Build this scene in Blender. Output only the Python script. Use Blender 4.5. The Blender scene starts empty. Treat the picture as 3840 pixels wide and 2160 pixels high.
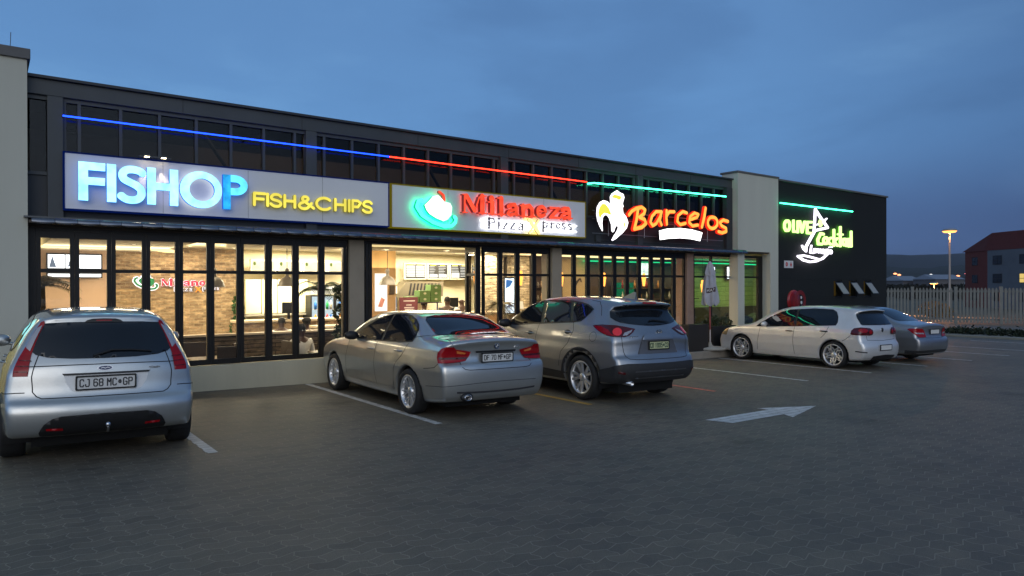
import bpy, bmesh, math, random
import numpy as np
from mathutils import Vector, Matrix, Quaternion
from mathutils.bvhtree import BVHTree
from mathutils.geometry import delaunay_2d_cdt
random.seed(7)
PI = math.pi
C = bpy.context.scene.collection
SC = bpy.context.scene

# ------------------------------------------------------------------ camera
cam_d = bpy.data.cameras.new('camera'); cam = bpy.data.objects.new('camera', cam_d); C.objects.link(cam)
SC.camera = cam
cam_d.sensor_width = 36.0; cam_d.lens = 24.456
cam_d.clip_start = 0.1; cam_d.clip_end = 6000
HEAD = math.radians(52.877); PITCH = -0.0039; ROLL = 0.0022
fwd = Vector((math.cos(HEAD)*math.cos(PITCH), math.sin(HEAD)*math.cos(PITCH), math.sin(PITCH)))
rgt = Vector((math.sin(HEAD), -math.cos(HEAD), 0))
up = rgt.cross(fwd)
q = Quaternion(fwd, ROLL)
rgt = q @ rgt; up = q @ up
M = Matrix((rgt, up, -fwd)).transposed().to_4x4(); M.translation = Vector((0, 0, 1.785))
cam.matrix_world = M

# ------------------------------------------------------------------ world: overcast blue dusk
W = bpy.data.worlds.new('World'); SC.world = W; W.use_nodes = True
nt = W.node_tree; nt.nodes.clear()
def N(nt, t, **kw):
    n = nt.nodes.new(t)
    for k, v in kw.items():
        if k in n.inputs: n.inputs[k].default_value = v
        else: setattr(n, k, v)
    return n
def L(nt, a, b): nt.links.new(a, b)
def ramp(nt, fac, stops, interp='EASE'):
    r = nt.nodes.new('ShaderNodeValToRGB'); r.color_ramp.interpolation = interp
    e = r.color_ramp.elements
    while len(e) < len(stops): e.new(0.5)
    for k, (p, c) in enumerate(stops):
        e[k].position = p; e[k].color = (c[0], c[1], c[2], 1)
    L(nt, fac, r.inputs[0]); return r
tc = N(nt, 'ShaderNodeTexCoord'); out = N(nt, 'ShaderNodeOutputWorld'); bg = N(nt, 'ShaderNodeBackground')
sep = N(nt, 'ShaderNodeSeparateXYZ'); L(nt, tc.outputs['Generated'], sep.inputs[0])
# after-sunset glow stands behind the photographer, so the east (in view) is deep blue
dot = N(nt, 'ShaderNodeVectorMath', operation='DOT_PRODUCT'); L(nt, tc.outputs['Generated'], dot.inputs[0])
dot.inputs[1].default_value = (-0.55, -0.80, 0.0)
elev = ramp(nt, sep.outputs['Z'], [(0.0, (0.066, 0.105, 0.225)), (0.06, (0.090, 0.170, 0.365)), (0.20, (0.134, 0.305, 0.600)), (0.38, (0.122, 0.272, 0.545)), (0.65, (0.108, 0.222, 0.435)), (1.0, (0.11, 0.17, 0.26))])
glow = ramp(nt, dot.outputs['Value'], [(0.0, (0, 0, 0)), (0.35, (0.02, 0.02, 0.02)), (1.0, (1, 1, 1))])
# darker to the right of the picture (away from the glow), brighter above the shops
rd = N(nt, 'ShaderNodeVectorMath', operation='DOT_PRODUCT'); L(nt, tc.outputs['Generated'], rd.inputs[0]); rd.inputs[1].default_value = (0.92, -0.38, 0.0)
rr = ramp(nt, rd.outputs['Value'], [(0.0, (1, 1, 1)), (0.45, (1, 1, 1)), (1.0, (0.44, 0.43, 0.49))])
mp = N(nt, 'ShaderNodeMapping'); mp.inputs['Scale'].default_value = (1.0, 1.0, 3.2); L(nt, tc.outputs['Generated'], mp.inputs[0])
no = N(nt, 'ShaderNodeTexNoise', Scale=2.3, Detail=6.0, Roughness=0.52, Distortion=0.35); L(nt, mp.outputs[0], no.inputs['Vector'])
cr = ramp(nt, no.outputs['Fac'], [(0.30, (0.80, 0.81, 0.84)), (0.52, (0.96, 0.97, 0.98)), (0.70, (1.16, 1.13, 1.08))])
m1 = N(nt, 'ShaderNodeMix', data_type='RGBA', blend_type='MULTIPLY'); m1.inputs[0].default_value = 1
L(nt, elev.outputs[0], m1.inputs[6]); L(nt, cr.outputs[0], m1.inputs[7])
m2 = N(nt, 'ShaderNodeMix', data_type='RGBA', blend_type='MULTIPLY'); m2.inputs[0].default_value = 1
L(nt, m1.outputs[2], m2.inputs[6]); L(nt, rr.outputs[0], m2.inputs[7])
gl = N(nt, 'ShaderNodeMix', data_type='RGBA', blend_type='MULTIPLY'); gl.inputs[0].default_value = 1
L(nt, glow.outputs[0], gl.inputs[6]); gl.inputs[7].default_value = (0.78, 0.76, 0.66, 1)
m3 = N(nt, 'ShaderNodeMix', data_type='RGBA', blend_type='ADD'); m3.inputs[0].default_value = 1
L(nt, m2.outputs[2], m3.inputs[6]); L(nt, gl.outputs[2], m3.inputs[7])
L(nt, m3.outputs[2], bg.inputs[0]); bg.inputs[1].default_value = 1.0; L(nt, bg.outputs[0], out.inputs[0])

# the last light of a clouded sunset, behind the camera: very weak and very soft
sd = bpy.data.lights.new('sun', 'SUN'); sd.energy = 0.26; sd.angle = math.radians(35); sd.color = (1.0, 0.86, 0.72)
so = bpy.data.objects.new('sun', sd); C.objects.link(so)
so.rotation_euler = Vector((0.42, 0.80, -0.28)).to_track_quat('-Z', 'Y').to_euler()

vs = SC.view_settings
vs.view_transform = 'Standard'; vs.look = 'None'; vs.exposure = 0.0; vs.gamma = 1.0; vs.use_curve_mapping = False
SC.cycles.use_denoising = True
SC.cycles.max_bounces = 8; SC.cycles.transparent_max_bounces = 16
SC.cycles.sample_clamp_indirect = 4.0
SC.cycles.caustics_reflective = False; SC.cycles.caustics_refractive = False

# ------------------------------------------------------------------ materials
MATS = {}
def mat(name, col, rough=0.6, metal=0.0, emit=None, strength=0.0, noise=0.0, nscale=6.0, bump=0.0, coat=0.0, spec=0.5, alpha=1.0, streak=False, flakes=False):
    if name in MATS: return MATS[name]
    m = bpy.data.materials.new(name); m.use_nodes = True; t = m.node_tree
    b = t.nodes['Principled BSDF']
    b.inputs['Base Color'].default_value = (*col, 1); b.inputs['Roughness'].default_value = rough
    b.inputs['Metallic'].default_value = metal; b.inputs['Specular IOR Level'].default_value = spec
    b.inputs['Coat Weight'].default_value = coat; b.inputs['Coat Roughness'].default_value = 0.04
    if emit:
        b.inputs['Emission Color'].default_value = (*emit, 1); b.inputs['Emission Strength'].default_value = strength
    if noise or bump:
        co = N(t, 'ShaderNodeTexCoord'); src = co.outputs['Object']
        if streak:
            mpn = N(t, 'ShaderNodeMapping'); mpn.inputs['Scale'].default_value = (1, 1, 0.12); L(t, src, mpn.inputs[0]); src = mpn.outputs[0]
        nz = N(t, 'ShaderNodeTexNoise', Scale=nscale, Detail=7.0, Roughness=0.62); L(t, src, nz.inputs['Vector'])
        if noise:
            r = ramp(t, nz.outputs['Fac'], [(0.28, tuple(c*(1-noise) for c in col)), (0.5, col), (0.74, tuple(min(1, c*(1+noise*0.7)) for c in col))], 'LINEAR')
            L(t, r.outputs[0], b.inputs['Base Color'])
            rr_ = N(t, 'ShaderNodeMapRange'); rr_.inputs[3].default_value = max(0.02, rough-noise*0.25); rr_.inputs[4].default_value = min(1, rough+noise*0.25)
            L(t, nz.outputs['Fac'], rr_.inputs[0]); L(t, rr_.outputs[0], b.inputs['Roughness'])
        if bump:
            bp = N(t, 'ShaderNodeBump', Strength=bump, Distance=0.02)
            nz2 = N(t, 'ShaderNodeTexNoise', Scale=nscale*7, Detail=4.0); L(t, co.outputs['Object'], nz2.inputs['Vector'])
            L(t, nz2.outputs['Fac'], bp.inputs['Height']); L(t, bp.outputs[0], b.inputs['Normal'])
    MATS[name] = m
    return m
def emis(name, col, strength, var=0.0, vs_=3.0):
    if name in MATS: return MATS[name]
    m = bpy.data.materials.new(name); m.use_nodes = True; t = m.node_tree
    t.nodes.clear(); o = N(t, 'ShaderNodeOutputMaterial'); e = N(t, 'ShaderNodeEmission'); e.inputs[0].default_value = (*col, 1); e.inputs[1].default_value = strength
    if var:
        co = N(t, 'ShaderNodeTexCoord'); nz = N(t, 'ShaderNodeTexNoise', Scale=vs_, Detail=2.0); L(t, co.outputs['Object'], nz.inputs['Vector'])
        mr = N(t, 'ShaderNodeMapRange'); mr.inputs[1].default_value = 0.35; mr.inputs[2].default_value = 0.65
        mr.inputs[3].default_value = strength*(1-var); mr.inputs[4].default_value = strength*(1+var)
        L(t, nz.outputs['Fac'], mr.inputs[0]); L(t, mr.outputs[0], e.inputs[1])
    L(t, e.outputs[0], o.inputs[0]); MATS[name] = m
    return m
def pane_mat(name, tint=(0.9, 0.95, 0.95), refl=0.08, rough=0.0):
    if name in MATS: return MATS[name]
    m = bpy.data.materials.new(name); m.use_nodes = True; t = m.node_tree
    t.nodes.clear(); o = N(t, 'ShaderNodeOutputMaterial')
    tr = N(t, 'ShaderNodeBsdfTransparent'); tr.inputs[0].default_value = (*tint, 1)
    gl = N(t, 'ShaderNodeBsdfGlossy'); gl.inputs['Roughness'].default_value = rough; gl.inputs[0].default_value = (1, 1, 1, 1)
    fr = N(t, 'ShaderNodeLayerWeight', Blend=0.35); mx = N(t, 'ShaderNodeMixShader')
    mu = N(t, 'ShaderNodeMath', operation='MULTIPLY_ADD'); L(t, fr.outputs['Fresnel'], mu.inputs[0]); mu.inputs[1].default_value = 0.10; mu.inputs[2].default_value = refl
    L(t, mu.outputs[0], mx.inputs[0]); L(t, tr.outputs[0], mx.inputs[1]); L(t, gl.outputs[0], mx.inputs[2]); L(t, mx.outputs[0], o.inputs[0])
    MATS[name] = m
    return m

# ------------------------------------------------------------------ mesh helpers
class MB:
    def __init__(s): s.v = []; s.f = []; s.smooth = []
    def add(s, vs, fs, smooth=False):
        o = len(s.v); s.v += [tuple(v) for v in vs]
        s.f += [tuple(i+o for i in f) for f in fs]; s.smooth += [smooth]*len(fs)
        return s
    def box(s, x0, x1, y0, y1, z0, z1):
        return s.add([(x0,y0,z0),(x1,y0,z0),(x1,y1,z0),(x0,y1,z0),(x0,y0,z1),(x1,y0,z1),(x1,y1,z1),(x0,y1,z1)],
              [(0,3,2,1),(4,5,6,7),(0,1,5,4),(1,2,6,5),(2,3,7,6),(3,0,4,7)])
    def bbox(s, c, size, rz=0, rx=0, ry=0):
        m = Matrix.Translation(c) @ Matrix.Rotation(rz, 4, 'Z') @ Matrix.Rotation(ry, 4, 'Y') @ Matrix.Rotation(rx, 4, 'X')
        a, b, c_ = [k/2 for k in size]
        vs = [m @ Vector(p) for p in [(-a,-b,-c_),(a,-b,-c_),(a,b,-c_),(-a,b,-c_),(-a,-b,c_),(a,-b,c_),(a,b,c_),(-a,b,c_)]]
        return s.add(vs, [(0,3,2,1),(4,5,6,7),(0,1,5,4),(1,2,6,5),(2,3,7,6),(3,0,4,7)])
    def tube(s, pts, r, n=10, caps=True, smooth=True):
        pts = [Vector(p) for p in pts]
        if not isinstance(r, (list, tuple)): r = [r]*len(pts)
        rings = []; ref = None
        for i, p in enumerate(pts):
            t = (pts[min(i+1, len(pts)-1)] - pts[max(i-1, 0)])
            if t.length < 1e-9: t = Vector((0, 0, 1))
            t.normalize()
            if ref is None: ref = Vector((0, 0, 1)) if abs(t.z) < 0.9 else Vector((1, 0, 0))
            a = t.cross(ref); a.normalize(); b = a.cross(t); ref = b
            b.normalize()
            rings.append([p + (a*math.cos(2*PI*k/n) + b*math.sin(2*PI*k/n))*r[i] for k in range(n)])
        vs = [v for rg in rings for v in rg]; fs = []
        for i in range(len(pts)-1):
            for k in range(n):
                fs.append((i*n+k, i*n+(k+1) % n, (i+1)*n+(k+1) % n, (i+1)*n+k))
        s.add(vs, fs, smooth)
        if caps:
            s.add(rings[0], [tuple(range(n))[::-1]]); s.add(rings[-1], [tuple(range(n))])
        return s
    def lathe(s, prof, n=24, m=None, smooth=True):   # prof: (r, z), around Z
        m = m or Matrix.Identity(4); vs = []; fs = []
        for r, z in prof:
            for k in range(n): vs.append(m @ Vector((r*math.cos(2*PI*k/n), r*math.sin(2*PI*k/n), z)))
        for i in range(len(prof)-1):
            for k in range(n): fs.append((i*n+k, i*n+(k+1) % n, (i+1)*n+(k+1) % n, (i+1)*n+k))
        return s.add(vs, fs, smooth)
    def prism(s, poly, d0, d1, m=None):      # poly (a, b) in the local XZ plane, extruded along Y
        m = m or Matrix.Identity(4); n = len(poly)
        vs = [m @ Vector((a, d0, b)) for a, b in poly] + [m @ Vector((a, d1, b)) for a, b in poly]
        return s.add(vs, [tuple(range(n)), tuple(range(2*n-1, n-1, -1))] + [(i, i+n, (i+1) % n+n, (i+1) % n) for i in range(n)])
    def build(s, name, m, parent=None, bevel=0.0, subsurf=0):
        me = bpy.data.meshes.new(name); me.from_pydata(s.v, [], s.f)
        me.polygons.foreach_set('use_smooth', s.smooth)
        b = bmesh.new(); b.from_mesh(me); bmesh.ops.recalc_face_normals(b, faces=b.faces); b.to_mesh(me); b.free()
        me.materials.append(m) if not isinstance(m, (list, tuple)) else [me.materials.append(k) for k in m]
        o = bpy.data.objects.new(name, me); C.objects.link(o)
        if parent is not None: o.parent = parent
        if bevel:
            bv = o.modifiers.new('bevel', 'BEVEL'); bv.width = bevel; bv.segments = 2; bv.limit_method = 'ANGLE'; bv.angle_limit = 0.6
        if subsurf:
            ss = o.modifiers.new('sub', 'SUBSURF'); ss.levels = subsurf; ss.render_levels = subsurf
        return o
def empty(name, loc=(0, 0, 0), rz=0.0):
    o = bpy.data.objects.new(name, None); C.objects.link(o); o.location = loc; o.rotation_euler = (0, 0, rz); return o
def tag(o, label=None, cat=None, group=None, kind=None):
    if label: o['label'] = label
    if cat: o['category'] = cat
    if group: o['group'] = group
    if kind: o['kind'] = kind
    return o
def thing(name, label, cat, loc=(0, 0, 0), rz=0.0, group=None): return tag(empty(name, loc, rz), label, cat, group)
KIDS = {}
def copy_tree(o, label=None, loc=None, rz=None, parent=None):
    c = o.copy(); C.objects.link(c)
    if parent is not None: c.parent = parent
    if label: c['label'] = label
    if loc is not None: c.location = loc
    if rz is not None: c.rotation_euler = (0, 0, rz)
    for ch in list(o.children): copy_tree(ch, parent=c)
    return c

# flat shapes: union of polygons (minus holes), given thickness
def inpoly(p, poly):
    x, y = p; c = False; n = len(poly); j = n-1
    for i in range(n):
        xi, yi = poly[i]; xj, yj = poly[j]
        if (yi > y) != (yj > y) and x < (xj-xi)*(y-yi)/(yj-yi)+xi: c = not c
        j = i
    return c
def cdt(polys, holes=(), extra=()):
    vs = []; es = []
    for pl in list(polys)+list(holes):
        o = len(vs); n = len(pl)
        vs += [Vector(p) for p in pl]; es += [(o+i, o+(i+1) % n) for i in range(n)]
    vs += [Vector(p) for p in extra]
    r = delaunay_2d_cdt(vs, es, [], 0, 1e-5)
    bb = [(min(p[0] for p in pl), max(p[0] for p in pl), min(p[1] for p in pl), max(p[1] for p in pl)) for pl in polys]
    V = [(v.x, v.y) for v in r[0]]; T = []
    for f in r[2]:
        cx = sum(V[i][0] for i in f)/len(f); cy = sum(V[i][1] for i in f)/len(f)
        ok = any(b[0] <= cx <= b[1] and b[2] <= cy <= b[3] and inpoly((cx, cy), pl) for b, pl in zip(bb, polys))
        if ok and not any(inpoly((cx, cy), h) for h in holes): T.append(tuple(f))
    return V, T
def flat(mb, polys, y0, y1, holes=(), m=None):
    """thick plate in the XZ plane from y0 (front) to y1 (back)"""
    m = m or Matrix.Identity(4)
    V, T = cdt(polys, holes); n = len(V)
    vs = [m @ Vector((a, y0, b)) for a, b in V] + [m @ Vector((a, y1, b)) for a, b in V]
    cnt = {}
    for t in T:
        for i in range(len(t)):
            e = (t[i], t[(i+1) % len(t)]); cnt[e] = cnt.get(e, 0)+1
    fs = list(T) + [tuple(i+n for i in reversed(t)) for t in T]
    for (a, b) in cnt:
        if (b, a) not in cnt: fs.append((a, a+n, b+n, b))
    return mb.add(vs, fs)
def stroke(pts, w, cap=True):
    """polygons of a thick line; w may be a list"""
    if not isinstance(w, (list, tuple)): w = [w]*len(pts)
    P = []
    for i in range(len(pts)-1):
        (x0, y0), (x1, y1) = pts[i], pts[i+1]; d = math.hypot(x1-x0, y1-y0)
        if d < 1e-9: continue
        nx, ny = -(y1-y0)/d, (x1-x0)/d
        P.append([(x0+nx*w[i]/2, y0+ny*w[i]/2), (x0-nx*w[i]/2, y0-ny*w[i]/2), (x1-nx*w[i+1]/2, y1-ny*w[i+1]/2), (x1+nx*w[i+1]/2, y1+ny*w[i+1]/2)])
    for i in range(len(pts)):
        if (0 < i < len(pts)-1) or cap:
            P.append([(pts[i][0]+w[i]/2*math.cos(2*PI*k/14+0.07*i), pts[i][1]+w[i]/2*math.sin(2*PI*k/14+0.07*i)) for k in range(14)])
    return P
def arc(cx, cy, rx, ry, a0, a1, n=16): return [(cx+rx*math.cos(math.radians(a0+(a1-a0)*k/n)), cy+ry*math.sin(math.radians(a0+(a1-a0)*k/n))) for k in range(n+1)]
def spline(pts, n=6, closed=False):
    """Catmull-Rom through points of any dimension"""
    P = [np.array(p, float) for p in pts]; N_ = len(P); o = []
    rng = range(N_ if closed else N_-1)
    for i in rng:
        if closed: a, b, c, d = P[(i-1) % N_], P[i], P[(i+1) % N_], P[(i+2) % N_]
        else: a, b, c, d = P[max(i-1, 0)], P[i], P[i+1], P[min(i+2, N_-1)]
        for k in range(n):
            t = k/n
            o.append(tuple(0.5*((2*b)+(-a+c)*t+(2*a-5*b+4*c-d)*t*t+(-a+3*b-3*c+d)*t**3)))
    if not closed: o.append(tuple(P[-1]))
    return o

# the car park falls gently to the right
SLOPE = 0.0165
def gz(x):
    """height of the paving at x"""
    return -SLOPE*(x-4) if x < 30 else -SLOPE*26-0.008*(x-30)
# ------------------------------------------------------------------ vehicles: implicit bodies turned into smooth meshes
def surf_nets(F, org, h):
    S = F < 0
    nx, ny, nz = F.shape
    acc = np.zeros((nx-1, ny-1, nz-1, 3)); cnt = np.zeros((nx-1, ny-1, nz-1))
    cor = [(0,0,0),(1,0,0),(0,1,0),(1,1,0),(0,0,1),(1,0,1),(0,1,1),(1,1,1)]
    sl = lambda c: (slice(c[0], nx-1+c[0]), slice(c[1], ny-1+c[1]), slice(c[2], nz-1+c[2]))
    for a in range(8):
        for b in range(a+1, 8):
            d = [cor[b][k]-cor[a][k] for k in range(3)]
            if sum(map(abs, d)) != 1: continue
            fa, fb = F[sl(cor[a])], F[sl(cor[b])]
            m = (fa < 0) != (fb < 0)
            t = np.where(m, fa/np.where(m, fa-fb, 1), 0)
            for k in range(3): acc[..., k] += np.where(m, cor[a][k]+t*d[k], 0)
            cnt += m
    act = cnt > 0
    idx = -np.ones(act.shape, int); idx[act] = np.arange(act.sum())
    ijk = np.argwhere(act)
    V = (ijk + acc[act]/cnt[act][:, None])*h + org
    Q = []
    for ax in range(3):
        o = [[0,0,0],[0,0,0]]
        s0 = [slice(None)]*3; s1 = [slice(None)]*3; s0[ax] = slice(0, -1); s1[ax] = slice(1, None)
        A, B = S[tuple(s0)], S[tuple(s1)]
        e = np.argwhere(A != B)
        u, v = (ax+1) % 3, (ax+2) % 3
        ok = (e[:, u] > 0) & (e[:, v] > 0) & (e[:, u] < S.shape[u]-1) & (e[:, v] < S.shape[v]-1)
        e = e[ok]
        def cell(du, dv):
            c = e.copy(); c[:, u] += du; c[:, v] += dv
            return idx[c[:, 0], c[:, 1], c[:, 2]]
        q = np.stack([cell(-1, -1), cell(0, -1), cell(0, 0), cell(-1, 0)], 1)
        flip = ~A[e[:, 0], e[:, 1], e[:, 2]]
        q[flip] = q[flip][:, ::-1]
        Q.append(q)
    return V, np.concatenate(Q)

class CarShape:
    """car frame: x right, y forward from the rear bumper (0), z up"""
    def __init__(s, prof, wtab, L_, plan_n=5.0, bow_r=0.06, bow_f=0.10, crown=0.05, k_lo=0.05, k_hi=0.09, belt=0.95, wheels=(), tumble=None, taper_r=0.0, gh_taper=0.06, nose_taper=0.08, zb=0.2):
        pts = spline(prof, 8, True)
        P = np.array(pts); s.P = P; s.L = L_
        s.gy = np.arange(-0.3, L_+0.3, 0.015); s.gz = np.arange(-0.1, 2.0, 0.015)
        Y, Z = np.meshgrid(s.gy, s.gz, indexing='ij')
        D = np.full(Y.shape, 1e9); ins = np.zeros(Y.shape, bool)
        n = len(P)
        for i in range(n):
            a = P[i]; b = P[(i+1) % n]; ab = b-a; l2 = (ab**2).sum()+1e-12
            t = np.clip(((Y-a[0])*ab[0]+(Z-a[1])*ab[1])/l2, 0, 1)
            D = np.minimum(D, np.hypot(Y-a[0]-t*ab[0], Z-a[1]-t*ab[1]))
            c = ((a[1] > Z) != (b[1] > Z)) & (Y < (b[0]-a[0])*(Z-a[1])/((b[1]-a[1]) if abs(b[1]-a[1]) > 1e-12 else 1e-12)+a[0])
            ins ^= c
        s.D = np.where(ins, -D, D)
        s.wz = np.array([w[0] for w in wtab]); s.ww = np.array([w[1] for w in wtab])
        s.o = dict(plan_n=plan_n, bow_r=bow_r, bow_f=bow_f, crown=crown, k_lo=k_lo, k_hi=k_hi, belt=belt, taper_r=taper_r, gh_taper=gh_taper, nose_taper=nose_taper)
        s.wheels = wheels
    def d2(s, y, z):
        fy = np.clip((y-s.gy[0])/0.015, 0, len(s.gy)-1.001); fz = np.clip((z-s.gz[0])/0.015, 0, len(s.gz)-1.001)
        i = fy.astype(int); j = fz.astype(int); a = fy-i; b = fz-j; D = s.D
        return (D[i, j]*(1-a)+D[i+1, j]*a)*(1-b)+(D[i, j+1]*(1-a)+D[i+1, j+1]*a)*b
    def body(s, x, y, z):
        o = s.o; ax = np.abs(x)
        w = np.interp(z, s.wz, s.ww)
        tr = np.clip((1.3-y)/1.3, 0, 1); tf = np.clip((y-(s.L-1.5))/1.5, 0, 1)
        up_ = np.clip((z-o['belt'])/0.25, 0, 1)
        w = w - (o['taper_r']+0.035+o['gh_taper']*up_)*tr**2 - (o['nose_taper'])*tf**2
        ys = y - np.where(y < s.L/2, o['bow_r'], -o['bow_f'])*(ax/0.9)**o['plan_n']*(1) - np.where(y < s.L/2, 0.03, -0.04)*(ax/0.9)**2
        zs = z + o['crown']*(ax/0.75)**2*np.clip((z-0.7)/0.3, 0, 1)
        d1 = s.d2(ys, zs); d2 = ax-w
        k = o['k_lo']+(o['k_hi']-o['k_lo'])*np.clip((z-o['belt']+0.05)/0.2, 0, 1)
        h = np.maximum(k-np.abs(d1-d2), 0)/k
        return np.maximum(d1, d2)+h*h*k*0.25
    def f(s, x, y, z):
        d = s.body(x, y, z)
        for (wy, wzc, wr, xin) in s.wheels:
            c = np.hypot(y-wy, z-wzc)-wr
            c = np.maximum(c, xin-np.abs(x))
            d = np.maximum(d, -c)
        if getattr(s, 'cut', None) is not None: d = s.cut(d, x, y, z)
        return d
    def mesh(s, h=0.022):
        xs = np.arange(-1.02, 1.02+h, h); ys = np.arange(-0.1, s.L+0.12, h); zs = np.arange(0.1, 1.82, h)
        X, Y, Z = np.meshgrid(xs, ys, zs, indexing='ij')
        F = s.f(X, Y, Z)
        V, Q = surf_nets(F, np.array([xs[0], ys[0], zs[0]]), h)
        e = 0.003
        for _ in range(4):
            x, y, z = V.T; f0 = s.f(x, y, z)
            g = np.stack([s.f(x+e, y, z)-s.f(x-e, y, z), s.f(x, y+e, z)-s.f(x, y-e, z), s.f(x, y, z+e)-s.f(x, y, z-e)], 1)/(2*e)
            g2 = (g**2).sum(1)+1e-6
            st = -(f0/g2)[:, None]*g
            ln = np.linalg.norm(st, axis=1, keepdims=True); st *= np.minimum(1, h*0.5/(ln+1e-9))
            V = V+st*0.9
        return V, Q

def np_mesh(name, V, Q, m, parent=None, smooth=True):
    me = bpy.data.meshes.new(name); me.from_pydata([tuple(v) for v in V], [], [tuple(int(i) for i in q) for q in Q])
    me.polygons.foreach_set('use_smooth', [smooth]*len(me.polygons)); me.materials.append(m)
    o = bpy.data.objects.new(name, me); C.objects.link(o)
    if parent: o.parent = parent
    return o
class Skin:
    """lays outlines onto a body surface"""
    def __init__(s, V, Q): s.bvh = BVHTree.FromPolygons([Vector(v) for v in V], [tuple(int(i) for i in q) for q in Q])
    def cast(s, a, z, proj, sgn=1):
        if proj == 'side': o, d = Vector((sgn*3, a, z)), Vector((-sgn, 0, 0))
        elif proj == 'rear': o, d = Vector((a, -3, z)), Vector((0, 1, 0))
        elif proj == 'front': o, d = Vector((a, 9, z)), Vector((0, -1, 0))
        elif proj == 'top': o, d = Vector((a, z, 4)), Vector((0, 0, -1))
        else:             # azimuth proj = pivot y; a = degrees from straight back, positive to the right
            t = math.radians(a); d = Vector((-math.sin(t), math.cos(t), 0)); o = Vector((0, proj, z)) - d*4
        h = s.bvh.ray_cast(o, d)
        return h[0], h[1]
    def patch(s, poly, proj, off=0.004, res=0.035, sgn=1, smooth_poly=0, holes=()):
        if smooth_poly: poly = [tuple(p) for p in spline(poly, smooth_poly, True)]
        k = (1 if isinstance(proj, str) else 0.02)      # degrees are about 1.7 cm at 1 m
        sc = 1/k if k != 1 else 1
        p2 = [(a*k, z) for a, z in poly]; hs = [[(a*k, z) for a, z in h] for h in holes]
        dense = []
        for i in range(len(p2)):
            a, b = p2[i], p2[(i+1) % len(p2)]; n = max(1, int(math.hypot(a[0]-b[0], a[1]-b[1])/res))
            dense += [(a[0]+(b[0]-a[0])*j/n, a[1]+(b[1]-a[1])*j/n) for j in range(n)]
        x0 = min(p[0] for p in dense); x1 = max(p[0] for p in dense); z0 = min(p[1] for p in dense); z1 = max(p[1] for p in dense)
        ex = []
        for i in range(1, int((x1-x0)/res)+1):
            for j in range(1, int((z1-z0)/res)+1):
                p = (x0+i*res, z0+j*res)
                if inpoly(p, dense): ex.append(p)
        V, T = cdt([dense], hs, ex)
        P = []; ok = []
        for a, z in V:
            hit, nrm = s.cast(a*sc, z, proj, sgn)
            if hit is None: P.append(Vector((0, 0, 0))); ok.append(False); continue
            if nrm.dot(Vector((hit.x, hit.y-2.2, hit.z-0.6))) < 0: nrm = -nrm
            P.append(hit+nrm*off); ok.append(True)
        return P, [t for t in T if all(ok[i] for i in t)]
def add_patch(name, skin, poly, proj, m, parent, off=0.004, res=0.035, both=False, sgn=1, smooth_poly=0, holes=(), thick=0.0):
    o = None
    for sg in ((1, -1) if both else (sgn,)):
        mb = MB()
        pl = [(-a, z) for a, z in poly] if (both and sg == -1 and proj != 'side') else poly
        P, T = skin.patch(pl, proj, off, res, sg, smooth_poly, holes)
        mb.add(P, T, True); o = mb.build(name, m, parent)
    return o
def lines_on(mb, skin, pts, proj, w=0.007, off=0.002, sgn=1):
    """thin seam laid on the body"""
    D = []
    for i in range(len(pts)-1):
        a, b = pts[i], pts[i+1]; kk = 1 if isinstance(proj, str) else 0.02
        n = max(1, int(math.hypot((a[0]-b[0])*kk, a[1]-b[1])/0.03)); D += [(a[0]+(b[0]-a[0])*j/n, a[1]+(b[1]-a[1])*j/n) for j in range(n)]
    D.append(pts[-1]); H = []
    for a, z in D:
        h, nr = skin.cast(a, z, proj, sgn)
        if h is None: continue
        if nr.dot(Vector((h.x, h.y-2.2, h.z-0.6))) < 0: nr = -nr
        H.append((h, nr))
    for i in range(len(H)-1):
        (p, n1), (q_, n2) = H[i], H[i+1]
        if (q_-p).length > 0.2 or (q_-p).length < 1e-5: continue
        t = (q_-p).normalized(); s1 = t.cross(n1).normalized()*w/2; s2 = t.cross(n2).normalized()*w/2
        mb.add([p+s1+n1*off, p-s1+n1*off, q_-s2+n2*off, q_+s2+n2*off], [(0, 1, 2, 3)], True)

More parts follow.
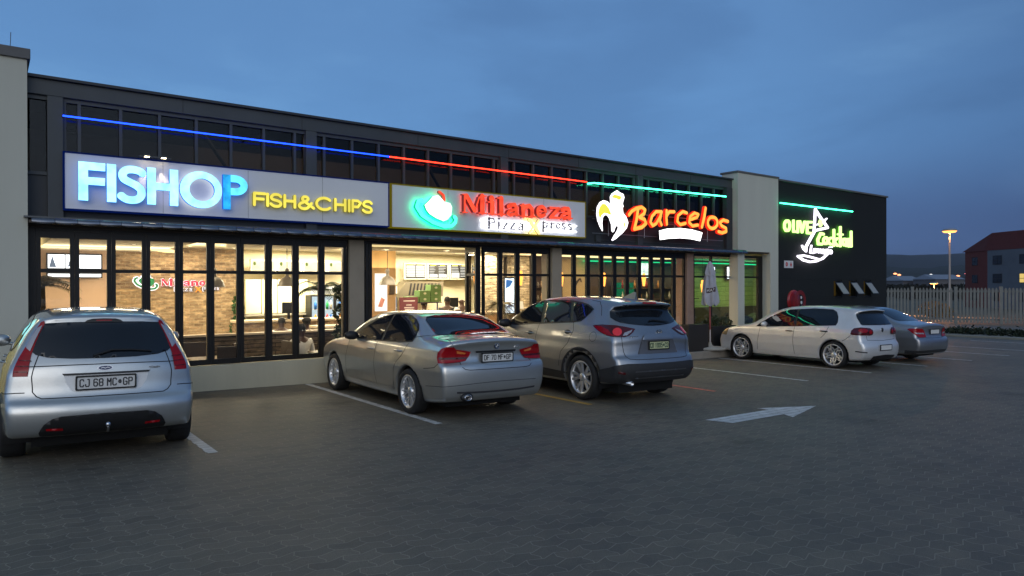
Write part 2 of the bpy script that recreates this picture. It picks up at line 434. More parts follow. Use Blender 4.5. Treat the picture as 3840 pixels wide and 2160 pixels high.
def make_wheel(parent, x, y, r, rr, style, side, width=0.215, rz=0.0):
    """wheel at (x, y, r); side = +1 right, -1 left; outer face points outward"""
    w = empty('wheel', (x, y, r), 0); w.parent = parent
    w.rotation_euler = (0, 0, rz)
    m = Matrix.Rotation(PI/2*side, 4, 'Y')        # local z -> outward
    hw = width/2
    t = MB(); t.lathe([(rr, -hw*0.85), (rr+0.02, -hw), (r-0.02, -hw), (r-0.003, -hw*0.75), (r, -hw*0.3), (r, hw*0.3), (r-0.003, hw*0.75), (r-0.02, hw), (rr+0.035, hw*1.02), (rr+0.008, hw*0.93), (rr-0.005, hw*0.80)], 48, m)
    t.build('tyre', MATS['tyre'], w)
    rim = MB()
    rim.lathe([(rr+0.006, hw*0.90), (rr-0.004, hw*0.95), (rr-0.018, hw*0.86), (rr-0.030, hw*0.40), (rr-0.035, -hw*0.6)], 48, m)
    def spoke(a0, r0, a1, r1, w0, w1, z0, z1):
        c0 = Vector((r0*math.cos(a0), r0*math.sin(a0), z0)); c1 = Vector((r1*math.cos(a1), r1*math.sin(a1), z1))
        d = (c1-c0).normalized(); n = Vector((-d.y, d.x, 0)).normalized(); u = Vector((0, 0, 1))
        q = [c0+n*w0/2-u*0.03, c0-n*w0/2-u*0.03, c0-n*w0*0.36, c0+n*w0*0.36, c1+n*w1/2-u*0.03, c1-n*w1/2-u*0.03, c1-n*w1*0.36, c1+n*w1*0.36]
        rim.add([m @ v for v in q], [(0, 3, 2, 1), (4, 5, 6, 7), (3, 7, 6, 2), (2, 6, 5, 1), (0, 4, 7, 3), (0, 1, 5, 4)])
    za, zb_ = hw*0.55, hw*0.80
    if style == 'multi':          # paired thin spokes
        for k in range(7):
            a = 2*PI*k/7
            spoke(a-0.10, 0.06, a-0.17, rr-0.01, 0.024, 0.022, za, zb_); spoke(a+0.10, 0.06, a+0.17, rr-0.01, 0.024, 0.022, za, zb_)
    elif style == 'twin':
        for k in range(5):
            a = 2*PI*k/5+0.3
            spoke(a-0.10, 0.05, a-0.24, rr-0.01, 0.05, 0.055, za, zb_); spoke(a+0.10, 0.05, a+0.24, rr-0.01, 0.05, 0.055, za, zb_)
    elif style == 'lattice':
        for k in range(5):
            a = 2*PI*k/5+0.5
            spoke(a, 0.04, a, rr*0.60, 0.055, 0.045, za, zb_*0.95)
            spoke(a, rr*0.55, a-0.24, rr-0.01, 0.045, 0.034, zb_*0.93, zb_); spoke(a, rr*0.55, a+0.24, rr-0.01, 0.045, 0.034, zb_*0.93, zb_)
            b = a+PI/5
            spoke(b, 0.04, b-0.02, rr*0.42, 0.03, 0.03, za, za); spoke(b, rr*0.40, b-0.33, rr*0.72, 0.03, 0.03, za, zb_*0.9); spoke(b, rr*0.40, b+0.33, rr*0.72, 0.03, 0.03, za, zb_*0.9)
    else:
        for k in range(10):
            a = 2*PI*k/10; spoke(a, 0.06, a+0.05, rr-0.01, 0.035, 0.045, za, zb_)
    rim.lathe([(0.001, za+0.022), (0.045, za+0.020), (0.068, za+0.005), (0.072, -0.02)], 24, m)
    rim.build('rim', MATS['alloy'], w)
    d = MB(); d.lathe([(rr-0.036, -hw*0.35), (0.17, -hw*0.30), (0.15, -hw*0.05), (0.05, -hw*0.05), (0.001, -hw*0.05)], 32, m)
    d.build('brake_disc', MATS['dark_metal'], w)
    return w
mat('tyre', (0.012, 0.012, 0.013), 0.75, noise=0.3, nscale=30)
mat('alloy', (0.72, 0.73, 0.75), 0.30, 0.75, noise=0.12, nscale=14)
mat('dark_metal', (0.05, 0.05, 0.05), 0.5, 0.6)
def paint(name, col, rough=0.29, metal=0.80, coat=1.0, dirt=0.10):
    m = mat(name, col, rough, metal, coat=coat)
    t = m.node_tree; b = t.nodes['Principled BSDF']
    co = N(t, 'ShaderNodeTexCoord')
    # metallic flake and road film that thickens towards the sills
    v = N(t, 'ShaderNodeTexNoise', Scale=420.0, Detail=2.0); L(t, co.outputs['Object'], v.inputs['Vector'])
    z = N(t, 'ShaderNodeTexNoise', Scale=3.0, Detail=6.0); L(t, co.outputs['Object'], z.inputs['Vector'])
    r1 = ramp(t, v.outputs['Fac'], [(0.3, tuple(c*0.90 for c in col)), (0.7, tuple(min(1, c*1.10) for c in col))], 'LINEAR')
    r2 = ramp(t, z.outputs['Fac'], [(0.35, (1, 1, 1)), (0.75, (1-dirt, 1-dirt, 1-dirt*1.15))], 'LINEAR')
    mx = N(t, 'ShaderNodeMix', data_type='RGBA', blend_type='MULTIPLY'); mx.inputs[0].default_value = 1
    L(t, r1.outputs[0], mx.inputs[6]); L(t, r2.outputs[0], mx.inputs[7]); L(t, mx.outputs[2], b.inputs['Base Color'])
    mr = N(t, 'ShaderNodeMapRange'); mr.inputs[3].default_value = rough-0.05; mr.inputs[4].default_value = rough+0.12
    L(t, z.outputs['Fac'], mr.inputs[0]); L(t, mr.outputs[0], b.inputs['Roughness'])
    return m
SILVER = paint('silver_paint', (0.57, 0.58, 0.57)); SILVER2 = paint('silver_paint_bright', (0.58, 0.60, 0.60)); 
GREYP = paint('aluminium_paint', (0.37, 0.38, 0.40)); WHITEG = paint('pale_silver_paint', (0.80, 0.79, 0.78), 0.30, 0.45); BLUEG = paint('blue_grey_paint', (0.36, 0.36, 0.38))
GLASS = mat('car_glass', (0.010, 0.013, 0.018), 0.03, 0.0, spec=0.55)
TRIM = mat('black_trim', (0.012, 0.012, 0.013), 0.45, noise=0.2, nscale=20)
CLAD = mat('grey_cladding', (0.028, 0.028, 0.030), 0.6, noise=0.2, nscale=25, bump=0.1)
SEAM = mat('seam', (0.01, 0.01, 0.011), 0.8)
REDL = mat('tail_red', (0.34, 0.003, 0.008), 0.16, coat=0.25, spec=0.3, noise=0.25, nscale=28)
REDD = mat('tail_dark_red', (0.08, 0.003, 0.006), 0.12, coat=0.3)
CLEARL = mat('tail_clear', (0.55, 0.50, 0.50), 0.12, 0.5, coat=1.0)
ORANGEL = mat('tail_amber', (0.75, 0.20, 0.04), 0.15, coat=1.0)
CHROME = mat('chrome', (0.7, 0.7, 0.72), 0.18, 1.0)
PLATEW = mat('plate_white', (0.72, 0.72, 0.70), 0.4, noise=0.06)
PLATEY = mat('plate_green_yellow', (0.55, 0.58, 0.32), 0.4, noise=0.15, nscale=9)
INK = mat('plate_ink', (0.03, 0.03, 0.035), 0.5)
INKG = mat('plate_ink_green', (0.01, 0.06, 0.05), 0.5)

def ell(cx, cy, rx, ry, n=28): return [(cx+rx*math.cos(2*PI*k/n), cy+ry*math.sin(2*PI*k/n)) for k in range(n)]
def rrect(x0, x1, z0, z1, r=0.02, n=4):
    P = []
    for cx, cz, a in ((x1-r, z1-r, 0), (x0+r, z1-r, 90), (x0+r, z0+r, 180), (x1-r, z0+r, 270)):
        P += [(cx+r*math.cos(math.radians(a+90*k/n)), cz+r*math.sin(math.radians(a+90*k/n))) for k in range(n+1)]
    return P

# narrow block lettering for number plates: strokes on a 4 x 7 cell
GL = {
 'A': [[(0,0),(0,5),(1,7),(3,7),(4,5),(4,0)],[(0,3),(4,3)]], 'B': [[(0,0),(0,7),(3,7),(4,6),(4,4.4),(3,3.7),(0,3.7)],[(3,3.7),(4,3),(4,1),(3,0),(0,0)]],
 'C': [[(4,5.6),(3.4,7),(0.8,7),(0,6),(0,1),(0.8,0),(3.4,0),(4,1.4)]], 'D': [[(0,0),(0,7),(2.8,7),(4,5.8),(4,1.2),(2.8,0),(0,0)]],
 'F': [[(0,0),(0,7),(4,7)],[(0,3.8),(3.2,3.8)]], 'G': [[(4,5.6),(3.4,7),(0.8,7),(0,6),(0,1),(0.8,0),(3.4,0),(4,1),(4,3.2),(2.4,3.2)]],
 'J': [[(4,7),(4,1),(3.2,0),(0.8,0),(0,1),(0,2)],[(2.4,7),(4,7)]], 'K': [[(0,0),(0,7)],[(4,7),(0,3.2)],[(1.3,4.2),(4,0)]],
 'M': [[(0,0),(0,7),(2,3.5),(4,7),(4,0)]], 'P': [[(0,0),(0,7),(3.2,7),(4,6.2),(4,4.2),(3.2,3.4),(0,3.4)]],
 '0': [[(0.8,0),(0,1),(0,6),(0.8,7),(3.2,7),(4,6),(4,1),(3.2,0),(0.8,0)]], '1': [[(1,5.6),(2.2,7),(2.2,0)]], '5': [[(4,7),(0.2,7),(0,4),(3,4.2),(4,3.2),(4,1),(3.2,0),(0.8,0),(0,1)]],
 '6': [[(4,6),(3.2,7),(0.8,7),(0,6),(0,1),(0.8,0),(3.2,0),(4,1),(4,3),(3.2,4),(0,3.8)]], '7': [[(0,7),(4,7),(1.6,0)]],
 '8': [[(0.8,0),(0,1),(0,2.8),(0.8,3.7),(0,4.6),(0,6),(0.8,7),(3.2,7),(4,6),(4,4.6),(3.2,3.7),(4,2.8),(4,1),(3.2,0),(0.8,0)],[(0.8,3.7),(3.2,3.7)]],
 '*': [[(0.4,3.4),(3.6,3.4)],[(2,3.4),(2,5.4)],[(1,2.2),(3,2.2)],[(0.8,4.6),(3.2,4.6)]], ' ': [],
}
def glyphs(mb, text, x0, z0, h, gap=0.55, w=0.15, y=-0.012, cw=0.55, m=None):
    """text in the XZ plane; h letter height"""
    s = h/7; x = x0
    for ch in text:
        if ch == ' ': x += h*cw*0.75; continue
        ps = []
        for ln in GL[ch]: ps += stroke([(x+a*s*cw*1.75/1.0*0.98, z0+b*s) for a, b in ln], h*w, True)
        flat(mb, ps, y, y+0.002, m=m); x += 4*s*cw*1.75+h*w*(1+gap)
    return x
def plate(parent, skin, x, z, text, base, ink, w=0.44, h=0.12, y=None, tilt=0.0):
    if y is None:
        ys = [skin.cast(x+dx, z+dz, 'rear')[0].y for dx in (-w/2, 0, w/2) for dz in (-h/2, h/2)]; y = min(ys)-0.016
    p = MB(); flat(p, [rrect(-w/2, w/2, -h/2, h/2, 0.012)], 0, 0.012); p = p.build('number_plate', base, parent); p.location = (x, y, z); p.rotation_euler = (tilt, 0, 0)
    fr = MB(); flat(fr, [rrect(-w/2-0.012, w/2+0.012, -h/2-0.012, h/2+0.012, 0.012)], -0.004, 0.010, holes=[rrect(-w/2+0.003, w/2-0.003, -h/2+0.003, h/2-0.003, 0.01)])
    fr.build('plate_frame', TRIM, p)
    if not text: return p
    t = MB(); hh = h*0.58
    wd = glyphs(MB(), text, 0, 0, hh); cw = 0.55*min(1.0, (w*0.90)/wd)*(0.97 if wd > w*0.9 else 1)
    wd = glyphs(MB(), text, 0, 0, hh, cw=cw)
    glyphs(t, text, -(wd)/2+0.008, -hh/2, hh, y=-0.003, cw=cw)
    t.build('plate_characters', ink, p)
    return p
def add_mirror(parent, x, y, z, m, side, s=1.0):
    b = MB(); b.lathe([(0.001, -0.11*s), (0.05*s, -0.10*s), (0.075*s, -0.04*s), (0.08*s, 0.03*s), (0.06*s, 0.09*s), (0.001, 0.11*s)], 18, Matrix.Translation((x+side*0.10, y, z)) @ Matrix.Rotation(PI/2, 4, 'Y') @ Matrix.Diagonal((0.95, 0.75, 1.1, 1)))
    b.tube([(x-side*0.04, y+0.04, z-0.05), (x+side*0.06, y+0.02, z-0.03)], 0.022, 8)
    return b.build('side_mirror', m, parent)
def add_handle(parent, skin, y, z, side, m=None, w=0.20):
    h, n = skin.cast(y, z, 'side', side)
    if h is None: return
    b = MB(); r = 0.013
    b.tube([(h.x+side*0.002, y-w/2, z), (h.x+side*0.030, y-w/2+0.03, z+0.002), (h.x+side*0.034, y, z+0.004), (h.x+side*0.030, y+w/2-0.03, z+0.002), (h.x+side*0.002, y+w/2, z)], [0.009, r, r*1.1, r, 0.009], 8)
    b.build('door_handle', m or CHROME, parent)

SPECS = {}
SPECS['sedan'] = dict(L=4.531, wr=0.316, rr=0.228, ax=(0.985, 3.745), tx=0.78,
  prof=[(0.16,0.25),(0.06,0.30),(0.02,0.38),(0.0,0.50),(0.0,0.66),(0.02,0.745),(0.075,0.79),(0.095,0.87),(0.085,0.98),(0.055,1.065),(0.12,1.095),(0.30,1.110),(0.50,1.125),(0.66,1.155),(0.95,1.275),(1.22,1.372),(1.55,1.415),(2.0,1.425),(2.45,1.405),(2.75,1.35),(3.1,1.18),(3.42,1.01),(3.75,0.945),(4.1,0.87),(4.36,0.77),(4.48,0.64),(4.53,0.46),(4.50,0.30),(4.40,0.20),(3.4,0.18),(2.0,0.18),(0.7,0.20)],
  wt=[(0.15,0.80),(0.3,0.855),(0.45,0.885),(0.65,0.905),(0.82,0.895),(0.93,0.872),(1.0,0.83),(1.15,0.745),(1.30,0.64),(1.45,0.54)],
  belt=0.98, plan_n=3.6, bow_r=0.08, taper_r=0.04, gh_taper=0.03)
SPECS['hatch'] = dict(L=4.337, wr=0.318, rr=0.20, ax=(0.82, 3.46), tx=0.755,
  prof=[(0.22,0.27),(0.08,0.31),(0.02,0.40),(0.0,0.52),(0.02,0.60),(0.07,0.655),(0.10,0.74),(0.12,0.90),(0.15,1.00),(0.24,1.16),(0.36,1.36),(0.38,1.43),(0.55,1.465),(0.9,1.492),(1.4,1.50),(2.0,1.485),(2.5,1.42),(2.95,1.23),(3.35,1.06),(3.8,0.94),(4.12,0.81),(4.28,0.62),(4.335,0.44),(4.3,0.29),(4.2,0.21),(3.2,0.19),(2.0,0.19),(0.8,0.22)],
  wt=[(0.15,0.82),(0.3,0.86),(0.5,0.885),(0.7,0.887),(0.88,0.865),(0.98,0.832),(1.1,0.782),(1.25,0.705),(1.40,0.60),(1.5,0.50)],
  belt=0.95, plan_n=3.2, bow_r=0.10, taper_r=0.065, gh_taper=0.02)
SPECS['suv'] = dict(L=4.54, wr=0.362, rr=0.262, ax=(0.93, 3.63), tx=0.79,
  prof=[(0.22,0.32),(0.07,0.38),(0.0,0.50),(0.0,0.62),(0.03,0.72),(0.08,0.78),(0.10,0.93),(0.11,1.06),(0.20,1.20),(0.38,1.40),(0.42,1.50),(0.30,1.545),(0.34,1.585),(0.55,1.615),(0.95,1.652),(1.5,1.672),(2.0,1.66),(2.45,1.60),(2.85,1.46),(3.25,1.24),(3.55,1.12),(3.9,1.05),(4.25,0.94),(4.45,0.77),(4.53,0.55),(4.5,0.36),(4.4,0.27),(3.2,0.24),(2.0,0.24),(0.9,0.26)],
  wt=[(0.2,0.84),(0.4,0.90),(0.6,0.92),(0.8,0.918),(0.98,0.905),(1.08,0.885),(1.2,0.84),(1.35,0.765),(1.5,0.685),(1.65,0.60)],
  belt=1.05, plan_n=3.2, bow_r=0.11, taper_r=0.06, gh_taper=0.05)
SPECS['golf'] = dict(L=4.213, wr=0.318, rr=0.248, ax=(0.80, 3.378), tx=0.765,
  prof=[(0.18,0.22),(0.06,0.27),(0.01,0.37),(0.0,0.50),(0.02,0.60),(0.07,0.68),(0.09,0.80),(0.09,0.93),(0.13,1.03),(0.24,1.20),(0.33,1.33),(0.26,1.385),(0.34,1.415),(0.6,1.448),(1.2,1.475),(1.8,1.468),(2.25,1.42),(2.65,1.29),(3.0,1.10),(3.25,0.99),(3.6,0.93),(3.93,0.83),(4.12,0.69),(4.2,0.50),(4.19,0.33),(4.1,0.21),(3.2,0.18),(2.0,0.18),(0.8,0.19)],
  wt=[(0.15,0.82),(0.3,0.87),(0.5,0.89),(0.7,0.893),(0.85,0.885),(0.95,0.86),(1.05,0.82),(1.2,0.75),(1.35,0.66),(1.48,0.58)],
  belt=0.93, plan_n=3.6, bow_r=0.09, taper_r=0.05, gh_taper=0.04)
SPECS['saloon'] = dict(L=4.581, wr=0.316, rr=0.215, ax=(1.02, 3.78), tx=0.765,
  prof=[(0.16,0.23),(0.05,0.30),(0.0,0.42),(0.0,0.55),(0.02,0.63),(0.07,0.68),(0.09,0.80),(0.09,0.92),(0.09,0.985),(0.16,1.02),(0.35,1.045),(0.55,1.07),(0.75,1.13),(1.0,1.24),(1.3,1.37),(1.6,1.43),(2.05,1.447),(2.5,1.425),(2.8,1.36),(3.15,1.18),(3.45,1.02),(3.8,0.95),(4.15,0.87),(4.4,0.75),(4.52,0.60),(4.58,0.44),(4.54,0.30),(4.42,0.21),(3.4,0.18),(2.0,0.18),(0.8,0.20)],
  wt=[(0.15,0.80),(0.3,0.85),(0.45,0.875),(0.65,0.885),(0.82,0.88),(0.93,0.855),(1.0,0.82),(1.15,0.735),(1.30,0.63),(1.45,0.54)],
  belt=0.96, plan_n=3.6, bow_r=0.08, taper_r=0.04, gh_taper=0.03)
def base_car(kind, name, label, cat, loc, rz, paint_m, style, group=None, h=0.022, zscale=1.0):
    S = SPECS[kind]
    cs = CarShape(S['prof'], S['wt'], S['L'], plan_n=S['plan_n'], bow_r=S['bow_r'], belt=S['belt'], taper_r=S['taper_r'], gh_taper=S['gh_taper'],
                  wheels=[(ay, S['wr'], S['wr']+0.045, 0.60) for ay in S['ax']])
    V, Q = cs.mesh(h)
    t = thing(name, label, cat, (loc[0], loc[1], gz(loc[0])), rz, group); t.rotation_euler = (0, SLOPE, rz); t.scale = (1, 1, zscale)
    body = np_mesh('body', V, Q, paint_m, t)
    sk = Skin(V, Q)
    for ay in S['ax']:
        for sd_ in (-1, 1): make_wheel(t, sd_*S['tx'], ay, S['wr'], S['rr'], style, sd_)
    # dark wells and underside
    wl = MB()
    wl.box(-0.60, 0.60, 0.35, S['L']-0.35, 0.16, 0.40)
    wl.build('underbody', mat('underbody_black', (0.004, 0.004, 0.004), 0.9), t)
    return t, sk, S
# ------------------------------------------------------------------ ground
def paver_mat():
    m = bpy.data.materials.new('interlocking_pavers'); m.use_nodes = True; t = m.node_tree; b = t.nodes['Principled BSDF']
    co = N(t, 'ShaderNodeTexCoord'); sp = N(t, 'ShaderNodeSeparateXYZ'); L(t, co.outputs['Object'], sp.inputs[0])
    # zigzag joints: shift each course by a triangle wave
    def tri(src, freq, amp):
        a = N(t, 'ShaderNodeMath', operation='MULTIPLY'); L(t, src, a.inputs[0]); a.inputs[1].default_value = freq
        p = N(t, 'ShaderNodeMath', operation='PINGPONG'); L(t, a.outputs[0], p.inputs[0]); p.inputs[1].default_value = 0.5
        s_ = N(t, 'ShaderNodeMath', operation='MULTIPLY'); L(t, p.outputs[0], s_.inputs[0]); s_.inputs[1].default_value = amp
        return s_.outputs[0]
    tx = tri(sp.outputs['X'], 1/0.23, 0.085); ty = tri(sp.outputs['Y'], 1/0.125, 0.05)
    ax = N(t, 'ShaderNodeMath', operation='ADD'); L(t, sp.outputs['X'], ax.inputs[0]); L(t, ty, ax.inputs[1])
    ay = N(t, 'ShaderNodeMath', operation='ADD'); L(t, sp.outputs['Y'], ay.inputs[0]); L(t, tx, ay.inputs[1])
    cb = N(t, 'ShaderNodeCombineXYZ'); L(t, ax.outputs[0], cb.inputs[0]); L(t, ay.outputs[0], cb.inputs[1])
    br = N(t, 'ShaderNodeTexBrick', Scale=1.0); br.offset = 0.5
    br.inputs['Brick Width'].default_value = 0.23; br.inputs['Row Height'].default_value = 0.125; br.inputs['Mortar Size'].default_value = 0.0045; br.inputs['Mortar Smooth'].default_value = 0.4; br.inputs['Bias'].default_value = -0.1
    br.inputs['Color1'].default_value = (0.160, 0.140, 0.103, 1); br.inputs['Color2'].default_value = (0.118, 0.104, 0.080, 1); br.inputs['Mortar'].default_value = (0.25, 0.225, 0.172, 1)
    L(t, cb.outputs[0], br.inputs['Vector'])
    n1 = N(t, 'ShaderNodeTexNoise', Scale=0.28, Detail=5.0, Roughness=0.6); L(t, co.outputs['Object'], n1.inputs['Vector'])
    n2 = N(t, 'ShaderNodeTexNoise', Scale=3.2, Detail=6.0, Roughness=0.7); L(t, co.outputs['Object'], n2.inputs['Vector'])
    n3 = N(t, 'ShaderNodeTexNoise', Scale=160.0, Detail=2.0); L(t, co.outputs['Object'], n3.inputs['Vector'])
    r1 = ramp(t, n1.outputs['Fac'], [(0.3, (0.78, 0.78, 0.80)), (0.7, (1.18, 1.16, 1.12))], 'LINEAR')
    r2 = ramp(t, n2.outputs['Fac'], [(0.3, (0.72, 0.72, 0.72)), (0.55, (1, 1, 1)), (0.75, (1.15, 1.14, 1.12))], 'LINEAR')
    r3 = ramp(t, n3.outputs['Fac'], [(0.3, (0.75, 0.75, 0.75)), (0.7, (1.25, 1.25, 1.25))], 'LINEAR')
    prev = br.outputs['Color']
    for r in (r1, r2, r3):
        mx = N(t, 'ShaderNodeMix', data_type='RGBA', blend_type='MULTIPLY'); mx.inputs[0].default_value = 1; L(t, prev, mx.inputs[6]); L(t, r.outputs[0], mx.inputs[7]); prev = mx.outputs[2]
    # oil drips in the bays and sunken, dirtier patches
    vo = N(t, 'ShaderNodeTexVoronoi', Scale=0.62); L(t, co.outputs['Object'], vo.inputs['Vector'])
    wv = N(t, 'ShaderNodeTexNoise', Scale=7.0, Detail=3.0); L(t, co.outputs['Object'], wv.inputs['Vector'])
    dd = N(t, 'ShaderNodeMath', operation='MULTIPLY_ADD'); L(t, wv.outputs['Fac'], dd.inputs[0]); dd.inputs[1].default_value = 0.35; L(t, vo.outputs['Distance'], dd.inputs[2])
    rs = ramp(t, dd.outputs[0], [(0.20, (0.50, 0.49, 0.48)), (0.30, (0.80, 0.80, 0.80)), (0.42, (1, 1, 1))], 'EASE')
    mx = N(t, 'ShaderNodeMix', data_type='RGBA', blend_type='MULTIPLY'); mx.inputs[0].default_value = 0.8; L(t, prev, mx.inputs[6]); L(t, rs.outputs[0], mx.inputs[7]); prev = mx.outputs[2]
    L(t, prev, b.inputs['Base Color'])
    mr = N(t, 'ShaderNodeMapRange'); mr.inputs[3].default_value = 0.52; mr.inputs[4].default_value = 0.82; L(t, n2.outputs['Fac'], mr.inputs[0]); L(t, mr.outputs[0], b.inputs['Roughness'])
    bp = N(t, 'ShaderNodeBump', Strength=0.5, Distance=0.006); iv = N(t, 'ShaderNodeMath', operation='SUBTRACT'); iv.inputs[0].default_value = 1; L(t, br.outputs['Fac'], iv.inputs[1])
    ad = N(t, 'ShaderNodeMath', operation='MULTIPLY_ADD'); L(t, n3.outputs['Fac'], ad.inputs[0]); ad.inputs[1].default_value = 0.25; L(t, iv.outputs[0], ad.inputs[2])
    L(t, ad.outputs[0], bp.inputs['Height']); L(t, bp.outputs[0], b.inputs['Normal'])
    return m
PAV = paver_mat()
def sheet(mb, xs, y0, y1, dz=0.0):
    """strip following the slope of the ground"""
    vs = []; fs = []
    for x in xs: vs += [(x, y0, gz(x)+dz), (x, y1, gz(x)+dz)]
    for i in range(len(xs)-1): fs.append((2*i, 2*i+2, 2*i+3, 2*i+1))
    return mb.add(vs, fs)
g = MB(); sheet(g, [-60, 4, 30, 45], -60, 12.6); sheet(g, [26.9, 30, 45], 12.6, 60)
tag(g.build('car_park_paving', PAV), kind='structure')
# the land carries on to the hills
DIRT = mat('veld', (0.07, 0.075, 0.05), 0.9, noise=0.4, nscale=0.05)
g = MB(); g.add([(-2500, -1500, -2.2), (5200, -1500, -2.2), (5200, 5200, -2.2), (-2500, 5200, -2.2)], [(0, 1, 2, 3)]); tag(g.build('ground', DIRT), kind='structure')
def worn(name, col):
    m = mat(name, col, 0.7, bump=0.3, noise=0.1, nscale=9); t = m.node_tree; b = t.nodes['Principled BSDF']
    co = N(t, 'ShaderNodeTexCoord'); n1 = N(t, 'ShaderNodeTexNoise', Scale=5.0, Detail=8.0, Roughness=0.75); L(t, co.outputs['Object'], n1.inputs['Vector'])
    br = N(t, 'ShaderNodeTexBrick', Scale=1.0); br.inputs['Brick Width'].default_value = 0.23; br.inputs['Row Height'].default_value = 0.125; br.inputs['Mortar Size'].default_value = 0.006
    br.inputs['Color1'].default_value = (1, 1, 1, 1); br.inputs['Color2'].default_value = (0.8, 0.8, 0.8, 1); br.inputs['Mortar'].default_value = (0.30, 0.28, 0.25, 1); L(t, co.outputs['Object'], br.inputs['Vector'])
    r = ramp(t, n1.outputs['Fac'], [(0.27, (0.18, 0.16, 0.14)), (0.36, tuple(c*0.82 for c in col)), (0.52, col)], 'LINEAR')
    mx = N(t, 'ShaderNodeMix', data_type='RGBA', blend_type='MULTIPLY'); mx.inputs[0].default_value = 1; L(t, r.outputs[0], mx.inputs[6]); L(t, br.outputs['Color'], mx.inputs[7]); L(t, mx.outputs[2], b.inputs['Base Color'])
    return m
WMARK = worn('road_marking_white', (0.72, 0.72, 0.69))
YMARK = worn('road_marking_yellow', (0.55, 0.34, 0.07))
RMARK = worn('road_marking_red', (0.85, 0.22, 0.15))
def line_mark(x0, x1, y0, y1, m, nm='parking_line'):
    mb = MB(); mb.add([(x0, y0, gz(x0)+0.004), (x1, y0, gz(x1)+0.004), (x1, y1, gz(x1)+0.004), (x0, y1, gz(x0)+0.004)], [(0, 1, 2, 3)])
    tag(mb.build(nm, m), kind='structure')
for xc, m, ya in ((-0.9, WMARK, 7.7), (1.89, WMARK, 7.70), (4.68, WMARK, 7.75), (7.42, YMARK, 7.8), (10.30, RMARK, 7.65), (13.16, WMARK, 7.55), (15.78, WMARK, 7.55), (18.55, WMARK, 7.5), (21.3, WMARK, 7.5), (24.1, WMARK, 7.5), (26.9, WMARK, 7.5)):
    line_mark(xc-0.055, xc+0.055, ya, 12.38 if xc < 14 else 11.6, m)
for xc in (31.0, 33.0): line_mark(xc, xc+0.1, 5.5, 11.0, WMARK)
ar = MB(); A = [(7.85, 6.01), (7.93, 5.63), (9.13, 5.70), (9.05, 5.50), (10.28, 5.78), (9.35, 6.10), (9.38, 5.92)]
A = [(7.83, 5.98), (7.96, 5.62), (9.16, 5.62), (9.06, 5.42), (10.30, 5.77), (9.30, 6.16), (9.32, 5.98)]
V, T = cdt([A]); ar.add([(x, y, gz(x)+0.004) for x, y in V], T); tag(ar.build('road_arrow', WMARK), kind='structure')

# ------------------------------------------------------------------ shop building
CREAM = mat('cream_plaster', (0.60, 0.55, 0.40), 0.85, noise=0.14, nscale=1.4, bump=0.15, streak=True)
WHITEP = mat('white_plaster', (0.56, 0.56, 0.48), 0.85, noise=0.10, nscale=1.1, bump=0.12, streak=True)
BEIGEP = mat('beige_plaster', (0.34, 0.29, 0.22), 0.85, noise=0.15, nscale=1.5, bump=0.12)
STEEL = mat('dark_grey_steel', (0.062, 0.070, 0.076), 0.50, 0.15, noise=0.16, nscale=2.0)
STEELD = mat('charcoal_panel', (0.040, 0.045, 0.052), 0.55, 0.1, noise=0.16, nscale=1.6)
FRAME = mat('door_frame_black', (0.014, 0.012, 0.011), 0.40, 0.3, noise=0.2, nscale=10)
BLACKW = mat('black_plaster', (0.0075, 0.009, 0.0095), 0.85, noise=0.25, nscale=2.0, bump=0.15)
FASC = mat('soffit_brown', (0.085, 0.065, 0.05), 0.7, noise=0.15, nscale=3)
GLZ = pane_mat('shop_glass', (0.96, 0.96, 0.95), 0.012); GLZD = pane_mat('clerestory_glass', (0.50, 0.50, 0.50), 0.015)
COPE = mat('coping_grey', (0.13, 0.13, 0.13), 0.7, noise=0.2, nscale=3)
Y0 = 12.5
B = thing('shop_building', 'long single-storey row of takeaway shops with dark clerestory and folding glass doors', 'building', (9, Y0, 0))
def bp_(name, m, boxes, bevel=0.0, parent=None):
    mb = MB()
    for b_ in boxes: mb.box(*b_)
    o = mb.build(name, m, parent or B, bevel); o.location = (-9, -Y0, 0)
    return o
bp_('low_wall', CREAM, [(0.5, 5.52, Y0-0.08, Y0+0.10, -0.35, 0.44)], 0.008)
bp_('plinth', CREAM, [(10.55, 15.46, Y0-0.04, Y0+0.10, -0.5, 0.10)])
for x0, x1 in ((5.52, 5.82), (10.57, 10.87)): bp_('column', BEIGEP, [(x0, x1, Y0-0.10, Y0+0.30, -0.6, 2.66)], 0.01)
bp_('column', mat('red_brown_plaster', (0.33, 0.22, 0.17), 0.8, noise=0.15), [(15.46, 15.74, Y0-0.10, Y0+0.30, -0.6, 2.66)], 0.01)
bp_('end_wall', WHITEP, [(0.40, 0.50, Y0, 19.3, -0.5, 4.9)])
bp_('rear_wall', BEIGEP, [(0.5, 26.5, 19.15, 19.3, -0.5, 4.7)])
bp_('lintel', FASC, [(0.5, 17.48, Y0-0.06, Y0+0.30, 2.66, 2.80)])
bp_('canopy_soffit', FASC, [(0.5, 17.48, Y0-0.42, Y0-0.07, 2.70, 2.74)])
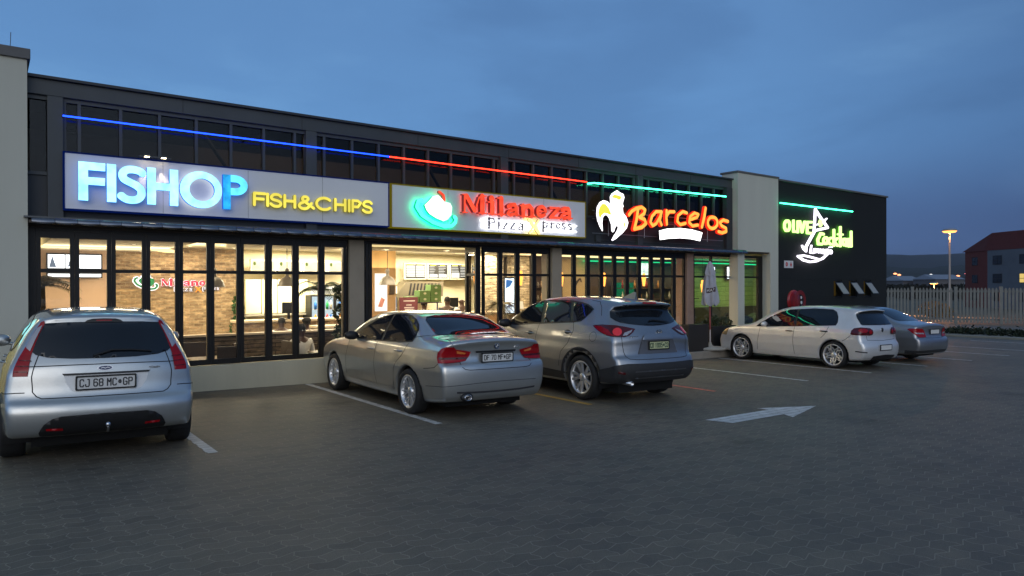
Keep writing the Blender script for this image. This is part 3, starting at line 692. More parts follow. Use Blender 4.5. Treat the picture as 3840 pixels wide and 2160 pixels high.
# corrugated gutter lip: bright metal scallops that catch the colour of the signs
SC_M = mat('gutter_metal', (0.24, 0.24, 0.26), 0.10, 0.95, noise=0.12, nscale=8)
mb = MB(); x = 0.53
while x < 17.75:
    x1 = min(x+0.283, 17.8); n = 6; vs = []
    for k in range(n+1):
        u = k/n; xx = x+(x1-x-0.006)*u; sag = 0.028*math.sin(PI*u)
        vs += [(xx, Y0-0.392, 2.774), (xx, Y0-0.462-0.008*math.sin(PI*u), 2.716-sag*0.5), (xx, Y0-0.44, 2.700-sag*0.6)]
    fs = []
    for k in range(n):
        for j in range(2): fs.append((3*k+j, 3*k+3+j, 3*k+4+j, 3*k+1+j))
    mb.add(vs, fs, True); x = x1
o = mb.build('gutter_lip', SC_M, B); o.location = (-9, -Y0, 0)
bp_('canopy_flashing', mat('flashing', (0.10, 0.105, 0.11), 0.35, 0.7, noise=0.1), [(0.44, 17.80, Y0-0.38, Y0-0.05, 2.775, 2.80)])
# clerestory
bp_('fascia_panel', STEELD, [(0.5, 17.48, Y0-0.03, Y0+0.05, 2.80, 3.46)])
bp_('fascia_rail', STEEL, [(0.5, 17.48, Y0-0.06, Y0+0.02, 3.44, 3.49), (0.5, 17.48, Y0-0.05, Y0+0.02, 4.56, 4.62)])
bp_('parapet', STEEL, [(0.45, 17.75, Y0-0.10, Y0+0.06, 4.62, 4.86)], 0.01)
bp_('roof_edge', STEELD, [(0.45, 17.78, Y0-0.16, Y0+0.10, 4.86, 4.90)])
bp_('roof', STEELD, [(0.45, 17.6, Y0+0.11, 19.3, 4.70, 4.82)])
for x0 in (0.74, 4.67, 9.07, 13.45): bp_('post', STEEL, [(x0, x0+0.20, Y0-0.13, Y0+0.04, 2.80, 4.615)], 0.006)
bp_('post', STEELD, [(17.20, 17.48, Y0-0.13, Y0+0.04, 2.80, 4.615)])
for x in [0.96, 1.15]+[1.15+0.556*k for k in range(1, 29)]:
    if any(p-0.06 < x < p+0.25 for p in (4.67, 9.07, 13.45)) or x > 17.15: continue
    bp_('mullion', STEEL, [(x-0.022, x+0.022, Y0-0.06, Y0+0.02, 3.49, 4.56)])
for a, b in ((0.53, 0.73), (0.95, 4.66), (4.88, 9.06), (9.28, 13.44), (13.66, 17.19)):
    bp_('clerestory_glass', GLZD, [(a, b, Y0+0.0, Y0+0.008, 3.49, 4.56)])
# void behind the clerestory: bulkhead wall, braces, ceiling
bp_('bulkhead', mat('bulkhead', (0.30, 0.25, 0.19), 0.85, noise=0.15, nscale=1.2), [(0.55, 17.45, 13.7, 13.8, 2.9, 4.34)])
bp_('upper_ceiling', mat('void_black', (0.012, 0.011, 0.011), 0.9), [(0.55, 17.45, Y0+0.1, 19.1, 4.64, 4.69), (0.55, 17.45, 13.81, 13.9, 4.3, 4.64)])
for x in (3.1, 7.6, 11.0, 15.4):
    mb = MB(); mb.tube([(x, 13.2, 4.5), (x+0.9, 13.2, 3.2)], 0.035, 8); o = mb.build('roof_brace', FRAME, B); o.location = (-9, -Y0, 0)
# folding doors and their panes
def leaf(x0, x1, y=Y0, z0=0.0, z1=2.62, rz=0.0, sw=0.058, trans=2.02, nm='folding_door', gl=GLZ):
    d = empty(nm, (x0-9, y-Y0, 0), rz); d.parent = B; w = x1-x0
    mb = MB()
    for a, b, c, e in ((0, sw, z0, z1), (w-sw, w, z0, z1)): mb.box(a, b, -0.03, 0.03, c, e)
    mb.box(sw, w-sw, -0.028, 0.028, z1-0.11, z1); mb.box(sw, w-sw, -0.028, 0.028, z0, z0+0.09); mb.box(sw, w-sw, -0.024, 0.024, trans-0.028, trans+0.028)
    mb.build('door_frame', FRAME, d)
    p = MB(); p.box(sw, w-sw, -0.003, 0.003, z0+0.09, trans-0.028); p.box(sw, w-sw, -0.003, 0.003, trans+0.028, z1-0.11); p.build('door_pane', gl, d)
    return d
for k in range(10): leaf(0.60+0.4885*k, 0.60+0.4885*(k+1)-0.004, z0=0.45)
bp_('door_jamb', FRAME, [(0.50, 0.598, Y0-0.03, Y0+0.05, 0.44, 2.66), (5.49, 5.52, Y0-0.03, Y0+0.05, 0.44, 2.66)])
bp_('door_head', FRAME, [(0.6, 5.49, Y0-0.035, Y0+0.035, 2.622, 2.66), (8.55, 10.57, Y0-0.035, Y0+0.035, 2.622, 2.66), (10.87, 15.46, Y0-0.035, Y0+0.035, 2.622, 2.66), (5.82, 8.55, Y0-0.02, Y0+0.05, 2.60, 2.66)])
for k in range(3): leaf(5.86+0.075*k, 6.30+0.075*k, z0=-0.05, rz=math.radians(86), y=Y0+0.02, sw=0.06)        # folded back, left of the open doorway
for k in range(2): leaf(8.52+0.07*k, 8.97+0.07*k, z0=-0.05, rz=math.radians(88), y=Y0+0.02, sw=0.06)
for k in range(4): leaf(8.64+0.4825*k, 8.64+0.4825*(k+1)-0.004, z0=-0.05)
for k in range(10): leaf(10.87+0.459*k, 10.87+0.459*(k+1)-0.004, z0=0.11)
# shop front of the lounge at the right end
bp_('shopfront_frame', FRAME, [(15.75, 15.86, Y0-0.03, Y0+0.04, -0.05, 2.66), (16.60, 16.66, Y0-0.03, Y0+0.04, -0.05, 2.66), (15.86, 19.2, Y0-0.025, Y0+0.035, 1.99, 2.04), (15.86, 19.2, Y0-0.025, Y0+0.035, 2.60, 2.66), (18.92, 19.2, Y0-0.03, Y0+0.04, -0.05, 2.66)])
bp_('shopfront_glass', GLZ, [(15.86, 18.92, Y0, Y0+0.006, -0.05, 1.985), (15.86, 18.92, Y0, Y0+0.006, 2.045, 2.6)])

# right wing: white portal and black wall
WG = thing('wing_building', 'tall end block with a white portal frame and a plain black wall', 'building', (22, 12.2, 0))
def wp(name, m, boxes, bevel=0.0):
    mb = MB()
    for b_ in boxes: mb.box(*b_)
    o = mb.build(name, m, WG, bevel); o.location = (-22, -12.2, 0); return o
wp('portal_leg', WHITEP, [(17.50, 17.82, 12.2, 12.5, -0.6, 2.77)]); wp('portal_leg', WHITEP, [(19.15, 19.58, 12.2, 12.5, -0.6, 2.77)])
wp('portal_beam', WHITEP, [(17.50, 19.58, 12.2, 12.75, 2.77, 5.06)])
wp('soffit', FASC, [(17.82, 19.15, 12.25, 12.48, 2.73, 2.768)])
wp('black_wall', BLACKW, [(19.582, 26.67, 12.2, 12.5, -1.2, 1.35), (19.582, 22.9, 12.2, 12.5, 1.352, 1.95), (23.42, 23.92, 12.2, 12.5, 1.352, 1.95), (24.44, 24.96, 12.2, 12.5, 1.352, 1.95), (25.48, 26.67, 12.2, 12.5, 1.352, 1.95), (19.582, 26.67, 12.2, 12.5, 1.952, 5.0)])
wp('side_wall', BLACKW, [(26.47, 26.67, 12.502, 19.3, -1.2, 5.0), (17.5, 17.62, 12.752, 19.3, 4.7, 5.0)])
wp('coping', COPE, [(17.47, 19.60, 12.17, 12.8, 5.06, 5.12), (19.60, 26.72, 12.15, 12.6, 5.0, 5.06)], 0.01)
wp('roof', STEELD, [(17.7, 26.4, 12.76, 19.3, 4.6, 4.75)])
for x in (22.9, 23.92, 24.96):
    w_ = empty('awning_window', (x-22, 0, 0)); w_.parent = WG
    mb = MB(); mb.box(0, 0.52, 0.02, 0.06, 1.352, 1.39); mb.box(0, 0.52, 0.02, 0.06, 1.91, 1.95); mb.box(0, 0.035, 0.02, 0.06, 1.39, 1.91); mb.box(0.485, 0.52, 0.02, 0.06, 1.39, 1.91); mb.build('window_frame', FRAME, w_)
    mb = MB(); mb.bbox((0.26, -0.16, 1.66), (0.46, 0.02, 0.52), rx=math.radians(-35)); o = mb.build('window_sash', FRAME, w_)
    mb = MB(); mb.bbox((0.26, -0.175, 1.655), (0.38, 0.012, 0.44), rx=math.radians(-35)); mb.build('window_pane', mat('frosted_glass', (0.32, 0.32, 0.29), 0.35, coat=0.2), w_)
    mb = MB(); mb.box(0.03, 0.49, 0.20, 0.22, 1.40, 1.90); mb.build('lit_interior', emis('window_glow_yellow', (1.0, 0.62, 0.12), 0.035), w_)

# left wing
LW = thing('wing_building', 'pale plastered end block with grey coping at the left edge', 'building', (-3, 12.2, 0))
def lp(name, m, boxes, bevel=0.0):
    mb = MB()
    for b_ in boxes: mb.box(*b_)
    o = mb.build(name, m, LW, bevel); o.location = (3, -12.2, 0); return o
lp('pillar', WHITEP, [(0.12, 0.49, 12.2, 12.9, -0.3, 2.78)]); lp('upper_wall', WHITEP, [(-9, 0.49, 12.2, 12.9, 2.78, 5.05)]); lp('coping', COPE, [(-9, 0.53, 12.16, 13.0, 5.05, 5.20)], 0.01)
ae = thing('roof_aerial', 'thin whip aerial rising from the coping at the far left', 'aerial', (0.30, 12.5, 5.21)); MB().tube([(0, 0, 0), (0.01, 0, 0.28)], 0.005, 6).build('mast', STEEL, ae)
lp('side_wall', WHITEP, [(0.30, 0.42, 12.9, 19.3, -0.4, 5.0)])
lp('window_frame', FRAME, [(0.06, 0.12, 12.35, 12.42, 0, 2.78), (-9, 0.06, 12.35, 12.42, 2.02, 2.07)])
lp('window_pane', GLZ, [(-9, 0.06, 12.38, 12.386, 0.1, 2.02), (-9, 0.06, 12.38, 12.386, 2.07, 2.78)])
lp('low_wall', CREAM, [(-9, 0.12, 12.22, 12.34, -0.3, 0.1)])
lp('lit_screen', emis('screen_cyan', (0.35, 0.95, 1.0), 1.6), [(-1.2, -0.12, 15.0, 15.1, 1.5, 2.2)])
lp('interior_wall', mat('shop_wall_yellow', (0.6, 0.5, 0.25), 0.8, noise=0.1), [(-9, 0.30, 17.0, 17.1, -0.3, 2.7)])

# raised terrace at the foot of the lounge shop front
tz = MB(); tz.box(10.6, 19.2, 11.75, 12.44, -0.45, 0.0); tag(tz.build('pavement', mat('terrace_concrete', (0.28, 0.25, 0.21), 0.85, noise=0.25, nscale=2, bump=0.2), None, 0.02), kind='structure')

for x in (8.55, 8.80): bp_('conduit', STEEL, [(x, x+0.025, Y0-0.07, Y0-0.032, 2.81, 2.94)])
bp_('junction_box', STEEL, [(12.0, 12.16, Y0-0.09, Y0-0.032, 2.86, 3.02)])
bp_('conduit', STEEL, [(12.16, 17.0, Y0-0.055, Y0-0.032, 2.90, 2.925)])
for x in (2.6, 4.6, 7.0, 9.3, 11.4, 13.4, 15.6): bp_('panel_joint', FRAME, [(x, x+0.006, Y0-0.104, Y0-0.1005, 4.63, 4.85)])

# ------------------------------------------------------------------ signs
BOARD = mat('sign_board_white', (0.80, 0.81, 0.84), 0.45, noise=0.04, nscale=1.0)
def board(name, label, x0, x1, z0, z1, y, edge, group=None):
    t = thing(name, label, 'sign', ((x0+x1)/2, y, z0))
    cx = (x0+x1)/2
    mb = MB(); mb.box(x0-cx, x1-cx, 0, 0.12, 0, z1-z0); mb.build('board', BOARD, t)
    fr = MB(); e = 0.022
    for a in ((x0-cx-e, x1-cx+e, -0.012, 0.13, -e, -0.001), (x0-cx-e, x1-cx+e, -0.012, 0.13, z1-z0+0.001, z1-z0+e), (x0-cx-e, x0-cx-0.001, -0.012, 0.13, -0.001, z1-z0+0.001), (x1-cx+0.001, x1-cx+e, -0.012, 0.13, -0.001, z1-z0+0.001)): fr.box(*a)
    fr.build('board_edge', edge, t)
    n = max(2, int((x1-x0)/1.2))
    for k in range(1, n):
        sb = MB(); sb.box(x0-cx+k*(x1-x0)/n-0.002, x0-cx+k*(x1-x0)/n+0.002, -0.0012, 0, 0.005, z1-z0-0.005)
        sb.build('board_joint', STEEL, t)
    return t
def letters(t, name, ps, y, face, side, holes=(), depth=0.06, back=None, ymin=None):
    """channel letter: glowing face, dark returns, optional halo tube at the back; ps in world x, z"""
    lx, ly, lz = t.location
    mb = MB(); flat(mb, [[(a-lx, b-lz) for a, b in p] for p in ps], y-ly, y-ly+depth, [[(a-lx, b-lz) for a, b in h] for h in holes])
    nf = len(mb.f); o = mb.build(name, [side, face] + ([back] if back else []), t)
    for p in o.data.polygons:
        if p.normal.y < -0.9: p.material_index = 1
        elif back and p.normal.y > 0.9: p.material_index = 2
    return o
def rectp(x0, x1, z0, z1): return [(x0, z0), (x1, z0), (x1, z1), (x0, z1)]
CY_F = emis('neon_cyan_face', (0.34, 0.86, 1.0), 1.7, 0.25, 5.0); CY_S = emis('neon_blue_side', (0.0, 0.10, 0.9), 0.9); CY_B = emis('halo_blue', (0.10, 0.35, 1.0), 0.8)
P_F = emis('neon_blue_face', (0.03, 0.42, 0.95), 1.15, 0.35, 6.0)
YL_F = emis('letter_yellow_face', (1.0, 0.86, 0.12), 1.05, 0.15); YL_S = mat('letter_yellow_side', (0.35, 0.30, 0.05), 0.5, emit=(0.9, 0.8, 0.1), strength=0.12)
t = board('sign_board', 'large pale sign board with FISHOP in glowing blue and FISH&CHIPS in yellow letters', 0.95, 6.28, 2.95, 3.78, 12.30, emis('edge_blue', (0.01, 0.06, 0.55), 0.12))
yl = 12.17; z0, z1 = 3.07, 3.65; H = z1-z0
letters(t, 'letter', [rectp(1.11, 1.235, z0, z1), rectp(1.235, 1.46, z1-0.12, z1), rectp(1.235, 1.455, z0+0.24, z0+0.355)], yl, CY_F, CY_S, back=CY_B)
letters(t, 'letter', [rectp(1.48, 1.605, z0, z1)], yl, CY_F, CY_S, back=CY_B)
S_ = [(1.975, 3.535), (1.93, 3.575), (1.83, 3.595), (1.735, 3.575), (1.69, 3.51), (1.71, 3.44), (1.79, 3.395), (1.88, 3.35), (1.945, 3.285), (1.945, 3.195), (1.89, 3.135), (1.80, 3.12), (1.72, 3.14), (1.66, 3.19)]
letters(t, 'letter', stroke(spline(S_, 3), 0.115, False), yl, CY_F, CY_S, back=CY_B)
letters(t, 'letter', [rectp(2.03, 2.155, z0, z1), rectp(2.355, 2.48, z0, z1), rectp(2.155, 2.355, z0+0.235, z0+0.35)], yl, CY_F, CY_S, back=CY_B)
letters(t, 'letter', [ell(2.825, 3.36, 0.325, 0.30, 40)], yl-0.01, CY_F, CY_S, [ell(2.84, 3.36, 0.195, 0.185, 36)], back=emis('halo_white', (0.8, 0.9, 1.0), 1.5))
P_M = emis('neon_azure_face', (0.12, 0.66, 1.0), 1.5, 0.2, 5.0)
letters(t, 'letter', [rectp(3.17, 3.29, z0, z1)], yl, P_F, CY_S, back=CY_B)
letters(t, 'letter_bowl', [rectp(3.291, 3.30, z1-0.12, z1)]+stroke(arc(3.36, z1-0.17, 0.15, 0.11, -90, 90, 14), 0.12, False)+[rectp(3.291, 3.365, z1-0.12, z1), rectp(3.291, 3.365, z0+0.24, z0+0.36)], yl, P_M, CY_S, back=CY_B)
zy0, zy1 = 3.155, 3.405; w = 0.05
def YL(ps): letters(t, 'letter', ps, 12.20, YL_F, YL_S, back=emis('halo_yellow', (0.9, 0.8, 0.1), 0.5))
YL(stroke([(3.69, zy0+w/2), (3.69, zy1-w/2), (3.87, zy1-w/2)], w)+stroke([(3.69, 3.285), (3.84, 3.285)], w))
YL(stroke([(3.915, zy0+w/2), (3.915, zy1-w/2)], w))
sS = lambda x0, x1: stroke(spline([(x1-0.02, 3.35), (x1-0.06, 3.38), (x0+0.07, 3.38), (x0+0.025, 3.335), (x0+0.05, 3.295), (x1-0.05, 3.265), (x1-0.02, 3.22), (x1-0.06, 3.18), (x0+0.07, 3.18), (x0+0.015, 3.215)], 3), w)
YL(sS(3.955, 4.165))
sH = lambda x0, x1: stroke([(x0+w/2, zy0+w/2), (x0+w/2, zy1-w/2)], w)+stroke([(x1-w/2, zy0+w/2), (x1-w/2, zy1-w/2)], w)+stroke([(x0+w/2, 3.285), (x1-w/2, 3.285)], w)
YL(sH(4.19, 4.42))
YL(stroke(spline([(4.74, 3.185), (4.66, 3.24), (4.54, 3.32), (4.55, 3.375), (4.61, 3.38), (4.64, 3.345), (4.60, 3.305), (4.50, 3.26), (4.475, 3.21), (4.53, 3.17), (4.62, 3.18), (4.70, 3.27)], 3), w))
YL(stroke(arc(4.94, 3.28, 0.145, 0.105, 42, 318, 20), w))
YL(sH(5.13, 5.37)); YL(stroke([(5.425, zy0+w/2), (5.425, zy1-w/2)], w))
YL(stroke([(5.495, zy0+w/2), (5.495, zy1-w/2), (5.60, zy1-w/2), (5.655, 3.345), (5.60, 3.265), (5.495, 3.265)], w))
YL(sS(5.69, 5.90))
# small bright floodlights on top of the first board
fl = thing('floodlight_pair', 'two small warm spotlights shining down the top edge of the blue sign board', 'lamp', (2.15, 12.22, 3.82))
mb = MB(); mb.box(-0.22, 0.24, 0.0, 0.10, 0.0, 0.02); mb.build('bracket', STEEL, fl)
for dx in (-0.12, 0.12):
    mb = MB(); mb.box(dx-0.04, dx+0.04, -0.09, -0.01, 0.0, 0.03); mb.build('lamp_head', STEEL, fl)
    mb = MB(); mb.box(dx-0.032, dx+0.032, -0.082, -0.018, -0.006, -0.001); mb.build('lamp_lens', emis('spot_warm', (1.0, 0.80, 0.5), 14.0), fl)
    d_ = bpy.data.lights.new('spot', 'SPOT'); d_.energy = 14; d_.spot_size = math.radians(38); d_.spot_blend = 0.6; d_.color = (1, 0.82, 0.55); d_.shadow_soft_size = 0.02; o_ = bpy.data.objects.new('spot', d_); C.objects.link(o_); o_.parent = fl; o_.location = (dx, -0.05, -0.012); o_.rotation_euler = (math.radians(14), 0, 0)

LOGO = {"barc":[[[[12.89,3.55],[12.98,3.64],[13.16,3.73],[13.36,3.77],[13.48,3.71],[13.44,3.61],[13.27,3.51]],0.0884],[[[13.22,3.73],[13.16,3.44],[13.08,3.2]],0.0918],[[[13.27,3.51],[13.46,3.46],[13.51,3.36],[13.36,3.26],[13.08,3.2]],0.0936],[[[14.1,3.7],[13.9,3.69],[13.74,3.56],[13.68,3.41],[13.77,3.32],[13.9,3.38],[14.05,3.56],[14.11,3.7]],0.0828],[[[14.11,3.7],[14.04,3.47],[14.11,3.36]],0.0864],[[[14.31,3.74],[14.3,3.56],[14.32,3.39]],0.085],[[[14.3,3.59],[14.42,3.72],[14.62,3.73]],0.0828],[[[15.14,3.73],[14.97,3.76],[14.77,3.64],[14.74,3.48],[14.87,3.4],[15.08,3.45]],0.0828],[[[15.25,3.55],[15.57,3.64],[15.63,3.72],[15.46,3.75],[15.27,3.64],[15.23,3.48],[15.38,3.39],[15.61,3.43]],0.0836],[[[15.94,3.91],[15.88,3.66],[15.78,3.39]],0.1026],[[[16.47,3.54],[16.46,3.48],[16.42,3.43],[16.36,3.39],[16.29,3.37],[16.22,3.36],[16.14,3.38],[16.09,3.41],[16.05,3.46],[16.04,3.51],[16.05,3.57],[16.09,3.62],[16.14,3.66],[16.22,3.68],[16.29,3.68],[16.36,3.67],[16.42,3.64],[16.46,3.59],[16.47,3.54]],0.0912],[[[16.96,3.6],[16.74,3.63],[16.58,3.55],[16.66,3.46],[16.87,3.4],[16.88,3.31],[16.69,3.26],[16.52,3.29]],0.0912]],"tag":[[[14.01,3.2],[14.34,3.27],[14.86,3.31],[15.36,3.29],[15.8,3.23],[15.7,2.99],[15.31,3.03],[14.86,3.04],[14.42,3.01],[14.04,2.96]]],"roost":[[[12.46,4.13],[12.57,4.08],[12.69,4.05],[12.72,3.97],[12.68,3.87],[12.66,3.81],[12.69,3.75],[12.66,3.7],[12.68,3.58],[12.79,3.49],[12.86,3.35],[12.81,3.22],[12.67,3.09],[12.53,3.0],[12.41,2.92],[12.29,2.87],[12.26,2.89],[12.34,3.0],[12.43,3.1],[12.49,3.2],[12.47,3.27],[12.4,3.21],[12.35,3.1],[12.3,3.08],[12.26,3.12],[12.25,3.27],[12.18,3.42],[12.11,3.49],[12.03,3.49],[11.97,3.42],[11.95,3.29],[11.97,3.11],[11.95,3.09],[11.86,3.2],[11.78,3.35],[11.75,3.51],[11.77,3.67],[11.86,3.79],[11.99,3.85],[12.13,3.83],[12.25,3.76],[12.22,3.83],[12.21,3.95],[12.27,4.03],[12.36,4.08]]],"roosty":[[[11.85,3.43],[11.81,3.53],[11.86,3.67],[11.95,3.76],[12.06,3.76],[12.18,3.66],[12.25,3.54],[12.23,3.5],[12.13,3.53],[12.02,3.54],[11.93,3.48],[11.88,3.4]],[[12.27,3.95],[12.36,4.02],[12.46,4.01],[12.6,3.99],[12.61,3.94],[12.53,3.89],[12.44,3.92],[12.32,3.93]],[[12.71,3.38],[12.75,3.31],[12.72,3.23],[12.67,3.18]]],"mil":[[[[7.98,3.68],[7.98,3.32]],0.0432],[[[8.03,3.66],[8.23,3.37]],0.0986],[[[8.24,3.36],[8.35,3.65]],0.0374],[[[8.43,3.68],[8.43,3.34]],0.1152],[[[7.93,3.31],[8.05,3.31]],0.0238],[[[8.34,3.32],[8.53,3.32]],0.0288],[[[7.93,3.68],[8.05,3.69]],0.0238],[[[8.39,3.69],[8.53,3.69]],0.0252],[[[8.69,3.57],[8.69,3.34]],0.1116],[[[8.67,3.65],[8.67,3.65]],0.1404],[[[8.59,3.32],[8.79,3.32]],0.0288],[[[8.58,3.57],[8.72,3.57]],0.0288],[[[8.93,3.67],[8.93,3.33]],0.1116],[[[8.83,3.67],[8.94,3.68]],0.0288],[[[8.83,3.32],[9.03,3.33]],0.0272],[[[9.12,3.51],[9.19,3.55],[9.3,3.56],[9.34,3.48],[9.34,3.34]],0.0864],[[[9.3,3.45],[9.14,3.41],[9.1,3.35],[9.17,3.32],[9.3,3.36]],0.0648],[[[9.34,3.34],[9.42,3.34]],0.0324],[[[9.53,3.55],[9.53,3.33]],0.1044],[[[9.45,3.55],[9.53,3.55]],0.0288],[[[9.58,3.53],[9.71,3.56],[9.78,3.5],[9.78,3.34]],0.0988],[[[9.45,3.32],[9.63,3.32]],0.0252],[[[9.69,3.32],[9.88,3.33]],0.0266],[[[10.15,3.39],[10.12,3.37],[10.08,3.35],[10.04,3.35],[10.01,3.36],[9.97,3.38],[9.95,3.41],[9.95,3.45],[9.95,3.49],[9.97,3.52],[10.01,3.55],[10.04,3.56],[10.08,3.57],[10.12,3.55],[10.15,3.53],[10.17,3.5],[10.18,3.46]],0.0798],[[[9.99,3.46],[10.17,3.46]],0.0266],[[[10.32,3.56],[10.61,3.56]],0.0494],[[[10.57,3.55],[10.34,3.35]],0.0874],[[[10.3,3.34],[10.61,3.34]],0.052],[[[10.67,3.53],[10.76,3.57],[10.87,3.57],[10.91,3.49],[10.91,3.34]],0.092],[[[10.87,3.47],[10.71,3.44],[10.65,3.38],[10.72,3.33],[10.87,3.37]],0.0684],[[[10.91,3.34],[10.99,3.35]],0.0342]],"piz":[[[[8.63,3.23],[8.63,3.02]],0.0396],[[[8.64,3.23],[8.75,3.22],[8.78,3.15],[8.65,3.12]],0.0216],[[[8.89,3.17],[8.89,3.03]],0.0324],[[[8.89,3.23],[8.89,3.23]],0.0432],[[[9.01,3.16],[9.13,3.16]],0.0144],[[[9.12,3.16],[9.01,3.02]],0.0252],[[[9.01,3.02],[9.13,3.02]],0.0144],[[[9.2,3.16],[9.33,3.17]],0.0144],[[[9.32,3.16],[9.21,3.03]],0.0266],[[[9.2,3.02],[9.33,3.02]],0.0144],[[[9.44,3.14],[9.5,3.16],[9.54,3.14],[9.54,3.02]],0.0266],[[[9.52,3.09],[9.43,3.06],[9.45,3.02],[9.52,3.03]],0.0216],[[[10.14,3.22],[10.14,3.02]],0.036],[[[10.16,3.21],[10.26,3.2],[10.25,3.12],[10.16,3.1]],0.0228],[[[10.38,3.21],[10.38,3.1]],0.0304],[[[10.38,3.18],[10.47,3.21]],0.019],[[[10.64,3.13],[10.62,3.11],[10.59,3.1],[10.57,3.11],[10.54,3.13],[10.54,3.15],[10.54,3.18],[10.57,3.2],[10.59,3.21],[10.62,3.2],[10.64,3.18]],0.0209],[[[10.54,3.15],[10.64,3.16]],0.0152],[[[10.8,3.21],[10.73,3.22],[10.72,3.18],[10.81,3.14],[10.79,3.09],[10.72,3.1]],0.0228],[[[10.99,3.2],[10.93,3.22],[10.91,3.18],[11.0,3.14],[10.99,3.09],[10.91,3.09]],0.0228]],"pizx":[[[[9.72,3.25],[9.99,2.97]],0.076],[[[9.99,3.26],[9.72,2.96]],0.038]],"brim":[[[[6.95,3.49],[6.87,3.46],[6.83,3.35],[6.95,3.19],[7.2,3.06],[7.47,2.99],[7.65,3.01],[7.74,3.09],[7.75,3.17],[7.71,3.2]],0.0782]],"crown":[[[6.99,3.39],[7.1,3.49],[7.18,3.58],[7.3,3.61],[7.38,3.56],[7.45,3.49],[7.59,3.47],[7.64,3.39],[7.62,3.23],[7.53,3.13],[7.43,3.09],[7.26,3.14],[7.1,3.22],[7.03,3.3]]],"steam":[[[[7.36,3.68],[7.45,3.62],[7.47,3.52]],0.0608]],"olg":[[[[21.59,4.24],[21.56,3.9],[21.51,3.54],[22.36,3.68],[22.15,3.83],[21.91,3.99],[21.59,4.24]],0.0756],[[[21.54,3.52],[21.01,2.98]],0.0828],[[[20.8,3.03],[20.88,2.93],[21.04,2.85],[21.05,2.95]],0.0468],[[[22.15,3.89],[22.29,3.98]],0.036],[[[21.66,3.74],[21.84,3.78]],0.036],[[[20.56,2.69],[20.88,2.57],[21.27,2.52],[21.64,2.55],[22.05,2.65],[22.36,2.81]],0.0648],[[[20.56,2.69],[20.88,2.72],[21.3,2.68],[21.84,2.61]],0.0578],[[[21.35,3.05],[21.29,2.82],[21.46,2.81]],0.0468],[[[21.66,2.89],[21.64,2.86],[21.6,2.83],[21.55,2.83],[21.51,2.85],[21.5,2.89],[21.51,2.93],[21.55,2.95],[21.6,2.95],[21.64,2.93],[21.66,2.89]],0.0396],[[[21.74,2.95],[21.73,2.86],[21.81,2.83],[21.88,2.87],[21.89,2.95]],0.036],[[[21.98,2.82],[21.99,2.94],[22.08,2.95],[22.11,2.81]],0.036],[[[22.36,2.9],[22.34,2.87],[22.3,2.85],[22.25,2.84],[22.21,2.86],[22.19,2.9],[22.21,2.93],[22.25,2.95],[22.3,2.95],[22.34,2.93],[22.36,2.9]],0.036],[[[22.36,2.96],[22.36,2.81],[22.22,2.78]],0.038],[[[22.61,2.84],[22.57,2.82],[22.52,2.82],[22.48,2.83],[22.46,2.86],[22.46,2.9],[22.49,2.92],[22.53,2.94],[22.58,2.93],[22.61,2.91],[22.63,2.88]],0.036],[[[22.63,3.04],[22.47,3.03]],0.038]],"olive":[[[22.0,3.81],[21.99,3.76],[21.97,3.72],[21.92,3.69],[21.87,3.67],[21.82,3.67],[21.77,3.69],[21.74,3.73],[21.72,3.77],[21.72,3.82],[21.74,3.86],[21.77,3.9],[21.82,3.92],[21.87,3.93],[21.93,3.92],[21.97,3.89],[21.99,3.85]]],"oltxt":[[[[20.1,3.63],[20.09,3.58],[20.07,3.53],[20.03,3.49],[19.98,3.47],[19.93,3.47],[19.88,3.48],[19.84,3.52],[19.81,3.56],[19.81,3.62],[19.81,3.67],[19.84,3.72],[19.88,3.76],[19.93,3.78],[19.98,3.78],[20.03,3.77],[20.07,3.73],[20.09,3.69],[20.1,3.63]],0.0578],[[[20.31,3.8],[20.31,3.46],[20.45,3.46]],0.0544],[[[20.56,3.79],[20.56,3.45]],0.0544],[[[20.68,3.8],[20.81,3.46],[20.95,3.8]],0.0544],[[[21.37,3.81],[21.11,3.8],[21.11,3.45],[21.4,3.45]],0.0576],[[[21.11,3.63],[21.34,3.64]],0.054]],"cktl":[[[[22.1,3.45],[21.93,3.47],[21.75,3.26],[21.78,3.12],[22.0,3.12]],0.072],[[[22.37,3.25],[22.36,3.2],[22.32,3.16],[22.27,3.14],[22.21,3.14],[22.16,3.16],[22.12,3.19],[22.11,3.24],[22.12,3.29],[22.16,3.32],[22.21,3.35],[22.27,3.35],[22.32,3.33],[22.36,3.3],[22.37,3.25]],0.0646],[[[22.61,3.35],[22.44,3.31],[22.43,3.18],[22.58,3.13]],0.0612],[[[22.77,3.62],[22.77,3.1]],0.0684],[[[22.99,3.35],[22.79,3.23],[23.01,3.1]],0.057],[[[23.19,3.73],[23.19,3.1]],0.076],[[[23.04,3.49],[23.34,3.49]],0.0504],[[[23.59,3.25],[23.57,3.19],[23.53,3.15],[23.47,3.13],[23.41,3.15],[23.36,3.18],[23.35,3.24],[23.36,3.29],[23.41,3.34],[23.47,3.35],[23.53,3.34],[23.57,3.3],[23.59,3.25]],0.0608],[[[23.6,3.35],[23.6,3.11]],0.057],[[[23.77,3.36],[23.77,3.1]],0.0608],[[[23.92,3.61],[23.93,3.11]],0.0684],[[[23.52,3.5],[23.82,3.61]],0.038]]}
def SL(key, grow=1.0):
    ps = []
    for pts, w in LOGO[key]: ps += stroke([tuple(p) for p in pts], w*grow)
    return ps
def groups(key, idx, grow=1.0):
    ps = []
    for i in idx: ps += stroke([tuple(p) for p in LOGO[key][i][0]], LOGO[key][i][1]*grow)
    return ps
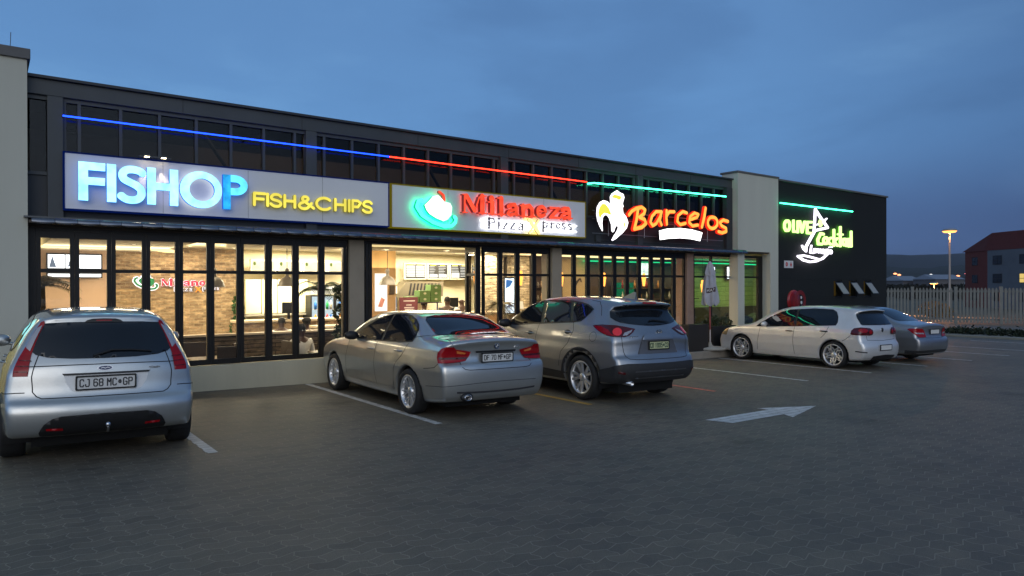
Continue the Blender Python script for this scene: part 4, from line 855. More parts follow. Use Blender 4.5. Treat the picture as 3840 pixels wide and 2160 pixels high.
RED_F = emis('letter_red_face', (1.0, 0.085, 0.04), 1.15, 0.25, 6.0); RED_S = mat('letter_red_side', (0.20, 0.01, 0.01), 0.4, emit=(0.6, 0.01, 0.02), strength=0.15)
GRN_H = emis('halo_green', (0.0, 1.0, 0.42), 5.0); WH_H = emis('halo_white_strong', (0.95, 0.95, 1.0), 9.0); YE_H = emis('halo_amber', (1.0, 0.72, 0.05), 7.0)
t = board('sign_board', 'pale sign board with green hat emblem and red Milaneza PizzaXpress letters', 6.36, 11.52, 2.94, 3.77, 12.30, emis('edge_yellow', (0.75, 0.62, 0.02), 0.14))
letters(t, 'emblem_brim', SL('brim'), 12.15, emis('neon_green_cyan', (0.10, 0.95, 0.72), 1.5, 0.15), emis('neon_green_side', (0.0, 0.6, 0.3), 1.0), back=GRN_H)
letters(t, 'emblem_crown', [[tuple(p) for p in LOGO['crown'][0]]], 12.12, emis('neon_white_green', (0.75, 1.0, 0.93), 1.8), emis('neon_green_side', (0, 1, 1), 1), back=GRN_H)
letters(t, 'emblem_steam', SL('steam'), 12.15, RED_F, RED_S, back=emis('halo_red', (1.0, 0.05, 0.03), 2.0))
for idx in ((0, 1, 2, 3, 4, 5, 6, 7), (8, 9, 10, 11), (12, 13, 14), (15, 16, 17), (18, 19, 20, 21, 22), (23, 24), (25, 26, 27), (28, 29, 30)):
    letters(t, 'letter', groups('mil', idx), 12.17, RED_F, RED_S, back=emis('halo_red', (1, 0, 0), 1), depth=0.09)
GREYL = mat('letter_grey', (0.10, 0.09, 0.12), 0.5)
for idx in ((0, 1), (2, 3), (4, 5, 6), (7, 8, 9), (10, 11), (12, 13), (14, 15), (16, 17), (18,), (19,)):
    letters(t, 'letter', groups('piz', idx), 12.20, GREYL, GREYL, back=WH_H, depth=0.03)
letters(t, 'letter', SL('pizx'), 12.19, emis('letter_amber_face', (1.0, 0.80, 0.30), 1.6), GREYL, back=YE_H, depth=0.03)
# back-lighting tray that floods the lower right of the board with white
lx, ly, lz = t.location
mb = MB()
for k in range(13):
    x = 8.45+k*0.215
    if 9.75 < x < 10.05: continue
    mb.box(x-lx, x+0.18-lx, 0-0.050, -0.035, 3.175-lz, 3.19-lz); mb.box(x-lx, x+0.18-lx, -0.050, -0.035, 3.045-lz, 3.06-lz)
mb.build('backlight_strip', WH_H, t)
mb = MB(); mb.box(9.80-lx, 10.1-lx, -0.05, -0.035, 3.02-lz, 3.03-lz); mb.build('backlight_strip', YE_H, t)

# open-frame sign without a board
t = thing('letter_sign', 'white rooster emblem and orange Barcelos letters on thin rails', 'sign', (13.5, 12.15, 2.9))
WHF = emis('neon_white_face', (1.0, 0.97, 1.0), 2.4); DKS = mat('sign_return_dark', (0.03, 0.02, 0.03), 0.4)
letters(t, 'emblem', [[tuple(p) for p in LOGO['roost'][0]]], 12.15, WHF, DKS)
for p in LOGO['roosty']: letters(t, 'emblem_mark', [[tuple(q) for q in p]], 12.146, emis('emblem_yellow', (0.95, 0.90, 0.10), 1.0), DKS, depth=0.002)
OR_F = emis('letter_orange_face', (1.0, 0.42, 0.07), 1.5, 0.12); OR_S = emis('letter_red_rim', (1.0, 0.03, 0.01), 1.1)
for k, idx in enumerate(((0, 1, 2), (3, 4), (5, 6), (7,), (8,), (9,), (10,), (11,))):
    letters(t, 'letter_rim', groups('barc', idx, 1.28), 12.17, OR_S, OR_S, depth=0.05)
    letters(t, 'letter', groups('barc', idx, 0.98), 12.15, OR_F, OR_S, depth=0.015)
letters(t, 'tag_panel', [[tuple(p) for p in LOGO['tag'][0]]], 12.15, emis('tag_white', (1, 1, 1), 3.2), DKS)
rl = MB()
for z in (3.05, 3.40, 3.60): rl.tube([(11.75-13.5, 0.14, z-2.9), (16.9-13.5, 0.14, z-2.9)], 0.011, 6)
for x in (12.3, 13.6, 14.8, 16.2):
    rl.tube([(x-13.5, 0.14, 0.1), (x-13.5, 0.14, 0.74)], 0.011, 6); rl.tube([(x-13.5, 0.14, 0.5), (x-13.5, 0.33, 0.5)], 0.011, 6)
rl.build('mounting_rail', mat('rail_metal', (0.35, 0.36, 0.38), 0.35, 0.8), t)

# lounge sign on the black wall
t = thing('letter_sign', 'green Olive Cocktail lettering and white martini glass emblem on the black wall', 'sign', (21.7, 12.1, 2.5))
VW = emis('neon_violet_white', (0.92, 0.86, 1.0), 2.6); LG = emis('neon_lime', (0.60, 1.0, 0.28), 2.3); LH = emis('halo_lime', (0.20, 1.0, 0.02), 12.0); VH = emis('halo_white', (1, 1, 1), 1)
letters(t, 'emblem', groups('olg', (0, 1, 2, 3, 4)), 12.10, VW, VW, depth=0.05)
letters(t, 'emblem_olive', [[tuple(p) for p in LOGO['olive'][0]]], 12.095, LG, LG, depth=0.004)
letters(t, 'emblem_swirl', groups('olg', (5, 6)), 12.10, VW, VW, depth=0.05)
for idx in ((7,), (8,), (9,), (10,), (11, 12), (13, 14)): letters(t, 'letter', groups('olg', idx), 12.10, VW, VW, depth=0.05)
for idx in ((0,), (1,), (2,), (3,), (4, 5)): letters(t, 'letter', groups('oltxt', idx, 1.3), 12.10, LG, LG, back=LH)
for idx in ((0,), (1,), (2,), (3, 4), (5, 6), (7, 8), (9,), (10,)): letters(t, 'letter', groups('cktl', idx, 1.2), 12.10, LG, LG, back=LH)

# neon tubes
def neon(name_l, pts, m, y, r=0.012):
    t = thing('neon_tube', name_l, 'light', (pts[0][0], y, pts[0][1]))
    mb = MB(); mb.tube([(a-pts[0][0], 0, b-pts[0][1]) for a, b in pts], r, 10); mb.build('tube', m, t)
    c = MB(); n = max(2, int((pts[-1][0]-pts[0][0])/1.1))
    for k in range(n+1):
        a = pts[0][0]+(pts[-1][0]-pts[0][0])*k/n; b = pts[0][1]+(pts[-1][1]-pts[0][1])*k/n
        c.box(a-0.012-pts[0][0], a+0.012-pts[0][0], r, 0.10, b-0.01-pts[0][1], b+0.01-pts[0][1])
    c.build('clip', STEEL, t)
neon('long blue neon tube across the dark clerestory above the fish and chips board', [(0.93, 4.33), (6.31, 4.31)], emis('tube_blue', (0.010, 0.055, 1.0), 5.0), 12.32)
neon('red neon tube in the middle of the clerestory between the blue and green tubes', [(6.33, 4.31), (11.6, 4.28)], emis('tube_red', (1.0, 0.030, 0.012), 6.5), 12.32)
neon('green neon tube on the clerestory over the rooster sign', [(11.63, 4.24), (11.85, 4.275), (17.1, 4.34)], emis('tube_green', (0.05, 1.0, 0.50), 9.0), 12.32, 0.017)
neon('green neon tube on the black wall above the cocktail lettering', [(19.46+0.12, 4.31), (24.02, 4.32)], emis('tube_green', (0, 1, 1), 1), 12.13, 0.019)
# pictogram sign and hose reel on the black wall
t = thing('safety_sign', 'small square white safety sign with two red pictograms on the black wall', 'sign', (19.89, 12.185, 2.31))
mb = MB(); mb.box(0, 0.50, 0, 0.012, 0, 0.23); mb.build('panel', mat('sign_white', (0.7, 0.7, 0.7), 0.4), t)
rd = mat('sign_red', (0.55, 0.02, 0.02), 0.4)
mb = MB(); flat(mb, [ell(0.13, 0.115, 0.06, 0.07, 18)], -0.003, 0, [ell(0.13, 0.115, 0.03, 0.04, 14)]); flat(mb, [[(0.12, 0.06), (0.14, 0.06), (0.14, 0.17), (0.12, 0.17)]], -0.005, -0.003); flat(mb, stroke([(0.37, 0.05), (0.37, 0.17)], 0.03)+[[(0.37, 0.03), (0.42, 0.10), (0.37, 0.19), (0.32, 0.10)]], -0.003, 0); mb.build('pictogram', rd, t)
t = thing('hose_reel', 'round red fire hose reel mounted on the black wall behind the pale hatchback', 'hose reel', (20.4, 12.18, 1.28))
mb = MB(); mb.lathe([(0.001, 0.05), (0.30, 0.05), (0.335, 0.03), (0.335, -0.20), (0.30, -0.22), (0.001, -0.22)], 36, Matrix.Rotation(PI/2, 4, 'X')); mb.build('reel_cover', mat('reel_red', (0.36, 0.012, 0.015), 0.35, coat=0.4, noise=0.15), t)
mb = MB()
for k in range(3): mb.lathe([(0.20+0.045*k, 0.225), (0.222+0.045*k, 0.235), (0.24+0.045*k, 0.225)], 32, Matrix.Rotation(PI/2, 4, 'X'))
mb.build('hose', mat('hose_dark_red', (0.20, 0.01, 0.012), 0.5), t)
mb = MB(); flat(mb, [ell(0.02, 0.10, 0.035, 0.045, 16), ell(0.03, -0.06, 0.04, 0.05, 16)], -0.255, -0.235); mb.build('label', mat('sign_white', (1, 1, 1)), t)
mb = MB(); mb.tube([(0.02, -0.18, -0.30), (0.0, -0.12, -0.55)], 0.03, 8); mb.build('nozzle', rd, t)
# ------------------------------------------------------------------ inside the shops
FL = -0.25
def brick_mat(name, c1, c2, mort, bw=0.22, bh=0.075, ms=0.008, rough=0.85, vary=1.0):
    m = bpy.data.materials.new(name); m.use_nodes = True; t = m.node_tree; b = t.nodes['Principled BSDF']; b.inputs['Roughness'].default_value = rough
    co = N(t, 'ShaderNodeTexCoord'); sp = N(t, 'ShaderNodeSeparateXYZ'); L(t, co.outputs['Object'], sp.inputs[0])
    ad = N(t, 'ShaderNodeMath', operation='ADD'); L(t, sp.outputs['X'], ad.inputs[0]); L(t, sp.outputs['Y'], ad.inputs[1])
    cb = N(t, 'ShaderNodeCombineXYZ'); L(t, ad.outputs[0], cb.inputs[0]); L(t, sp.outputs['Z'], cb.inputs[1])
    br = N(t, 'ShaderNodeTexBrick', Scale=1.0); br.inputs['Brick Width'].default_value = bw; br.inputs['Row Height'].default_value = bh; br.inputs['Mortar Size'].default_value = ms
    br.inputs['Color1'].default_value = (*c1, 1); br.inputs['Color2'].default_value = (*c2, 1); br.inputs['Mortar'].default_value = (*mort, 1); L(t, cb.outputs[0], br.inputs['Vector'])
    nz = N(t, 'ShaderNodeTexNoise', Scale=4.5, Detail=7.0, Roughness=0.7); L(t, cb.outputs[0], nz.inputs['Vector'])
    mpx = N(t, 'ShaderNodeMapping'); mpx.inputs['Scale'].default_value = (1.0, 2.6, 1.0); L(t, cb.outputs[0], mpx.inputs[0]); L(t, mpx.outputs[0], nz.inputs['Vector'])
    r = ramp(t, nz.outputs['Fac'], [(0.36, (0.30, 0.27, 0.22)), (0.48, (0.85, 0.85, 0.82)), (0.56, (1.1, 1.1, 1.05)), (0.66, (1.9, 1.8, 1.6))], 'LINEAR')
    mx = N(t, 'ShaderNodeMix', data_type='RGBA', blend_type='MULTIPLY'); mx.inputs[0].default_value = vary; L(t, br.outputs['Color'], mx.inputs[6]); L(t, r.outputs[0], mx.inputs[7]); L(t, mx.outputs[2], b.inputs['Base Color'])
    bp = N(t, 'ShaderNodeBump', Strength=0.6, Distance=0.01); iv = N(t, 'ShaderNodeMath', operation='SUBTRACT'); iv.inputs[0].default_value = 1; L(t, br.outputs['Fac'], iv.inputs[1]); L(t, iv.outputs[0], bp.inputs['Height']); L(t, bp.outputs[0], b.inputs['Normal'])
    return m
BRICK = brick_mat('clinker_brick', (0.42, 0.29, 0.17), (0.22, 0.14, 0.08), (0.34, 0.26, 0.17), vary=0.75)
STONE = brick_mat('split_stone', (0.62, 0.52, 0.38), (0.45, 0.36, 0.25), (0.22, 0.17, 0.11), 0.30, 0.055, 0.006)
WOOD = mat('warm_wood', (0.42, 0.25, 0.11), 0.55, noise=0.25, nscale=3, streak=True); WOODD = mat('dark_wood', (0.07, 0.045, 0.03), 0.5, noise=0.3, nscale=4)
SLAT = brick_mat('wood_slats', (0.20, 0.14, 0.09), (0.13, 0.09, 0.06), (0.02, 0.015, 0.01), 3.0, 0.085, 0.008, 0.6)
WALLY = mat('kitchen_wall', (0.78, 0.70, 0.48), 0.6, noise=0.05); WALLT = mat('tan_wall', (0.66, 0.46, 0.34), 0.5, noise=0.12, nscale=1.2); CEIL = mat('ceiling_white', (0.72, 0.66, 0.52), 0.8, noise=0.04)
TILE = mat('shop_floor_tile', (0.22, 0.19, 0.15), 0.35, noise=0.2, nscale=2)
BROWN = mat('brown_wall', (0.07, 0.045, 0.03), 0.7, noise=0.3, nscale=1.5)
GREENW = brick_mat('green_slat_wall', (0.44, 0.48, 0.22), (0.37, 0.41, 0.18), (0.14, 0.17, 0.05), 4.0, 0.19, 0.006, 0.7, vary=0.25)
tag(MB().box(0.5, 26.45, Y0+0.10, 19.14, FL-0.1, FL).build('shop_floor', TILE), kind='structure')
bp_('ceiling', CEIL, [(0.5, 17.44, Y0+0.31, 19.14, 2.74, 2.80)]); wp('ceiling', CEIL, [(17.45, 26.4, Y0+0.27, 19.14, 2.74, 2.80)])
bp_('wall_tan', WALLT, [(0.5, 2.44, 19.05, 19.14, FL, 2.74)]); bp_('wall_brick', BRICK, [(2.44, 5.30, 18.98, 19.14, FL, 2.735)])
bp_('wall_kitchen', WALLY, [(5.30, 13.2, 19.06, 19.14, FL, 2.735)])
bp_('bulkhead_drop', CEIL, [(0.9, 3.2, 14.2, 18.4, 2.60, 2.735), (7.0, 12.6, 13.6, 15.2, 2.62, 2.735), (4.2, 6.4, 13.4, 15.9, 2.62, 2.735)])
bp_('divider_wall', WOOD, [(7.95, 8.64, 16.5, 17.1, FL, 2.735)])
# right-hand restaurant: darker walls
bp_('wall_stone', STONE, [(12.2, 12.9, 17.5, 17.9, FL, 2.735), (13.35, 13.95, 17.5, 17.9, FL, 2.735)])
bp_('wall_brown', BROWN, [(13.95, 15.25, 17.6, 17.7, FL, 2.735), (16.55, 17.43, 17.6, 17.7, FL, 2.735)]); bp_('wall_cream', mat('cream_wall_in', (0.55, 0.42, 0.25), 0.7, noise=0.1), [(15.25, 16.55, 17.6, 17.7, FL, 2.735)])
wp('wall_brown', BROWN, [(17.45, 22.0, 17.6, 17.7, FL, 2.735)]); wp('wall_green', GREENW, [(22.0, 26.4, 17.6, 17.7, FL, 2.735)])
wp('wall_green_side', GREENW, [(26.36, 26.45, 12.6, 17.6, FL, 2.735)])
# coves: long lit recesses
COVY = emis('cove_warm', (1.0, 0.80, 0.38), 1.9); COVG = emis('cove_green', (0.02, 0.85, 0.30), 1.3)
def cove(name, label, pts, m, z=2.715, w=0.16):
    t = thing(name, label, 'light', (pts[0][0], pts[0][1], z)); mb = MB(); P = stroke([(a-pts[0][0], b-pts[0][1]) for a, b in pts], w)
    V, T = cdt(P); mb.add([(a, b, 0) for a, b in V], [tuple(reversed(q)) for q in T]); mb.add([(a, b, 0.02) for a, b in V], T); mb.build('light_strip', m, t); return t
cove('cove_light', 'bright straight ceiling cove just inside the open doorway', [(5.9, 13.2), (12.9, 13.2)], COVY, 2.60, 0.14)
cove('cove_light', 'warm ceiling cove over the kitchen counter', [(5.4, 16.2), (8.0, 15.9), (10.5, 16.4), (13.0, 16.4)], COVY, 2.73, 0.45)
cove('cove_light', 'warm ceiling cove in the corner by the left pillar', [(0.8, 16.9), (3.0, 16.9), (3.6, 18.2)], COVY, 2.59, 0.45)
cove('cove_light', 'curved warm ceiling cove over the dim restaurant tables', spline([(11.2, 16.9), (13.0, 16.7), (15.0, 16.8), (17.0, 16.9), (19.5, 16.7)], 5), COVY, 2.72, 0.80)
cove('cove_light', 'curved green ceiling cove seen through the right folding doors', spline([(16.4, 17.35), (18.5, 17.3), (20.5, 17.0), (22.5, 16.6), (25.5, 16.8)], 5), COVG, 2.60, 0.42)
dl = thing('downlight', 'small round recessed downlight', 'light', (1.4, 13.6, 2.735), group='recessed downlights in the shop ceilings')
MB().lathe([(0.065, 0.0), (0.060, -0.006), (0.050, 0.0)], 18).build('rim', mat('lamp_rim', (0.6, 0.6, 0.6), 0.3), dl); MB().lathe([(0.05, -0.002), (0.001, -0.003)], 18).build('lens', emis('downlight_warm', (1.0, 0.86, 0.55), 9.0), dl)
dl['label'] = 'small round recessed downlight glowing in the pale shop ceiling'
for x, y in [(2.3, 15.2), (3.8, 14.0), (4.0, 15.0), (4.2, 16.0), (4.4, 17.0), (5.4, 14.9), (6.2, 14.0), (6.6, 16.9), (7.4, 14.6), (8.1, 15.6), (8.8, 14.2), (9.4, 15.6), (10.2, 14.6), (10.8, 15.8), (11.6, 14.6), (12.4, 15.3), (13.0, 13.9), (14.6, 16.9), (16.4, 16.6), (1.6, 18.0), (2.9, 18.2), (3.9, 17.9), (5.0, 18.2), (6.0, 16.8), (7.6, 17.4), (9.0, 17.8), (9.9, 17.0), (11.4, 17.3), (12.3, 18.2), (13.2, 17.0)]:
    copy_tree(dl, loc=(x, y, 2.735 if not ((0.9 < x < 3.2 and y > 14.2) or (7.0 < x < 12.6 and 13.6 < y < 15.2) or (4.2 < x < 6.4 and y < 15.9)) else 2.60))
def alight(loc, size, power, col, rot=(0, 0, 0)):
    d = bpy.data.lights.new('ceiling_and_fill_light', 'AREA'); d.shape = 'RECTANGLE'; d.size, d.size_y = size; d.energy = power; d.color = col
    o = bpy.data.objects.new('ceiling_and_fill_light', d); C.objects.link(o); o.location = loc; o.rotation_euler = rot; return o
WARM = (1.0, 0.84, 0.58)
alight((2.6, 16.0, 2.58), (3.0, 1.0), 170, WARM); alight((6.8, 17.9, 2.70), (2.4, 1.0), 350, (1, 0.90, 0.64)); alight((10.8, 17.6, 2.70), (3.6, 1.4), 420, (1, 0.87, 0.62)); alight((8.6, 14.4, 2.60), (4.5, 0.6), 170, WARM)
alight((3.4, 18.2, 2.70), (2.0, 0.5), 90, WARM); alight((14.0, 15.2, 2.70), (4.5, 1.0), 130, (1.0, 0.70, 0.40)); alight((20.0, 15.0, 2.68), (3.0, 1.0), 26, (0.5, 1.0, 0.35)); alight((24.0, 15.5, 2.68), (3.0, 1.5), 62, (0.78, 1.0, 0.42)); alight((13.0, 16.9, 2.70), (1.4, 0.4), 40, WARM)
# added up-lights without fittings, put in to brighten the ceilings
for lx_, ly_, sx_, e_, c_ in ((2.4, 16.9, 3.2, 80, (1, 0.86, 0.55)), (5.8, 16.9, 2.6, 60, (1, 0.84, 0.52)), (9.8, 16.6, 4.5, 90, (1, 0.86, 0.52)), (13.6, 14.6, 4.5, 60, (1, 0.74, 0.40))):
    alight((lx_, ly_, 2.25), (sx_, 1.2), e_, c_, (PI, 0, 0))
alight((-2, 15, 2.7), (3, 2), 60, (1, 0.85, 0.4))
alight((5.1, 13.0, 2.55), (1.2, 0.3), 22, WARM); alight((18.6, 16.2, 2.70), (4.0, 0.8), 60, (1.0, 0.6, 0.3)); alight((9.0, 13.15, 4.55), (12, 0.4), 16.0, (1.0, 0.75, 0.5))  # added fill: over the seated man, deep restaurant, clerestory bulkhead

# inside wall sign on the brick
ti = thing('wall_sign', 'halo-lit green cup and red Milaneza PizzaXpress letters on the inside brick wall', 'sign', (3.8, 18.93, 1.9))
def tr_(p, x0, z0, s, X, Z): return [((a-x0)*s+X-3.8, (b-z0)*s+Z-1.9) for a, b in p]
GRN = mat('emblem_green', (0.01, 0.20, 0.07), 0.4); REDP = mat('letter_crimson', (0.50, 0.01, 0.06), 0.4); WHT = emis('halo_white_soft', (1.0, 0.93, 0.95), 2.4); 
def wl_(name, ps, m, y=-0.02, d=0.03, back=WHT, grow=None):
    mb = MB(); flat(mb, ps, y, y+d); o = mb.build(name, [m, back], ti)
    for p in o.data.polygons:
        if p.normal.y > 0.9: p.material_index = 1
def keyps(key, x0, z0, s, X, Z, grow=1.0):
    ps = []
    for pts, w in LOGO[key]: ps += stroke(tr_(pts, x0, z0, s, X, Z), w*s*grow)
    return ps
mx0 = min(p[0] for st in LOGO['mil'] for p in st[0]); mz0 = min(p[1] for st in LOGO['mil'] for p in st[0]); mx1 = max(p[0] for st in LOGO['mil'] for p in st[0])
s_ = 1.36/(mx1-mx0)
mb = MB(); flat(mb, keyps('mil', mx0, mz0, s_, 3.46, 1.79, 1.35), 0.02, 0.024); mb.build('halo', WHT, ti)
wl_('letters', keyps('mil', mx0, mz0, s_, 3.46, 1.79), REDP, -0.02)
mb = MB(); flat(mb, keyps('piz', mx0, mz0, s_, 3.46, 1.79, 2.2), 0.02, 0.024); mb.build('halo', WHT, ti)
wl_('letters', keyps('piz', mx0, mz0, s_, 3.46, 1.79), INK, -0.02); wl_('letters', keyps('pizx', mx0, mz0, s_, 3.46, 1.79), mat('emblem_orange', (0.8, 0.30, 0.02), 0.5), -0.02)
bx = LOGO['brim'][0][0][2]; sb_ = 0.72/1.75
bcx = (min(p[0] for p in LOGO['brim'][0][0])+max(p[0] for p in LOGO['brim'][0][0]))/2; bcz = (min(p[1] for p in LOGO['brim'][0][0])+max(p[1] for p in LOGO['crown'][0]))/2; sb_ = 0.50/(max(p[0] for p in LOGO['brim'][0][0])-min(p[0] for p in LOGO['brim'][0][0]))
def bt(p): return [((a-bcx)*sb_+3.12-3.8, (b-bcz)*sb_+1.88-1.9) for a, b in p]
mb = MB(); flat(mb, stroke(bt(LOGO['brim'][0][0]), LOGO['brim'][0][1]*sb_*1.9)+[[(a*1.12+0.06, b*1.15) for a, b in bt(LOGO['crown'][0])]], 0.02, 0.024); mb.build('halo', WHT, ti)
wl_('emblem', stroke(bt(LOGO['brim'][0][0]), LOGO['brim'][0][1]*sb_*1.1)+[bt(LOGO['crown'][0])], GRN)
wl_('emblem_steam', stroke(bt(LOGO['steam'][0][0]), LOGO['steam'][0][1]*sb_), emis('steam_white', (1, 0.97, 0.95), 2.0))

# screens, menus
SCR = emis('screen_white', (0.95, 0.97, 1.0), 2.6); SCD = emis('screen_grey', (0.25, 0.30, 0.38), 0.8)
t = thing('menu_screen', 'pair of bright white menu screens high on the wall near the left pillar', 'screen', (1.65, 18.9, 1.98))
MB().box(-0.55, 0.55, 0, 0.06, 0.0, 0.56).build('casing', FRAME, t)
for a, b, c, e in ((-0.52, -0.20, 0.22, 0.53), (-0.18, 0.52, 0.22, 0.53), (-0.52, 0.52, 0.12, 0.19), (-0.52, 0.52, 0.02, 0.09)): MB().box(a, b, -0.012, 0, c, e).build('screen', SCR, t)
mb = MB(); flat(mb, [[(-0.5, 0.24), (-0.36, 0.24), (-0.44, 0.5)], [(-0.14, 0.24), (-0.05, 0.30), (0.02, 0.45), (-0.05, 0.48), (-0.12, 0.36)]], -0.016, -0.012); mb.build('screen_picture', SCD, t)
t0 = thing('menu_lightbox', 'x', 'menu board', (5.86, 18.6, 2.17), group='glowing menu boxes over the left counter')
MB().prism([(-0.34, -0.02), (0.34, -0.02), (0.34, 0.31), (-0.34, 0.31)], 0, 0.08).build('box_frame', mat('box_grey', (0.35, 0.33, 0.28), 0.5), t0)
MB().prism([(-0.29, 0.02), (0.29, 0.02), (0.29, 0.27), (-0.29, 0.27)], -0.01, 0).build('lit_panel', emis('menu_cream', (1.0, 0.88, 0.55), 1.8, 0.2, 3), t0)
mb = MB(); flat(mb, [ell(-0.24, 0.2, 0.035, 0.05, 14)], -0.016, -0.012); mb.build('panel_picture', emis('menu_green', (0.45, 0.6, 0.1), 0.7), t0)
t0['label'] = 'cream glowing menu box, leftmost over the left counter'
for k, lb in enumerate(('cream glowing menu box, second from the brick wall', 'cream glowing menu box, third from the brick wall', 'cream glowing menu box, nearest the wooden column')): copy_tree(t0, label=lb, loc=(5.86+0.70*(k+1), 18.6, 2.17))
LB = ['black menu board full of white lines beside the wooden column', 'black menu board with two yellow headings, second from the wooden column', 'black menu board with two white panels, third from the wooden column', 'black menu board partly hidden by the open door leaf']
for k in range(4):
    t = thing('menu_board', LB[k], 'menu board', (10.02+0.80*k, 18.6, 1.97), group='black menu boards over the middle counter')
    MB().prism([(0, 0), (0.77, 0), (0.77, 0.50), (0, 0.50)], 0, 0.07).build('board_frame', mat('board_frame', (0.36, 0.34, 0.28), 0.5), t)
    MB().prism([(0.05, 0.04), (0.72, 0.04), (0.72, 0.46), (0.05, 0.46)], -0.006, -0.001).build('board_face', mat('board_black', (0.01, 0.01, 0.01), 0.4), t)
    mb = MB(); rnd = random.Random(k+3)
    for col in range(2):
        for r in range(7):
            w = rnd.uniform(0.16, 0.28) if k else 0.30
            x0 = 0.07+0.33*col; z = 0.40-0.050*r
            if (k == 1 and r > 4) or (k == 2 and r > 3 and col == 0):
                if r == 5 or (k == 2 and r == 4): mb.box(x0, x0+0.29, -0.011, -0.007, 0.06, z+0.015)
                continue
            mb.box(x0, x0+w, -0.011, -0.007, z-0.007 if k else z-0.020, z+0.006 if k else z+0.018)
    mb.build('menu_lines', emis('menu_text', (1.0, 0.97, 0.85), 1.5), t)
    mb = MB(); mb.box(0.10, 0.30, -0.013, -0.008, 0.425, 0.452); mb.box(0.45, 0.62, -0.013, -0.008, 0.425, 0.452); mb.build('menu_heading', emis('menu_heading', (1.0, 0.8, 0.1), 1.8), t)
# counters
def counter(label, x0, x1, y0, y1, top, front):
    t = thing('counter', label, 'counter', ((x0+x1)/2, y0, FL)); h = (x1-x0)/2
    MB().box(-h, h, 0.03, y1-y0, 0, top-FL-0.06).build('counter_front', front, t)
    MB().box(-h-0.04, h+0.04, -0.02, y1-y0+0.03, top-FL-0.06, top-FL).build('counter_top', mat('counter_stone', (0.70, 0.58, 0.42), 0.3, noise=0.1), t, 0.01)
    return t
counter('long cream-topped service counter in front of the left kitchen', 4.75, 7.93, 16.9, 17.5, 0.96, BRICK); counter('cream-topped counter facing the open doorway', 8.7, 12.1, 16.6, 17.2, 1.02, WOOD)
counter('wood-fronted cashier counter stepped forward near the folded doors', 6.2, 7.9, 15.7, 16.2, 0.84, BRICK)
t = thing('booth_partition', 'low slatted timber partition with a pale ledge behind the seated diners', 'partition', (4.8, 14.5, FL))
MB().box(-2.0, 1.45, 0, 0.10, 0, 1.04).build('slat_panel', SLAT, t); MB().box(-2.04, 1.48, -0.05, 0.16, 1.04, 1.08).build('ledge', mat('ledge_cream', (0.66, 0.52, 0.36), 0.4), t)
# kitchen fittings
t = thing('wall_cabinet', 'row of cream wall cupboards under the menu boxes', 'cabinet', (5.42, 18.7, 1.05))
for k in range(4): MB().box(0.42*k, 0.42*k+0.40, 0, 0.3, 0, 0.90).build('cabinet_door', mat('cabinet_cream', (0.76, 0.72, 0.50), 0.35), t, 0.008)
MB().box(-0.02, 1.75, -0.05, 0.3, -0.06, -0.01).build('shelf', mat('box_grey', (0.3, 0.3, 0.3)), t)
def fridge(label, x, y, group):
    t = thing('drinks_fridge', label, 'fridge', (x, y, FL), group=group)
    MB().box(-0.34, 0.34, 0.02, 0.6, 0, 1.78).build('cabinet', mat('fridge_black', (0.02, 0.02, 0.02), 0.4), t); MB().box(-0.33, 0.33, 0.0, 0.019, 1.80, 2.02).build('header_panel', emis('fridge_header', (1.0, 0.93, 0.75), 1.5), t)
    MB().box(-0.30, 0.30, 0.008, 0.018, 0.15, 1.74).build('inner_glow', emis('fridge_glow', (0.75, 0.92, 1.0), 0.9), t)
    cols = [(0.55, 0.02, 0.03), (0.02, 0.12, 0.45), (0.03, 0.3, 0.1), (0.4, 0.42, 0.4), (0.5, 0.2, 0.02)]
    for r in range(4):
        MB().box(-0.30, 0.30, -0.04, 0.006, 0.30+0.36*r, 0.315+0.36*r).build('shelf', mat('fridge_shelf', (0.6, 0.6, 0.6), 0.3), t)
        for c_ in range(5):
            cc = cols[(r*2+c_//2) % 5]; mb = MB(); mb.lathe([(0.001, 0), (0.040, 0), (0.042, 0.12), (0.036, 0.17), (0.015, 0.20), (0.015, 0.23), (0.001, 0.23)], 10, Matrix.Translation((-0.22+0.11*c_, -0.03, 0.317+0.36*r))); mb.build('bottle', mat('bottle_%d' % ((r*2+c_//2) % 5), cc, 0.2), t)
    return t
fridge('lit drinks fridge of red and green bottles behind the left counter', 7.36, 18.3, 'lit drinks fridges'); fridge('lit drinks fridge with coloured bottles nearest the wooden column on its left', 8.04+0.02, 18.3, 'lit drinks fridges'); fridge('lit drinks fridge behind the maroon counter sign', 9.30, 18.3, 'lit drinks fridges')
t = thing('poster', 'tall bright white poster on the wooden column', 'poster', (8.2, 16.46, 1.12)); MB().box(-0.17, 0.17, 0, 0.03, 0, 0.98).build('lit_panel', emis('poster_white', (1.0, 0.93, 0.82), 1.3), t)
mb = MB(); flat(mb, [[(-0.10, 0.12), (0.02, 0.10), (0.10, 0.30), (0.0, 0.36), (-0.05, 0.24)]], -0.006, 0.0); mb.build('poster_picture', mat('poster_pink', (0.7, 0.3, 0.25), 0.5), t)
t = thing('notice_frame', 'small dark framed notice on the right face of the wooden column', 'notice', (8.52, 16.46, 1.55)); MB().box(-0.07, 0.07, 0, 0.03, 0, 0.24).build('frame', WOODD, t)
t = thing('counter_sign', 'maroon promotional sign standing on the counter by the open doorway', 'sign', (9.0, 16.45, 1.03)); MB().box(-0.27, 0.27, 0, 0.03, 0, 0.44).build('panel', mat('sign_maroon', (0.22, 0.06, 0.07), 0.5), t)
mb = MB()
for a, b, z in ((-0.16, 0.18, 0.33), (-0.08, 0.08, 0.22), (-0.14, 0.16, 0.15), (-0.12, 0.14, 0.10)): mb.box(a, b, -0.006, 0, z, z+0.03)
